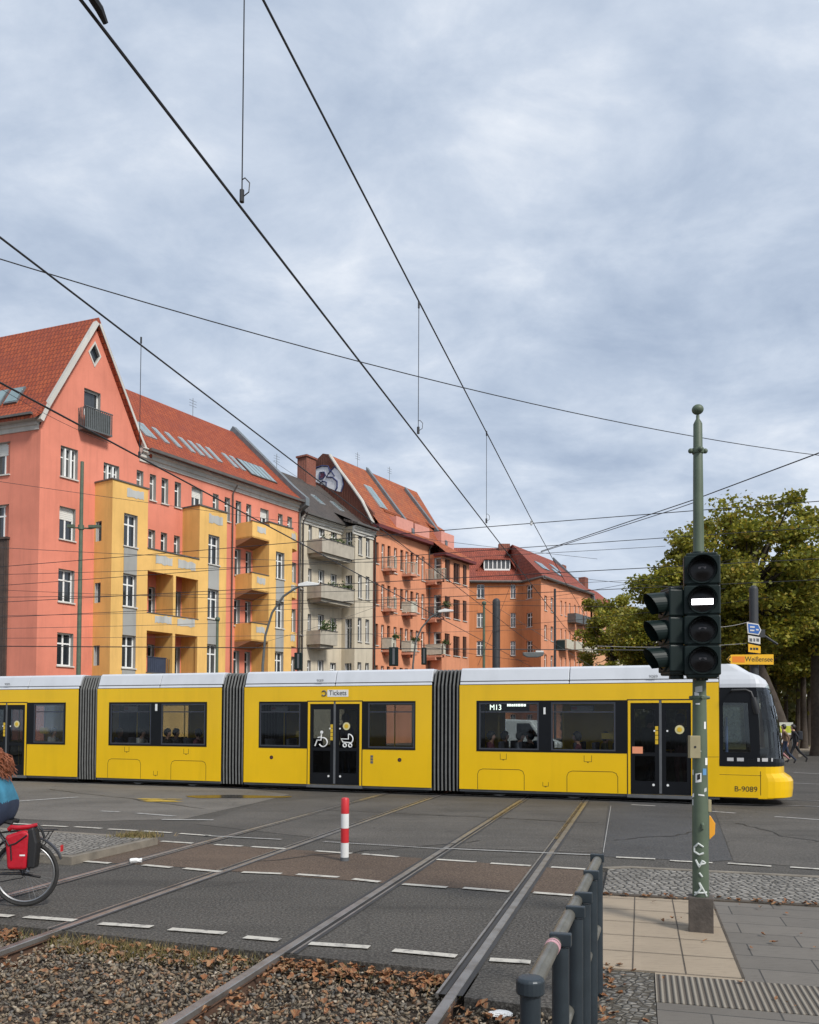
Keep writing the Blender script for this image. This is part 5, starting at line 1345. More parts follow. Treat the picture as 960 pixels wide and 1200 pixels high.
# --- front section, up to the cab
u0 = b3[1]; uc = UX(843)
S3 = section('body_section', u0, uc, [('band', UX(558.5), UX(735.5), [(UX(561.5), UX(631.5)), (UX(646), UX(721.5))]), ('door', UX(736), UX(813))], light_joint=UX(667), seats=[(UX(574), (.15, .62, 1.5, 1.9)), (UX(598), (.15, .62, 1.9)), (UX(622), (.15, .62, 1.5)), (UX(662), (.15, .62, 1.5)), (UX(684), (.15, .62)), (UX(708), (.15, 1.5))])
hatch(S3, UX(560), UX(614.5), TR.Z(588, 901.5)); hatch(S3, UX(664.5), UX(724), TR.Z(695, 904)); bogie(S3, UX(625))
flap(S3, UX(590), TR.Z(590, 886.5)); flap(S3, UX(689), TR.Z(689, 889), .18, .15); flap(S3, UX(639.5), TR.Z(640, 919), .14, .1)
# small things on the skirts
for s_, px_, py_ in ((S2, 318.5, 887.5), (S2, 468.5, 890.5)):
    d = MB(); d.lathe((UX(px_), -.004, TR.Z(px_, py_)), [(.05, 0), (.05, .006)], 16, 'y'); r_ = obj('round_lock', d, M_black, s_)
    d = MB(); d.lathe((UX(px_), -.010, TR.Z(px_, py_)), [(.025, 0), (.025, .006)], 12, 'y'); obj('lock_core', d, M_dkred, r_)
for k in range(3):
    d = MB(); zz = TR.Z(436, 886.5 + k * 3.4); d.box(UX(434.5), UX(437.5), -.004, 0, zz - .03, zz + .03); obj('button_plate', d, M_tg, S2)
for s_, px_, py_ in ((S1, 183, 829), (S3, 638.3, 833)):
    d = MB(); d.box(UX(px_ - 1.2), UX(px_ + 1.2), -.014, -.006, TR.Z(px_, py_ + 4), TR.Z(px_, py_ - 4)); obj('white_marker', d, M_sticker, s_)
# Tickets sign and ring beside it
tk = MB(); zt0, zt1 = TR.Z(396, 816.5), TR.Z(396, 808.3); tk.box(UX(383.5), UX(408), -.006, 0, zt0, zt1); tkt = obj('ticket_sign', tk, M_sticker, S2)
text_mesh('lettering', 'Tickets', (zt1 - zt0) * 1.02, M_black, tkt, UPR((UX(383.5) + UX(408)) / 2, -.009, (zt0 + zt1) / 2 + .005), sx=.92)
rg = MB(); c_ = (UX(379.5), TR.Z(379.5, 812.5)); rg.tube([(c_[0] + .065 * math.cos(a), -.003, c_[1] + .065 * math.sin(a)) for a in np.linspace(2.6, -2.6, 14)], .017, 5); obj('ring_symbol', rg, M_tg, S2)
for s_, px_, py_ in ((S2, 375, 797.8), (S0, 8, 802), (S3, 766, 793)):
    text_mesh('fleet_number', '9089', .10, M_tg, s_, UPR(UX(px_), -.0, TR.Z(px_, py_)) @ Matrix.Translation((0, 0, .02)) )
# icons on the door glass: wheelchair and pram
def ic(par, cx, cz, kind, s_=1.0):
    if kind == 'wc':
        st = [[(cx - .02, cz + .13), (cx - .03, cz - .02), (cx - .14, cz - .02), (cx - .20, cz - .17)], [(cx - .025, cz + .06), (cx - .12, cz + .045)],
              [(cx + .03 + .115 * math.cos(a), cz - .07 + .115 * math.sin(a)) for a in np.linspace(-2.7, 1.9, 16)]]
        icon_tube(par, 'wheelchair_symbol', st, M_sticker, .002, .017, [(cx - .01, cz + .185, .042)])
    else:
        arc = [(cx + .02 + .125 * math.cos(a), cz + .02 + .125 * math.sin(a)) for a in np.linspace(1.57, -.9, 10)]
        st = [[(cx + .02, cz + .145), (cx + .02, cz + .02), (cx - .18, cz + .02), (cx - .13, cz - .06), (cx + .10, cz - .075)], arc,
              [(cx - .08 + .045 * math.cos(a), cz - .14 + .045 * math.sin(a)) for a in np.linspace(0, 6.3, 13)], [(cx + .07 + .045 * math.cos(a), cz - .14 + .045 * math.sin(a)) for a in np.linspace(0, 6.3, 13)]]
        icon_tube(par, 'pram_symbol', st, M_sticker, .002, .016)
ic(S2, UX(377.5), TR.Z(377, 866.5), 'wc'); ic(S2, UX(407.5), TR.Z(407, 867), 'pram')
for s_, px_, py_ in ((S2, 406, 851), (S0, 19.5, 848.5), (S3, 796.5, 855)):
    d = MB(); d.lathe((UX(px_), .0, TR.Z(px_, py_)), [(.10, 0), (.10, .006)], 20, 'y'); r_ = obj('round_sticker', d, paint('cream_sticker', (.62, .56, .30), .5, .1), s_)
    d = MB(); d.lathe((UX(px_), -.006, TR.Z(px_, py_)), [(.055, 0), (.055, .006)], 16, 'y'); obj('sticker_centre', d, M_pole, r_)
d = MB(); d.box(UX(741), UX(753.3), -.002, .005, TR.Z(747, 883), TR.Z(747, 875)); obj('orange_sticker', d, M_orsticker, S3)
for s_, px_, py_, w__ in ((S3, 712, 862.5, .32), (S2, 347, 860, .2), (S0, 44, 856, .22)):
    d = MB(); d.box(UX(px_) - w__ / 2, UX(px_) + w__ / 2, .20, .32, TR.Z(px_, py_ + 3.5, .2), TR.Z(px_, py_ - 3.5, .2)); obj('ticket_validator', d, M_pole, s_)
# displays inside
def display(sec, pa, pb, ya, yb, lines, mat=M_led):
    y = .35; a, b = TR.X(pa, y, 830), TR.X(pb, y, 830); z0, z1 = TR.Z(pa, yb, y), TR.Z(pa, ya, y)
    d = MB(); d.box(a, b, y, y + .08, z0, z1); dd_ = obj('display_board', d, M_black, sec)
    return dd_, a, b, z0, z1, y
dd_, a, b, z0, z1, y = display(S3, 571, 620, 823.5, 835, None)
text_mesh('lettering', 'M13', .19, M_led, dd_, UPR(a + .06, y - .004, (z0 + z1) / 2), 'LEFT', sx=.9)
st = MB(); rr = random.Random(3); x_ = a + .50
while x_ < b - .12:
    w_ = rr.uniform(.03, .06); st.box(x_, x_ + w_, y - .006, y, z0 + .15, z0 + .15 + rr.uniform(.05, .08)); x_ += w_ + .014
obj('display_rows', st, M_led, dd_)
for s_, pa, pb, ya, yb in ((S1, 145, 162.5, 827, 834), (S3, 668.5, 696, 826.5, 834), (S2, 317, 338, 827, 834)):
    dd_, a, b, z0, z1, y = display(s_, pa, pb, ya, yb, None)
    d = MB(); d.box(a + .02, b - .02, y - .006, y - .001, z0 + .02, z1 - .02); obj('screen', d, paint('grey_line_screen', (.30, .30, .33), .5, .2, 20), dd_)
    d = MB(); d.box(a + .04, a + .16, y - .010, y - .0065, z0 + .05, z1 - .04); obj('screen_mark', d, paint('magenta_mark', (.32, .10, .14), .5, .1), dd_)

# ---------------- the nose
zl = [zS, .42, .62, .80, .97, 1.03]
def uf(px, z): return TR.X(px, W / 2, 848 - (z - CAMZ) * 47)
zn = lambda py: TR.Z(920, py, W / 2)
lev = [(zS - .02, 921), (zn(931), 927.5), (zn(922), 928.6), (zn(913), 928.6), (zn(909), 926), (zn(904), 918.2), (zn(896.5), 917.8), (1.30, 917.5), (1.36, 917), (1.6, 914.2), (1.9, 911), (2.2, 907.5), (2.5, 904), (TR.Z(898, 804, W / 2), 900)]
def ring(z, ufr, us=None, n=18, ex=2.6, inset=0.0):
    us = us or UX(876); pts = []
    for i in range(n + 1):
        a = math.pi * i / n; cx_, sy_ = math.sin(a), -math.cos(a)
        pts.append((us + (ufr - us) * abs(cx_) ** (2 / ex), W / 2 + (W / 2 - inset) * (abs(sy_) ** (2 / ex)) * (1 if sy_ > 0 else -1), z))
    return pts
rows = [ring(z, uf(px_, z), us=UX(888)) for z, px_ in lev]
zb_lo, zb_hi = 1.12, 1.36
def loft(rows, sel, mb):
    for j in range(len(rows) - 1):
        if not sel(j): continue
        for i in range(len(rows[0]) - 1): mb.quad(rows[j][i], rows[j][i + 1], rows[j + 1][i + 1], rows[j + 1][i])
low = MB(); loft(rows, lambda j: j < 6, low)
low.box(uc, UX(876), 0, .04, zS, zB0 - .0) if False else None
# straight cab sides
cz0, cz1 = TR.Z(860, 896), TR.Z(860, 804.5)
for y0_, s_ in ((0, 1), (W, -1)):
    low.quad((uc, y0_, zS - .0), (UX(888), y0_, zS), (UX(888), y0_, zn(896.5)), (uc, y0_, zn(896.5)))
cabf = MB(); 
low.poly([(p[0], p[1], rows[6][0][2]) for p in rows[6]])
nose = obj('nose_shell', low, M_ty, tram, smooth=True)
# panel gaps on the nose
gp = MB()
for (px_a, py_a, px_b, py_b) in ((826, 887, 843, 887), (843, 907.5, 892, 909), (891, 904, 891, 932), (843, 804, 843, 896)):
    a = (UX(px_a), TR.Z(px_a, py_a)); b = (UX(px_b), TR.Z(px_b, py_b)); gp.tube([(a[0], .002, a[1]), (b[0], .002, b[1])], .006, 4)
obj('panel_gap', gp, M_line, nose)
rdl = MB(); rdl.box(UX(903.5), UX(910), .10, .2, TR.Z(906, 921.5), TR.Z(906, 919.7)); 
text_mesh('fleet_number', 'B-9089', .165, M_black, nose, UPR((UX(860.5) + UX(887)) / 2, -.002, TR.Z(874, 925)), sx=1.0)
# black light band with lamps
bb = MB(); rb = [ring(z, uf(px_, z) + .012, us=UX(876), inset=-.006) for z, px_ in ((zn(896.5) - .0, 917.8), (zn(892), 917.8), (zn(888), 917.3))]
loft(rb, lambda j: True, bb)
for y0_ in (-.006, W + .006): bb.quad((uc, y0_, zn(896.5)), (UX(876), y0_, zn(896.5)), (UX(876), y0_, zn(888)), (uc, y0_, zn(888)))
bb.poly(rb[-1]); bb.poly(rb[0])
band = obj('light_band', bb, M_tb, tram, smooth=False)
for px_a, px_b in ((852, 859.5), (863.5, 871.5), (887, 891), (894, 899), (903.5, 906)):
    hl = MB()
    def onband(px_, z):
        # nearest ring point at this picture column
        rg_ = ring(z, uf(917.8, z) + .02, us=UX(876), n=60, inset=-.012); best = None
        if px_ <= 876: return Vector((UX(px_), -.012, z))
        for p in rg_[:31]:
            wpt = TR.w(p[0], p[1], p[2]); d = wpt - CAM; X_ = d.dot(CR); Zf = d.dot(FW); pxp = CX + F_PX * X_ / Zf
            if best is None or abs(pxp - px_) < best[0]: best = (abs(pxp - px_), Vector(p))
        return best[1]
    za, zb = TR.Z(860, 893.5) + .03, TR.Z(860, 889.5) + .03
    hl.quad(onband(px_a, za), onband(px_b, za), onband(px_b, zb), onband(px_a, zb)); obj('headlight', hl, M_lamp, band)
# upper cab: dark frame with side windows and windscreen
zc0 = zn(888); up = [(zc0, 917), (1.6, 914.2), (1.9, 911), (2.2, 907.5), (2.42, 905), (TR.Z(898, 804, W / 2), 900)]
RWS = [ring(z, uf(px_, z), us=UX(880), inset=.02) for z, px_ in up]
fr_ = MB(); gl_ = MB()
n_ = len(RWS[0]) - 1
for j in range(len(RWS) - 1):
    for i in range(n_):
        q_ = (RWS[j][i], RWS[j][i + 1], RWS[j + 1][i + 1], RWS[j + 1][i])
        if 1 <= i <= n_ - 2: gl_.quad(*q_)
        else: fr_.quad(*q_)
tp = MB()
ws_ = obj('windscreen', gl_, M_wsglass, tram, smooth=True)
hx = [(UX(848), cz0 + .36 + .0), (UX(879), cz0 + .36)]
za_, zb_ = TR.Z(862, 881.5), TR.Z(862, 823.5)
for yy0, M_ in ((.02, None), (W - .02, Matrix(((1, 0, 0, 0), (0, -1, 0, W), (0, 0, 1, 0), (0, 0, 0, 1))))):
    hole = [(UX(847.5), za_), (UX(880), za_), (UX(876.5), zb_), (UX(847.5), zb_)]
    f3_ = MB(); f3_.panel([(uc + .01, zc0), (UX(888), zc0), (UX(886), cz1), (uc + .01, cz1)], [hole], .018, .05, 0, 0, M=M_); obj('cab_side', f3_, M_tb, tram)
cabfr = obj('cab_frame', fr_, M_tb, tram)
for yy0 in (.04, W - .04):
    g = MB(); g.prism([(UX(847), yy0, za_ - .01), (UX(880.5), yy0, za_ - .01), (UX(877), yy0, zb_ + .01), (UX(847), yy0, zb_ + .01)], (0, .006, 0)); obj('side_window', g, M_wsglass, cabfr)
# upper tinted strip over the windscreen, dashboard, seat, floor
d = MB(); pts = RWS[0]; d.prism([(p[0] - .05 if p[0] > UX(880) else p[0], min(max(p[1], .06), W - .06), zc0 - .02) for p in pts], (0, 0, .05)); d.box(UX(884), UX(902), .35, W - .35, zc0, zc0 + .22); obj('dashboard', d, M_gasket, tram)
d = MB(); d.box(uc + .02, UX(886), .05, W - .05, zS + .05, zS + .12); obj('cab_floor', d, M_int, tram)
d = MB(); d.box(UX(853), UX(864), .95, 1.45, .95, 1.05); d.box(UX(851), UX(854.5), .95, 1.45, 1.05, 1.75); d.box(UX(852), UX(854), 1.05, 1.35, 1.75, 1.95); obj('driver_seat', d, paint('blue_seat_cover', (.06, .10, .26), .8, .2), tram, bevel=.04)
# nose roof
rt = MB(); zr = [(cz1 - .02, 900.5, 0), (cz1 + .06, 899.5, 0), (cz1 + .16, 896.5, .03), (cz1 + .26, 889, .08), (cz1 + .34, 878, .13), (zY + .42, 864, .2)]
rr_ = [ring(z, uf(px_, z) , us=UX(843), inset=i_, ex=2.8 - .1 * k) for k, (z, px_, i_) in enumerate(zr)]
rows2 = []
for k, (z, px_, i_) in enumerate(zr):
    ue = uf(px_, z); r_ = []
    for i in range(19):
        a = math.pi * i / 18; cx_, sy_ = math.sin(a), -math.cos(a)
        us_ = min(UX(880), ue - .25)
        r_.append((us_ + (ue - us_) * abs(cx_) ** .75, W / 2 + (W / 2 - i_) * abs(sy_) ** .75 * (1 if sy_ > 0 else -1), z))
    rows2.append([(uc + .01, r_[0][1], z)] + r_ + [(uc + .01, r_[-1][1], z)])
loft(rows2, lambda j: True, rt); rt.poly(rows2[-1]); rt.poly(rows2[0])
obj('front_roof', rt, M_tw, tram, smooth=True)
# camera arm with hanging mirror
mr = MB(); ya = -.16
mr.tube([(UX(857), -.0, TR.Z(857, 810.5)), (UX(858), ya, TR.Z(858, 809.5)), (UX(874), ya, TR.Z(874, 808.5, ya)), (UX(880), ya, TR.Z(880, 811, ya)), (UX(882.5), ya, TR.Z(882, 818, ya))], .028, 8)
mo = obj('mirror_arm', mr, M_black, tram, smooth=True)
mh = MB(); a = (UX(883), ya, TR.Z(884, 817.5, ya)); b = (UX(887), ya, TR.Z(887, 836.5, ya)); mh.tube([a, ((a[0] + b[0]) / 2, ya, (a[2] + b[2]) / 2), b], [.055, .075, .06], 10); obj('mirror', mh, M_black, mo, smooth=True)
wp = MB(); p0 = Vector(RWS[0][9]) + Vector((.03, 0, 0)); 
wp.tube([Vector(RWS[0][6]) + Vector((.03, -.02, 0)), Vector(RWS[3][5]) + Vector((.03, -.02, 0))], .012, 5); obj('wiper', wp, M_black, tram)
# roof equipment
for ua, ub in ((UX(300), UX(370)), (UX(560), UX(640)), (UX(700), UX(790)), (UX(120), UX(240))):
    e = MB(); e.box(ua, ub, .8, 1.6, zY + .43, zY + .46); obj('roof_box', e, M_tw, tram, bevel=.03)
# ================================================================== street furniture
M_gpole = paint('green_pole_paint', (.085, .115, .075), .55, .2, 5, streak=.3)
M_sig = paint('dark_green_signal_housing', (.006, .014, .013), .45, .15, 6, spec=.25)
M_lensd = paint('dark_lens', (.006, .005, .005), .22, .1, spec=.3)
M_rust = paint('rusty_base_plate', (.075, .062, .052), .8, .4, 9, bmp=.4)
M_tan = paint('tan_button_box', (.30, .26, .15), .6, .15, 8)
M_or = paint('orange_push_button_box', (.75, .33, .02), .45, .05)
M_steelp = paint('slate_blue_grey_paint', (.028, .038, .046), .4, .2, 7, .2)
M_chrome = paint('worn_tube_metal', (.20, .19, .16), .38, .25, 12, .55)
M_redp = paint('red_reflective', (.50, .02, .025), .4, .1)
M_whp = paint('white_reflective', (.68, .68, .66), .4, .08, streak=.15)
m_, nt_, b_ = newmat('lit_signal_bar'); b_.inputs['Base Color'].default_value = (1, 1, 1, 1); b_.inputs['Emission Color'].default_value = (1, .97, 1, 1); b_.inputs['Emission Strength'].default_value = 2.5; M_lit = m_
M_paintw = paint('graffiti_white_paint', (.55, .58, .55), .6, .05)

bp = G(821.5, 1090, zP); TP = Frame(bp.x, bp.y, 0.0)
sgn = empty('traffic_light', (bp.x, bp.y, zP), 0)
tag(sgn, 'green painted pole with ball top, dark signal heads, stickers and graffiti on the pavement', 'traffic light')
def pz(py, y=0): return TP.Z(820, py, y) - zP
def pxx(px, py=900, y=0): return TP.hit(px, py, y)[0]
mb = MB(); zt = pz(497)
# the pole leans very slightly as in the photograph
mb.lathe((0, 0, 0), [(.066, 0), (.066, pz(960)), (.062, pz(900)), (.055, pz(800)), (.045, pz(640)), (.041, pz(560)), (.037, zt), (.028, zt + .02), (.014, zt + .045), (.014, zt + .075)], 28)
pole = obj('pole', mb, M_gpole, sgn, smooth=True)
mb = MB(); mb.ball((0, 0, zt + .125), .049, 24, .88); obj('ball_cap', mb, M_gpole, pole, smooth=True)
zc = pz(528.5); mb = MB(); mb.lathe((0, 0, zc - .022), [(.047, 0), (.05, .01), (.05, .034), (.047, .044)], 24)
for a in (0, 90, 180, 270): mb.ball((.062 * math.cos(R(a)), .062 * math.sin(R(a)), zc), .022, 12)
obj('collar', mb, M_gpole, pole, smooth=True)
zc = pz(817.5); mb = MB(); mb.lathe((0, 0, zc - .015), [(.058, 0), (.062, .008), (.062, .026), (.058, .034)], 24)
for a in (0, 90, 180, 270): mb.tube([(.05 * math.cos(R(a)), .05 * math.sin(R(a)), zc), (.085 * math.cos(R(a)), .085 * math.sin(R(a)), zc)], [.018, .013], 10)
obj('collar', mb, M_gpole, pole, smooth=True)
mb = MB(); mb.box(-.098, .098, -.095, .095, -.05, pz(1050)); bso = obj('base_socket', mb, M_rust, sgn, bevel=.006); bso.rotation_euler = (0, 0, -.31)
def signal_head(par, n, w_, h_, d_, lit=None, visor=.16):
    """faces -y; origin at bottom centre"""
    r_ = MB()
    for k in range(n): r_.box(-w_ / 2, w_ / 2, 0, d_, k * h_ + .004, (k + 1) * h_ - .004)
    r_.box(-w_ / 2 + .02, w_ / 2 - .02, .01, d_ - .01, -.02, n * h_ + .02)
    hd = obj('signal_head', r_, M_sig, par, bevel=.012)
    for k in range(n):
        zc = (k + .5) * h_; q_ = w_ * .355
        l_ = MB(); l_.lathe((0, -.004, zc), [(q_, 0), (q_ * .9, .0), (q_ * .5, -.012), (.01, -.018)][::1], 26, 'y'); ln = obj('lens', l_, M_lensd, hd, smooth=True)
        v_ = MB()
        outer = []; nseg = 22
        for i in range(nseg + 1):
            a = R(-42 + 264 * i / nseg); c_, s_ = math.cos(a), math.sin(a)
            L_ = visor * (.45 + .55 * max(0, (s_ + .6) / 1.6))
            outer.append(((q_ + .014) * c_, (q_ + .014) * s_, L_, c_, s_))
        for i in range(nseg):
            a, b = outer[i], outer[i + 1]
            for e in (0, -.004):
                v_.quad((a[0] + a[3] * e, 0, zc + a[1] + a[4] * e), (b[0] + b[3] * e, 0, zc + b[1] + b[4] * e), (b[0] + b[3] * e, -b[2], zc + b[1] + b[4] * e - b[2] * .10), (a[0] + a[3] * e, -a[2], zc + a[1] + a[4] * e - a[2] * .10))
        obj('visor', v_, M_sig, hd, smooth=True)
        r2 = MB(); r2.lathe((0, -.012, zc), [(q_ + .012, .010), (q_ + .012, 0), (q_ + .002, 0), (q_ + .002, .010)], 28, 'y'); obj('lens_ring', r2, M_sig, hd, smooth=True)
        if lit == k:
            b = MB(); b.box(-q_ * .82, q_ * .82, -.030, -.024, zc - .024 - .02, zc + .024 - .02); obj('lit_bar', b, M_lit, ln)
        else:
            b = MB(); b.box(-.03, .03, -.021, -.019, zc + .004, zc + .02); obj('painted_glint', b, paint('painted_glint_grey', (.12, .10, .10), .2, .1), ln)  # pale bar stands in for a glint, highlight put into its colour
    return hd
hz0, hz1 = pz(793), pz(655); w_ = pxx(839, 720, -.1) - pxx(798.5, 720, -.1)
hd = signal_head(sgn, 4, w_, (hz1 - hz0) / 4, .13, lit=2, visor=.10); hd.location = (pxx(818.8, 720, -.1), -.19, hz0); hd.rotation_euler = (0, 0, R(-15))
mb = MB(); mb.box(-.05, .05, -.07, .02, hz0 - .035, hz0 + .03); mb.box(-.05, .05, -.07, .02, hz1 - .03, hz1 + .035); mb.cyl((0, 0, hz1 + .02), (0, 0, hz1 + .055), .062, .055, 20); obj('bracket', mb, M_sig, sgn)
h0_, h1_ = pz(789), pz(693)
h2 = signal_head(sgn, 3, .25, (h1_ - h0_) / 3, .14, visor=.165); h2.location = (pxx(777, 740), -.02, h0_); h2.rotation_euler = (0, 0, R(-84))
mb = MB(); mb.box(-.20, 0, -.02, .02, h0_ + .03, h0_ + .06); mb.box(-.20, 0, -.02, .02, h1_ - .06, h1_ - .03); mb.cyl((-.20, -.02, h0_ - .05), (-.20, -.02, h0_ + .02), .06, None, 16); obj('bracket', mb, M_sig, sgn)
text_mesh('lettering', '21', .05, M_tan, sgn, UPR(0, -.075, hz0 - .012))
mb = MB(); mb.box(pxx(808, 875, -.1), pxx(820.5, 875, -.1), -.115, -.058, pz(888), pz(862)); bxo = obj('control_box', mb, M_tan, sgn, bevel=.004)
mb = MB(); mb.lathe((pxx(814, 875, -.1), -.118, pz(875)), [(.010, 0), (.010, .004)], 12, 'y'); obj('keyhole', mb, M_black, bxo)
mb = MB(); mb.prism([(.085, .06, pz(985)), (.10, .06, pz(985)), (.145, .06, pz(979)), (.15, .06, pz(966)), (.11, .06, pz(957)), (.085, .06, pz(956))], (0, .07, 0)); yb_ = obj('push_button_box', mb, M_or, sgn, bevel=.006)
mb = MB(); mb.box(.062, .084, .02, .13, pz(986), pz(938)); obj('back_plate', mb, M_gpole, sgn)
mb = MB(); mb.box(.063, .088, -.02, .02, pz(951), pz(937)); obj('plate', mb, M_tan, sgn)
mb = MB(); mb.tube([(-.004, -.06, pz(964)), (-.004, -.075, pz(966)), (-.004, -.075, pz(970))], .014, 8); obj('bolt', mb, M_gpole, sgn)
M_stk = {'w': M_sticker, 'b': paint('blue_sticker', (.10, .25, .45), .5, .2), 'k': M_black, 'p': paint('pale_sticker', (.45, .47, .45), .6, .2)}
def wrap(par, name, px_, py_, w_, h_, mat, tilt=0, rad=.06, lift=.0025):
    """a sticker wrapped round the pole"""
    x = pxx(px_, py_, -rad); rad = rad + lift; a0 = math.asin(max(-.98, min(.98, x / rad))); mb = MB(); n_ = 5
    for i in range(n_):
        aa, ab = a0 - w_ / 2 / rad + w_ / rad * i / n_, a0 - w_ / 2 / rad + w_ / rad * (i + 1) / n_
        za = pz(py_) + tilt * (i / n_ - .5); zb = pz(py_) + tilt * ((i + 1) / n_ - .5)
        mb.quad((rad * math.sin(aa), -rad * math.cos(aa), za - h_ / 2), (rad * math.sin(ab), -rad * math.cos(ab), zb - h_ / 2), (rad * math.sin(ab), -rad * math.cos(ab), zb + h_ / 2), (rad * math.sin(aa), -rad * math.cos(aa), za + h_ / 2))
    return obj(name, mb, mat, par)
for px_, py_, w__, h__, mt, tl, rd in ((819, 808, .06, .05, 'p', .01, .057), (817, 814, .04, .03, 'w', -.01, .057), (818, 825, .035, .012, 'w', 0, .057), (826.5, 850, .02, .06, 'w', 0, .0585), (828.5, 892, .03, .06, 'w', 0, .062), (813, 905, .022, .045, 'p', 0, .062), (818.8, 911, .05, .075, 'w', .008, .062), (826, 904, .035, .055, 'b', 0, .062), (813, 932, .03, .03, 'w', .01, .063), (822, 931, .05, .012, 'w', -.006, .063), (812.5, 940, .02, .05, 'p', 0, .065), (827, 925, .025, .03, 'p', .01, .063), (820, 880, .03, .008, 'p', 0, .06)):
    wrap(sgn, 'sticker', px_, py_, w__, h__, M_stk[mt], tl, rd)
wrap(sgn, 'sticker', 819, 910, .025, .045, M_black, .01, .062, .004)
def stroke(par, pts, rad=.0665):
    mb = MB(); q_ = []
    for zx, zy in pts:
        px_, py_ = 800 + zx / 3.75, 780 + zy / 3.75; x = max(-rad * .9, min(rad * .9, pxx(px_, py_, -rad * .8))); q_.append((x, -math.sqrt(rad * rad - x * x) - .001, pz(py_)))
    # densify
    d = []
    for i in range(len(q_) - 1):
        for k in range(4):
            t = k / 4; x = q_[i][0] * (1 - t) + q_[i + 1][0] * t; d.append((x, -math.sqrt(rad * rad - x * x) - .001, q_[i][2] * (1 - t) + q_[i + 1][2] * t))
    d.append(q_[-1]); mb.tube(d, .0088, 6); return mb
gm = MB()
for st_ in ([(88, 792), (68, 778), (53, 795), (56, 815), (72, 826), (90, 818)], [(60, 850), (72, 880), (84, 852), (98, 862)], [(98, 862), (66, 872)], [(72, 905), (84, 922)], [(72, 948), (104, 1006)], [(52, 1006), (80, 972), (72, 948)], [(58, 994), (104, 990)]):
    m2 = stroke(sgn, st_); n_ = len(gm.v); gm.v += m2.v; gm.f += [tuple(i + n_ for i in f) for f in m2.f]; gm.mi += m2.mi
obj('graffiti_tag', gm, M_paintw, sgn)

# ---------------- railing beside the track
rl = empty('railing', TK.w(KX - .02, 3.1, zP - .02), TK.a); tag(rl, 'slate blue steel railing with worn round handrail beside the rail', 'railing')
HT = .90
posts = []
for px_, py_ in ((621.6, 1140), (657, 1089), (674.5, 1058), (684, 1042), (693, 1017), (700, 998)):
    Zd = (CAMZ - (HT + zP)) / ((py_ - 849) / 1000); w_pt = CAM + ray(px_, py_) * (Zd / F_PX); l_ = TK.loc((w_pt.x, w_pt.y, 0)); posts.append((l_[0] - (KX - .02), l_[1] - 3.1))
xm = 0
mb_t = MB(); mb_l = MB()
for i, (x, y) in enumerate(posts):
    x = x * 1.0
    p = MB(); p.cyl((x, y, -.02), (x, y, HT - .05), .034, seg=20); po = obj('post', p, M_steelp, rl, smooth=True)
    c = MB(); c.lathe((x, y, HT - .05), [(.038, 0), (.047, .004), (.047, .032 if i else .048), (.040, .044 if i else .056), (.01, .046 if i else .058)], 20) if i == 0 else c.box(x - .043, x + .043, y - .018, y + .018, HT - .045, HT + .006); obj('post_cap', c, M_steelp, po, bevel=.004)
p0 = (posts[0][0], posts[0][1], HT - .035); p1 = (posts[-1][0], posts[-1][1], HT - .035)
mb_t.cyl(p0, p1, .029, seg=20); obj('handrail', mb_t, M_chrome, rl, smooth=True)
mb_l.cyl((p0[0], p0[1], .44), (p1[0], p1[1], .44), .026, seg=20); obj('lower_rail', mb_l, M_chrome, rl, smooth=True)
st_ = MB(); 
va_, vb_ = Vector(p0), Vector(p1); st_.cyl(va_.lerp(vb_, .19), va_.lerp(vb_, .20), .0305, seg=20); st_.cyl(va_.lerp(vb_, .205), va_.lerp(vb_, .209), .0305, seg=20)
obj('sticker_ring', st_, paint('pink_white_tape', (.55, .30, .33), .5, .2, 30), rl)
# ---------------- red and white bollard
b0_ = G(404, 1009); bl = empty('bollard', b0_, 0); tag(bl, 'slim red and white banded bollard standing between the tracks', 'bollard')
b0_.z = 0; hb = CAMZ - (936 - 847.6) * b0_.y / 1000
for k in range(4):
    m_ = MB(); z0, z1 = .05 + (hb - .05) * k / 4, .05 + (hb - .05) * (k + 1) / 4
    m_.lathe((0, 0, z0), [(.052, 0), (.052, z1 - z0 - .001)] + ([(.045, z1 - z0 + .012), (.02, z1 - z0 + .02)] if k == 3 else []), 24)
    obj('band', m_, M_redp if k % 2 else M_whp, bl, smooth=True)
m_ = MB(); m_.lathe((0, 0, -.01), [(.056, 0), (.056, .059)], 24); obj('foot', m_, M_tg, bl, smooth=True)
# ---------------- litter
cup = empty('paper_cup', G(160, 1012) + Vector((0, 0, .04)), R(12)); tag(cup, 'crushed white paper cup lying beside the far rail', 'cup')
m_ = MB(); m_.lathe((-.11, 0, .0), [(.030, 0), (.034, .02), (.038, .10), (.033, .15), (.041, .2)], 14, 'x'); 
m_.v = [(x + random.uniform(-.004, .004), y + random.uniform(-.006, .006), z + random.uniform(-.005, .005)) for x, y, z in m_.v]; obj('cup_body', m_, M_sticker, cup)
m_ = MB(); m_.lathe((-.125, 0, .0), [(.034, 0), (.036, .014)], 14, 'x'); obj('lid', m_, M_black, cup); cup.scale = (.72, .72, .72)
pm = bmesh.new(); bmesh.ops.create_icosphere(pm, subdivisions=3, radius=.055)
for v in pm.verts: v.co = Vector((v.co.x * 1.3, v.co.y * .9, v.co.z * .35)) * random.uniform(.8, 1.15)
me = bpy.data.meshes.new('crumpled_paper'); pm.to_mesh(me); pm.free(); me.materials.append(M_sticker); po = bpy.data.objects.new('crumpled_paper', me); COL.objects.link(po); po.location = G(587, 1187, -.03)
po.location.z = -.035; tag(po, 'crumpled grey white paper among the leaves by the railing', 'paper')

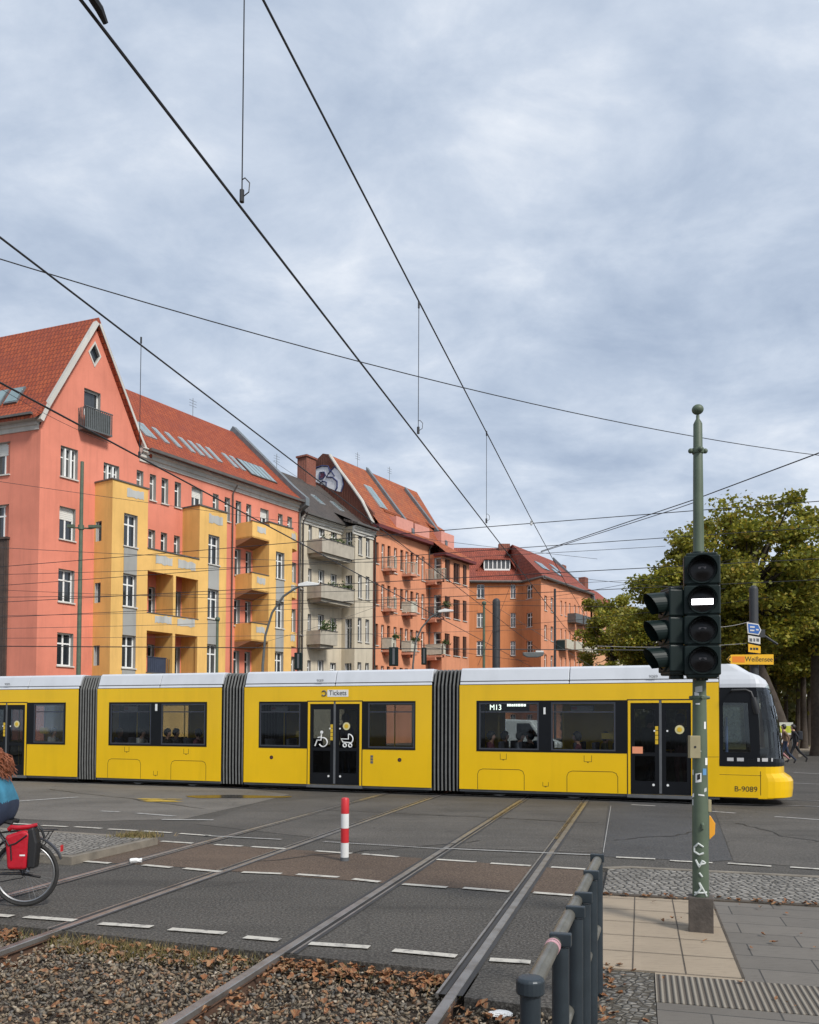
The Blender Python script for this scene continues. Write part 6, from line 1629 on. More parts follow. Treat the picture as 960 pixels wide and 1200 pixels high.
# ================================================================== masts, lamps, signs
def mast(name, px_, ytop, Y, r0, r1, mat, label, cat, ytip=None, dome=False, group=None):
    b_ = far(px_, 848, Y); r_ = empty(name, (b_.x, b_.y, 0)); tag(r_, label, cat, group); zt_ = far(px_, ytop, Y).z
    m_ = MB(); prof = [(r0, 0), (r1, zt_ - (r1 if dome else 0))]
    if dome: prof += [(r1 * math.cos(a), zt_ - r1 + r1 * math.sin(a)) for a in np.linspace(.2, 1.5, 6)]
    m_.lathe((0, 0, 0), prof, 18); obj('pole', m_, mat, r_, smooth=True); return r_, zt_, b_
M_slate = paint('dark_slate_mast', (.030, .032, .036), .6, .15, 3)
r_, zt_, b_ = mast('catenary_mast', 91, 541, 38, .11, .075, M_gpole, 'pale green overhead line mast in front of the salmon house', 'mast')
z_ = far(91, 618, 38).z; m_ = MB(); m_.tube([(-.55, 0, z_), (.45, 0, z_ - .05), (.9, 0, z_ + .05)], .035, 8); m_.box(-.6, -.3, -.08, .08, z_ - .02, z_ + .12); m_.box(.35, .85, -.08, .08, z_ - .02, z_ + .1); m_.lathe((0, 0, z_ - .1), [(.13, 0), (.13, .2)], 14); obj('bracket_arm', m_, M_gpole, r_)
r_, zt_, b_ = mast('catenary_mast', 581.5, 701, 42, .19, .19, M_slate, 'dark slate round topped mast in front of the orange corner house', 'mast', dome=True)
r_, zt_, b_ = mast('catenary_mast', 567, 709, 50, .09, .07, M_gpole, 'thin green mast with ball top left of the dark slate mast', 'mast'); m_ = MB(); m_.ball((0, 0, zt_ + .1), .14, 12); obj('ball_cap', m_, M_gpole, r_, smooth=True)
r_, zt_, b_ = mast('catenary_mast', 253.5, 728, 40, .08, .06, M_gpole, 'thin green mast before the second yellow bay tower', 'mast'); m_ = MB(); m_.ball((0, 0, zt_ + .1), .12, 12); obj('ball_cap', m_, M_gpole, r_, smooth=True)
r_, zt_, b_ = mast('signal_mast', 650.5, 690, 44, .07, .06, M_slate, 'thin dark mast with a small round topped signal near the far corner', 'mast'); m_ = MB(); z_ = far(655, 756, 44).z; m_.box(.08, .5, -.12, .1, z_ - .28, z_ + .25); m_.lathe((.29, -.13, z_ + .02), [(.16, 0), (.16, .01)], 14, 'y'); obj('signal_box', m_, M_sig, r_)
def curved_lamp(pts, Y, label, r=.06):
    base = far(pts[0][0], 848, Y); r_ = empty('street_lamp', (base.x, base.y, 0)); tag(r_, label, 'street lamp', 'curved street lamps')
    q_ = [Vector((0, 0, 0))] + [far(a, b, Y) - Vector((base.x, base.y, 0)) for a, b in pts]
    m_ = MB(); m_.tube(q_, [r * 1.5, r * 1.2] + [r] * (len(q_) - 3) + [r * .7], 10); obj('pole', m_, M_iron, r_, smooth=True)
    e = q_[-1]; m_ = MB(); m_.prism([(e.x - .15, -.14, e.z - .06), (e.x + .9, -.14, e.z + .02), (e.x + .95, -.14, e.z + .12), (e.x + .3, -.14, e.z + .22), (e.x - .15, -.14, e.z + .08)], (0, .28, 0)); obj('lamp_head', m_, M_whp, r_, bevel=.03)
curved_lamp([(308, 780), (311, 745), (319, 718), (332, 699), (345, 690), (353, 686.5)], 44, 'curved street lamp in front of the beige house')
curved_lamp([(484, 780), (487, 752), (494, 736), (505, 723), (516, 717)], 60, 'curved street lamp in front of the orange house')
# sign mast on the right
Ys = 29
r_, zt_, b_ = mast('sign_mast', 884.5, 686, Ys, .145, .145, M_slate, 'dark slate mast carrying blue, white and yellow direction signs', 'sign', dome=True)
def sgx(px_): return far(px_, 760, Ys).x - b_.x
def sgz(py_): return far(884, py_, Ys).z
M_blue = paint('sign_blue', (.03, .12, .38), .4, .05); M_sy = paint('sign_yellow', (.78, .42, .01), .4, .05); M_sw = paint('sign_white', (.62, .60, .56), .4, .05); M_so = paint('sign_orange_field', (.72, .20, .01), .4, .05)
def plate(name, pts, mat, y, par, th=.02):
    m_ = MB(); m_.prism([(sgx(a), y, sgz(b)) for a, b in pts], (0, th, 0)); return obj(name, m_, mat, par)
s1 = plate('blue_sign', [(873, 730), (886.5, 732), (889.8, 739), (887, 745), (874, 743)], M_sw, -.19, r_); plate('sign_field', [(874.2, 731.5), (886, 733.2), (888.6, 739), (886.2, 743.6), (875, 742)], M_blue, -.195, s1, .004)
for a, b, c in ((876.5, 882, 735.3), (876.5, 881.5, 739.3), (883.5, 886.5, 738.5)): plate('lettering', [(a, c - .8), (b, c - .5), (b, c + 1.2), (a, c + .9)], M_sw, -.2, s1, .003)
s2 = plate('white_sign', [(874.5, 745), (888.5, 747.5), (888.5, 755.5), (874.5, 753)], M_sw, -.19, r_)
for a, b in ((876, 879), (880.5, 882.5), (884, 887)): plate('lettering', [(a, 748.5), (b, 749), (b, 752.6), (a, 752.2)], M_tg, -.195, s2, .003)
s3 = plate('yellow_sign', [(874.5, 755), (888.8, 758), (888.8, 766.3), (874.5, 764.5)], M_sy, -.19, r_); text_mesh('lettering', '1234'[:0] or '', .1, M_black, s3, UPR(0, 0, 0)) if False else None
for a, b in ((876.5, 879), (880, 882.3), (883, 886)): plate('lettering', [(a, 759.4), (b, 759.8), (b, 762.4), (a, 762)], M_black, -.195, s3, .003)
s4 = plate('arrow_sign', [(848.8, 773.4), (854, 768), (903, 767.4), (903, 779.3), (854, 779.3)], M_sy, -.24, r_, .03)
plate('route_field', [(855, 770), (869.5, 770), (869.5, 777), (855, 777)], M_so, -.244, s4, .003)
for a, b, c, d in ((849.8, 773.4, 853, 770.2), (849.8, 773.4, 853, 776.8)):
    m_ = MB(); m_.tube([(sgx(a), -.246, sgz(b)), (sgx(c), -.246, sgz(d))], .018, 5); obj('arrow', m_, M_black, s4)
text_mesh('lettering', 'Weißensee', .24, M_black, s4, UPR(sgx(886), -.244, sgz(773.3)), sx=.86)
m_ = MB(); m_.tube([(.14, 0, sgz(741)), (.35, 0, sgz(745)), (.8, 0, sgz(755))], .04, 6); m_.box(.14, .34, -.1, .1, sgz(747), sgz(738)); obj('bracket', m_, M_slate, r_)

# hanging signals and lamp on the span over the street
Yh = 36
def wire(name, pts, r, label, cat='wire', group=None, mat=None, sag=0.0, n=1, ext=0.0):
    pts = [Vector(p) for p in pts]
    if ext: pts = pts + [pts[-1] + (pts[-1] - pts[-2]).normalized() * ext]
    if len(pts) == 2 and sag:
        a, b = pts; n = 24; pts = [a.lerp(b, t) - Vector((0, 0, 4 * sag * t * (1 - t))) for t in [i / n for i in range(n + 1)]]
    m_ = MB(); m_.tube(pts, r, 6); o = obj(name, m_, mat or M_wire, uv=False, smooth=True); tag(o, label, cat, group); return o
M_wire = paint('black_wire', (.018, .018, .02), .5, .1); M_wirel = paint('pale_wire', (.33, .32, .30), .5, .1)
wire('span_wire', [far(-40, 757, Yh), far(760, 762, Yh + 3)], .022, 'straight dark span wire carrying the hanging green signals', group=None)
for px_, ya_, yb__, w__, lb in ((350, 765, 785, .34, 'green signal hanging in front of the beige house edge'), (461.5, 758.5, 780.5, .40, 'green hanging signal left of the pair before the orange house'), (497, 759, 779, .22, 'narrow green hanging signal right of the pair before the orange house')):
    a = far(px_, ya_, Yh); c_ = far(px_, yb__, Yh); e_ = empty('hanging_signal', (a.x, a.y, a.z)); tag(e_, lb, 'traffic light', 'signals hanging over the street')
    m_ = MB(); m_.box(-w__ / 2, w__ / 2, -.12, .12, c_.z - a.z, 0); obj('housing', m_, M_sig, e_, bevel=.03)
    m_ = MB(); m_.cyl((0, 0, 0), (0, 0, .18), .02); obj('hanger', m_, M_sig, e_)
    m_ = MB(); m_.box(-w__ * .12, w__ * .12, -.13, -.121, (c_.z - a.z) * .92, -.06); obj('pale_backing', m_, M_tg, e_)
a = far(625, 767, Yh); e_ = empty('hanging_lamp', a); tag(e_, 'dark boat shaped lamp hanging from the span wire', 'street lamp'); m_ = MB(); m_.prism([(-.45, -.12, .08), (.45, -.12, .1), (.42, -.12, -.05), (.2, -.12, -.12), (-.25, -.12, -.12), (-.42, -.12, -.04)], (0, .24, 0)); obj('lamp_body', m_, M_iron, e_, bevel=.02)
m_ = MB(); m_.cyl((0, 0, .08), (0, 0, .22), .015); obj('hanger', m_, M_iron, e_); m_ = MB(); m_.box(.1, .42, -.1, .1, .10, .16); obj('lamp_cover', m_, M_whp, e_)

# ================================================================== overhead line
def tkv(x, y, z): p = TK.w(x, y); return Vector((p.x, p.y, z))
HC, HM = 5.2, 6.78
wire('contact_wire', [tkv(-2.56, .5, HC)] + [tkv(-2.56, y, HC) for y in (10, 20, 30)] + [tkv(-2.25, 48, HC)], .0095, 'contact wire of the nearer track, hung below its catenary', group='overhead wires along the tracks')
wire('catenary_wire', [tkv(-2.52, .5, HM + .05), tkv(-2.52, 10, HM), tkv(-2.5, 20, HM - .1), tkv(-2.42, 30, HM - .2), tkv(-2.2, 48, HM - .2)], .010, 'upper catenary wire of the nearer track, highest wire in the sky', group='overhead wires along the tracks')
wire('catenary_wire', [tkv(-6.37, -2, HM)] + [tkv(-6.37, y, HM - .002 * y) for y in (8, 20, 35, 60)], .012, 'upper catenary wire of the farther track', group='overhead wires along the tracks')
wire('contact_wire', [tkv(-6.26, -2, HC)] + [tkv(-6.26, y, HC) for y in (8, 20, 35, 60)], .011, 'contact wire of the farther track crossing the salmon house', group='overhead wires along the tracks')
def ydepth(px_, py_, H):
    d = ray(px_, py_); t = (H - CAMZ) / d.z; p = CAM + d * t; return TK.loc(p)[1]
for x, px_, py_, lb in ((-2.52, 284, 235, 'thin dropper with looped clamp on the nearer contact wire, first from the camera'), (-2.52, 493.5, 507, 'straight dropper between the nearer wires, second from the camera'), (-2.52, 578, 612, 'short dropper near the tram street, third from the camera'), (-6.26, 171, 535, 'dropper hanging above the salmon house roof')):
    y = ydepth(px_, py_, HC); e_ = empty('dropper', tkv(x, y, HC), TK.a); tag(e_, lb, 'dropper', 'droppers between the overhead wires')
    m_ = MB(); m_.cyl((0, 0, 0), (0, 0, HM - HC - .02), .0045, seg=5); obj('cable', m_, M_wire, e_)
    m_ = MB(); m_.cyl((0, 0, -.01), (0, 0, .07), .016, seg=8); m_.tube([(.0, 0, .02), (.05, 0, .05), (.055, 0, .11), (.02, 0, .15), (0, 0, .14)], .004, 5); m_.cyl((0, 0, HM - HC - .08), (0, 0, HM - HC), .012, seg=8); obj('clamp', m_, M_wire, e_)
for k_, (px_, py_, lb) in enumerate(((108, 6, 'black clamp at the top edge on the nearer contact wire'), (622, 613, 'pale insulator on the upper wire above the red roofed house'))):
    H = HC if k_ == 0 else HM - .15; y = ydepth(px_, py_, H); e_ = empty('insulator', tkv(-2.52, y, H), TK.a); tag(e_, lb, 'insulator')
    m_ = MB(); m_.lathe((0, 0, -.06), [(.012, 0), (.035, .03), (.02, .05), (.035, .07), (.02, .09), (.03, .11), (.01, .14)], 10) if k_ else m_.tube([(0, -.09, .0), (0, -.03, .03), (0, .05, .02), (0, .1, -.01)], [.014, .022, .022, .014], 8); obj('insulator_body', m_, M_wire if k_ == 0 else M_whp, e_)
_a, _b = far(-60, 285, 10.0), far(1040, 542, 19.5)
_p = [_a.lerp(_b, t_ / 24) - Vector((0, 0, 4 * .42 * (t_ / 24) * (1 - t_ / 24))) for t_ in range(25)]
wire('span_wire', _p, .0075, 'thin span wire sagging across the whole sky', ext=16)
wire('span_wire', [far(634, 646, 34), far(815, 585, 24), far(1010, 512, 17)], .014, 'thick wire rising from the junction to the right edge behind the signal pole', ext=14)
wire('span_wire', [far(634, 647, 34), far(790, 597, 25.5), far(816, 588, 24)], .012, 'wire just below the thick rising wire, left of the signal pole')
def trv(x, y, z): return TR.w(x, y, z)
for y_, z_, lb, gp_ in ((1.22, 5.55, 'contact wire directly above the tram', None), (1.22, 6.75, 'catenary wire above the tram in front of the house roofs', None), (4.3, 5.55, 'contact wire of the track behind the tram', None), (4.3, 6.8, 'catenary wire of the track behind the tram', None)):
    wire('contact_wire' if z_ < 6 else 'catenary_wire', [trv(-45, y_, z_)] + [trv(u, y_, z_ - (.12 * math.sin((u + 45) / 12) if z_ > 6 else 0)) for u in range(-40, 45, 6)], .010, lb, group='overhead wires along the cross street')
sp = [((-30, 560, 30), (700, 655, 40)), ((-30, 640, 26), (520, 660, 40)), ((-30, 674, 30), (780, 640, 30)), ((-30, 690, 34), (800, 712, 30)), ((-20, 700, 24), (760, 679, 32)), ((-30, 722, 30), (690, 700, 40)), ((-30, 737, 28), (560, 716, 40)), ((-30, 748, 33), (700, 735, 44)), ((640, 700, 36), (860, 655, 30)), ((640, 672, 36), (850, 690, 34)), ((320, 540, 40), (700, 785, 40)), ((0, 455, 30), (130, 520, 36)), ((430, 742, 42), (620, 775, 36)), ((300, 755, 40), (470, 700, 44)), ((560, 735, 40), (900, 700, 29)), ((610, 655, 40), (560, 780, 40))]
lbs = ['from the gable to the far junction', 'low across the bay towers', 'rising gently to the right over the roofs', 'falling gently over the balconies', 'level over the middle balconies', 'over the lower loggias', 'just above the lower loggias', 'lowest across the house fronts', 'steep beside the far trees', 'falling towards the trees', 'diagonal from the party wall to the street', 'short at the left edge of the roof', 'short diagonal before the orange house', 'short diagonal before the beige house', 'reaching the sign mast', 'near vertical at the far corner']
for (a, b), lb in zip(sp, lbs): wire('span_wire', [far(*a), far(*b)], .0085, 'thin span wire ' + lb, sag=.12, group='thin span wires over the crossing')
for (a, b), lb in zip((((700, 757, 30), (875, 754, 29)), ((822, 735, 29), (880, 728, 29))), ('pale cable reaching the yellow sign', 'pale cable reaching the blue sign')):
    wire('cable', [far(*a), far(*b)], .010, lb, mat=M_wirel, sag=.08)
# stays on the house corner and the drain of wires at the junction
# ================================================================== trees
def mesh_np(name, V, Fq, mat):
    me = bpy.data.meshes.new(name); k = Fq.shape[1]
    me.vertices.add(len(V)); me.vertices.foreach_set('co', V.astype(np.float32).ravel()); me.loops.add(Fq.size); me.loops.foreach_set('vertex_index', Fq.astype(np.int32).ravel())
    me.polygons.add(len(Fq)); me.polygons.foreach_set('loop_start', np.arange(0, Fq.size, k, dtype=np.int32)); me.polygons.foreach_set('loop_total', np.full(len(Fq), k, np.int32)); me.update(); me.materials.append(mat)
    o = bpy.data.objects.new(name, me); COL.objects.link(o); return o
def leafmat(name, stops):
    m_, nt, b = newmat(name); g = nt.nodes.new('ShaderNodeNewGeometry'); c = ramp(nt, g.outputs['Random Per Island'], stops)
    v = coords(nt); f = noise(nt, v, .55, 4, .6); c = mix(nt, mth(nt, 'MULTIPLY', ramp(nt, f, [(.42, (0,)*3), (.62, (1,)*3)]), .5), c, (.17, .14, .02)); L(nt, c, b.inputs['Base Color'])
    b.inputs['Roughness'].default_value = .6; b.inputs['Specular IOR Level'].default_value = .35
    tr = N(nt, 'ShaderNodeBsdfTranslucent'); L(nt, c, tr.inputs[0]); ms = nt.nodes.new('ShaderNodeMixShader'); ms.inputs[0].default_value = .35
    out = nt.nodes['Material Output']; L(nt, b.outputs[0], ms.inputs[1]); L(nt, tr.outputs[0], ms.inputs[2]); L(nt, ms.outputs[0], out.inputs[0]); return m_
M_leaf = leafmat('plane_tree_leaves', [(0, (.10, .125, .018)), (.3, (.18, .20, .026)), (.6, (.28, .28, .032)), (.85, (.38, .33, .035)), (1, (.40, .26, .035))])
M_leafg = leafmat('yellow_green_leaves', [(0, (.12, .15, .02)), (.4, (.22, .24, .028)), (.8, (.34, .32, .035)), (1, (.42, .33, .04))])
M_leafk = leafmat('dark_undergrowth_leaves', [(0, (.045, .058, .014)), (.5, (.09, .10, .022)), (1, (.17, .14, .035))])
M_bark = paint('tree_bark', (.055, .042, .032), .9, .4, 5, bmp=.6, bscale=14)
def tree(name, px_, Y, label, hc, rx, rz, tr=.28, ncl=95, nl=150, mat=None, seed=1, leaf=.15, lean=0.0, base=True):
    """hc: crown centre height, rx/rz radii"""
    g = np.random.default_rng(seed); b_ = far(px_, 848, Y); r_ = empty(name, (b_.x, b_.y, .1)); tag(r_, label, 'tree', 'trees on the verge behind the tram')
    t_ = MB(); fork = hc - rz * .75
    t_.tube([(0, 0, -.2), (.03, 0, .5), (lean * .4, .05, fork * .5), (lean, 0, fork), (lean * 1.2, 0, hc)], [tr * 1.35, tr, tr * .85, tr * .7, tr * .3], 12)
    cl = []
    for i in range(ncl):
        d = g.normal(size=3); d /= np.linalg.norm(d); d[2] = d[2] * .9 + .05; rr_ = g.uniform(.35, 1.0) ** .55
        bump_ = 1 + .22 * math.sin(d[0] * 5 + seed) * math.cos(d[1] * 4 + seed * 2) + .12 * math.sin(d[2] * 9 + seed)
        cl.append((lean + d[0] * rx * rr_ * bump_, d[1] * rx * rr_ * bump_, hc + d[2] * rz * rr_ * bump_))
    for i in range(0, ncl, 2):
        c_ = cl[i]; s_ = (lean * 1.05, 0, fork + (hc - fork) * g.uniform(0, .8)); m1 = ((s_[0] * .55 + c_[0] * .45), s_[1] * .55 + c_[1] * .45, s_[2] * .4 + c_[2] * .6 - .1)
        t_.tube([s_, m1, c_], [tr * .32, tr * .18, .02], 6, False)
    obj('trunk', t_, M_bark, r_, smooth=True, uv=False)
    cl = np.array(cl); n = ncl * nl; ci = np.repeat(np.arange(ncl), nl); sig = g.uniform(.28, .58, ncl)[ci][:, None] * (rx / 4.5) ** .5
    P = cl[ci] + np.clip(g.normal(size=(n, 3)), -1.7, 1.7) * sig * np.array([1, 1, .62])
    a = g.normal(size=(n, 3)); a[:, 2] *= .5; a /= np.linalg.norm(a, axis=1)[:, None]; b = np.cross(a, g.normal(size=(n, 3))); b /= np.linalg.norm(b, axis=1)[:, None]
    s = g.uniform(.6, 1.25, (n, 1)) * leaf
    V = np.stack([P - a * s, P - b * s * .7 + a * s * .1, P + a * s, P + b * s * .7 + a * s * .1], 1).reshape(-1, 3); Fq = np.arange(n * 4).reshape(-1, 4)
    o = mesh_np('crown', V, Fq, mat or M_leaf); o.parent = r_
    return r_
def Hh(px_, py_, Y): return far(px_, py_, Y).z
specs = [
 ('plane_tree', 923, 46, 'tallest plane tree, its thick dark trunk behind the walkers', (866, 680), 108, 98, .42, 150, 190, M_leaf, -2.1),
 ('plane_tree', 808, 44, 'yellow green plane tree rising left of the signal pole', (806, 698), 56, 60, .22, 70, 170, M_leafg, 0),
 ('plane_tree', 956, 50, 'plane tree with pale trunk at the right edge', (962, 712), 75, 60, .3, 95, 170, M_leaf, 0),
 ('plane_tree', 896, 58, 'plane tree just left of the tallest one, half hidden by it', (880, 735), 90, 75, .3, 90, 150, M_leaf, 0),
 ('plane_tree', 942, 62, 'plane tree with thin trunk behind the sign mast', (935, 740), 80, 70, .25, 90, 150, M_leaf, 0),
 ('plane_tree', 1060, 48, 'plane tree standing beyond the right edge', (1060, 735), 100, 70, .35, 80, 150, M_leaf, 0),
 ('plane_tree', 838, 66, 'plane tree between the signal pole and the cab', (838, 745), 70, 60, .25, 80, 150, M_leaf, 0),
 ('plane_tree', 765, 70, 'low green tree behind the side signal head', (770, 745), 55, 50, .2, 70, 150, M_leaf, 0),
 ('plane_tree', 718, 84, 'bright yellow green tree beside the last house', (722, 745), 38, 52, .2, 70, 150, M_leafg, 0),
 ('plane_tree', 744, 95, 'small far tree behind the bright yellow green one', (744, 748), 35, 42, .2, 45, 130, M_leaf, 0),
]
for i, (nm, px_, Y, lb, (cx_, cy_), rxp, rzp, tr, ncl, nl, mt, lean) in enumerate(specs):
    k = Y / 1000.0
    tree(nm, px_, Y, lb, Hh(cx_, cy_, Y) - .1, rxp * k, rzp * k * 1.0, tr, ncl, int(nl * 1.35), mt, seed=i * 3 + 2, leaf=.088 + Y * .0007, lean=lean)
# dark undergrowth beyond the trees, added to block the bright horizon
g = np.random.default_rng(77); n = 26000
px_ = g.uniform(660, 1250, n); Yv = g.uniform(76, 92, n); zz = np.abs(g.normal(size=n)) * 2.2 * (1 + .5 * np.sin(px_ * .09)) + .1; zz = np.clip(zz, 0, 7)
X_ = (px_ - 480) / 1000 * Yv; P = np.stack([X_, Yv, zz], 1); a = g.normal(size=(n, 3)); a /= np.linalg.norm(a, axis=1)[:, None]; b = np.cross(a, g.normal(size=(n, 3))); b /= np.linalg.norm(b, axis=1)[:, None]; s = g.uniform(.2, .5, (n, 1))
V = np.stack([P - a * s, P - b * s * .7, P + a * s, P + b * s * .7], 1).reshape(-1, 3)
tag(mesh_np('shrubbery', V, np.arange(n * 4).reshape(-1, 4), M_leafk), 'dark undergrowth added behind the tree trunks to block the bright horizon', 'shrubbery', kind='stuff')
for i, px_ in enumerate((889, 903, 911, 921, 934, 947, 955, 966, 984)):
    b_ = far(px_, 848, 64 + (i * 7) % 13); r_ = empty('tree_trunk' if False else 'park_tree', (b_.x, b_.y, .1)); tag(r_, ('slender park tree farther back, number of its row hidden' if False else 'slender bare trunked park tree farther back between the plane trees'), 'tree', 'slender trees deeper in the park')
    t_ = MB(); t_.tube([(0, 0, -.2), (random.uniform(-.3, .3), 0, 4), (random.uniform(-.6, .6), 0, 9)], [.22, .17, .06], 8); obj('trunk', t_, M_bark, r_, smooth=True, uv=False)
    g = np.random.default_rng(100 + i); n = 1800; P = g.normal(size=(n, 3)) * np.array([1.3, 1.3, 1.6]) + np.array([0, 0, 8.0]); a = g.normal(size=(n, 3)); a /= np.linalg.norm(a, axis=1)[:, None]; b = np.cross(a, g.normal(size=(n, 3))); b /= np.linalg.norm(b, axis=1)[:, None]
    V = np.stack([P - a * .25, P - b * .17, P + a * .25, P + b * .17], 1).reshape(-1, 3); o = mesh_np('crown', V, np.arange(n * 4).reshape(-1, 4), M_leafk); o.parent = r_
# far pale house seen between the trunks
fh = empty('apartment_house', far(930, 848, 125) * 1.0, 0); fh.location.z = 0; tag(fh, 'pale far house glimpsed between the park tree trunks', 'building')
wl = []
for z in (1.2, 4.5, 7.8, 11): 
    for k in range(14): wl.append((-24 + k * 3.4, -24 + k * 3.4 + 1.3, z, z + 1.8, 'std'))
wall_with_windows(fh, 'wall', rect(-26, 26, 0, 14.5), wl, 0, [M_trim, M_trim], None, .25)
mb = MB(); mb.prism([(-26, -.4, 14.5), (-26, 5, 18.5), (-26, 10, 14.5)], (52, 0, 0)); obj('roof', mb, M_tile_gr, fh); mb = MB(); mb.box(-26, 26, 9.5, 10, 0, 14.5); obj('rear_wall', mb, M_trim, fh)

# ================================================================== people
M_skin = paint('skin', (.50, .27, .19), .55, .08); M_skin2 = paint('deep_skin', (.22, .11, .07), .55, .08)
M_hair_a = paint('auburn_curls', (.24, .075, .03), .6, .5, 18, bmp=.8, bscale=60); M_hair_k = paint('dark_hair', (.018, .013, .011), .5, .3, 14); M_hair_b = paint('light_hair', (.38, .27, .15), .6, .2, 14)
M_jeans = paint('navy_jeans', (.018, .028, .055), .85, .2, 10); M_shoe = paint('dark_shoe', (.015, .014, .014), .6, .2)
def cloth(n_, c, v=.2): return paint(n_, c, .85, v, 9, bmp=.4, bscale=22)
STAND = dict(pelvis=(0, 0, .93), spine=(.0, 0, 1.12), chest=(.01, 0, 1.30), neck=(.0, 0, 1.46), chin=(.025, 0, 1.54), head=(.03, 0, 1.61), crown=(.015, 0, 1.69), nose=(.125, 0, 1.59),
    shL=(0, .17, 1.40), elL=(-.03, .22, 1.13), wrL=(.05, .22, .89), shR=(0, -.17, 1.40), elR=(-.03, -.22, 1.13), wrR=(.05, -.22, .89),
    hiL=(0, .09, .88), knL=(.03, .10, .49), anL=(-.02, .10, .09), toL=(.14, .11, .035), hiR=(0, -.09, .88), knR=(.03, -.10, .49), anR=(-.02, -.10, .09), toR=(.14, -.11, .035))
RAD = dict(pelvis=.135, spine=.125, chest=.145, neck=.055, chin=.068, head=.092, crown=.06, nose=.016, sh=.065, el=.042, wr=.03, hi=.092, kn=.06, an=.042, to=.036)
EDG = [('pelvis', 'spine'), ('spine', 'chest'), ('chest', 'neck'), ('neck', 'chin'), ('chin', 'head'), ('head', 'crown'), ('head', 'nose'), ('chest', 'shL'), ('shL', 'elL'), ('elL', 'wrL'), ('chest', 'shR'), ('shR', 'elR'), ('elR', 'wrR'), ('pelvis', 'hiL'), ('hiL', 'knL'), ('knL', 'anL'), ('anL', 'toL'), ('pelvis', 'hiR'), ('hiR', 'knR'), ('knR', 'anR'), ('anR', 'toR')]
ZONE = {'head': 'skin', 'chin': 'skin', 'crown': 'skin', 'nose': 'skin', 'neck': 'skin', 'wr': 'skin', 'ha': 'skin', 'fi': 'skin', 'pelvis': 'legs', 'hi': 'legs', 'kn': 'legs', 'an': 'legs', 'to': 'shoe', 'spine': 'top', 'chest': 'top', 'sh': 'top', 'el': 'top'}
def person(label, loc, rz, pose=None, top=None, legs=None, skin=None, hair=None, fingers=False, group=None, sleeve=True, thick=1.0, hairlong=False):
    J = dict(STAND); J.update(pose or {}); J = {k: Vector(v) for k, v in J.items()}
    Rr = {}; names = list(J); E = list(EDG)
    for k in names: Rr[k] = RAD.get(k, RAD.get(k[:2])) * (thick if k in ('pelvis', 'spine', 'chest') or k[:2] in ('hi', 'sh') else 1)
    for s_ in ('L', 'R'):
        d = (J['wr' + s_] - J['el' + s_]).normalized(); side = d.cross(Vector((0, 0, 1))); side = side.normalized() if side.length > .1 else Vector((1, 0, 0)); dn = d.cross(side)
        J['ha' + s_] = J['wr' + s_] + d * .075; Rr['ha' + s_] = .030; E.append(('wr' + s_, 'ha' + s_))
        if fingers:
            for f_, (o_, l_) in enumerate(((-.027, .062), (-.009, .072), (.009, .068), (.026, .052))):
                a, b = 'fa%s%d' % (s_, f_), 'fb%s%d' % (s_, f_); J[a] = J['ha' + s_] + side * o_ + d * l_ * .55; J[b] = J[a] + d * l_ * .35 + dn * l_ * .35; Rr[a] = .0085; Rr[b] = .0075; E += [('ha' + s_, a), (a, b)]
            a, b = 'ta' + s_, 'tb' + s_; J[a] = J['wr' + s_] + d * .035 + side * -.04 + dn * .01; J[b] = J[a] + d * .035 - side * .008; Rr[a] = .011; Rr[b] = .009; E += [('wr' + s_, a), (a, b)]
    names = list(J); idx = {k: i for i, k in enumerate(names)}
    me = bpy.data.meshes.new('person'); me.from_pydata([J[k] for k in names], [(idx[a], idx[b]) for a, b in E], [])
    o = bpy.data.objects.new('person', me); COL.objects.link(o)
    sk = o.modifiers.new('skin', 'SKIN'); sk.use_smooth_shade = True; sk.branch_smoothing = .4
    for i, k in enumerate(names):
        sv = me.skin_vertices[0].data[i]; r_ = Rr[k]
        sv.radius = (r_, r_ * (.72 if k in ('pelvis', 'spine', 'chest') else 1)) ; sv.use_root = (k == 'pelvis')
    for k in ('pelvis', 'spine', 'chest'): me.skin_vertices[0].data[idx[k]].radius = (Rr[k], Rr[k] * .8)
    sb = o.modifiers.new('sub', 'SUBSURF'); sb.levels = (3 if thick > 1 else 2) if fingers else 1; sb.render_levels = sb.levels
    dg = bpy.context.evaluated_depsgraph_get(); dg.update(); nm = bpy.data.meshes.new_from_object(o.evaluated_get(dg)); o.modifiers.clear(); o.data = nm
    nm.materials.clear(); skin = skin or M_skin
    for m_ in (skin, top, legs, M_shoe): nm.materials.append(m_)
    zi = {'skin': 0, 'top': 1, 'legs': 2, 'shoe': 3}
    segs = []
    for a, b in E:
        za, zb = ZONE.get(a, ZONE.get(a[:2], 'skin')), ZONE.get(b, ZONE.get(b[:2], 'skin')); segs.append((J[a], J[b], za, zb, a, b))
    for p in nm.polygons:
        c = p.center; best = None
        for a, b, za, zb, na, nb in segs:
            ab = b - a; t = max(0, min(1, (c - a).dot(ab) / max(ab.length_squared, 1e-9))); d = (c - (a + ab * t)).length / (Rr[na] * (1 - t) + Rr[nb] * t)
            if best is None or d < best[0]:
                if za == zb: z = za
                elif na == 'chest' and nb == 'neck': z = 'top' if t < .75 else 'skin'
                elif na[:2] == 'el': z = ('top' if t < .9 else 'skin') if sleeve else 'skin'
                elif na[:2] == 'an': z = 'shoe' if t > .05 else 'legs'
                elif na == 'pelvis' and nb == 'spine': z = 'legs' if t < .35 else 'top'
                else: z = za if t < .5 else zb
                best = (d, z)
        p.material_index = zi[best[1]]; p.use_smooth = True
    o.location = loc; o.rotation_euler = (0, 0, rz); tag(o, label, 'person', group)
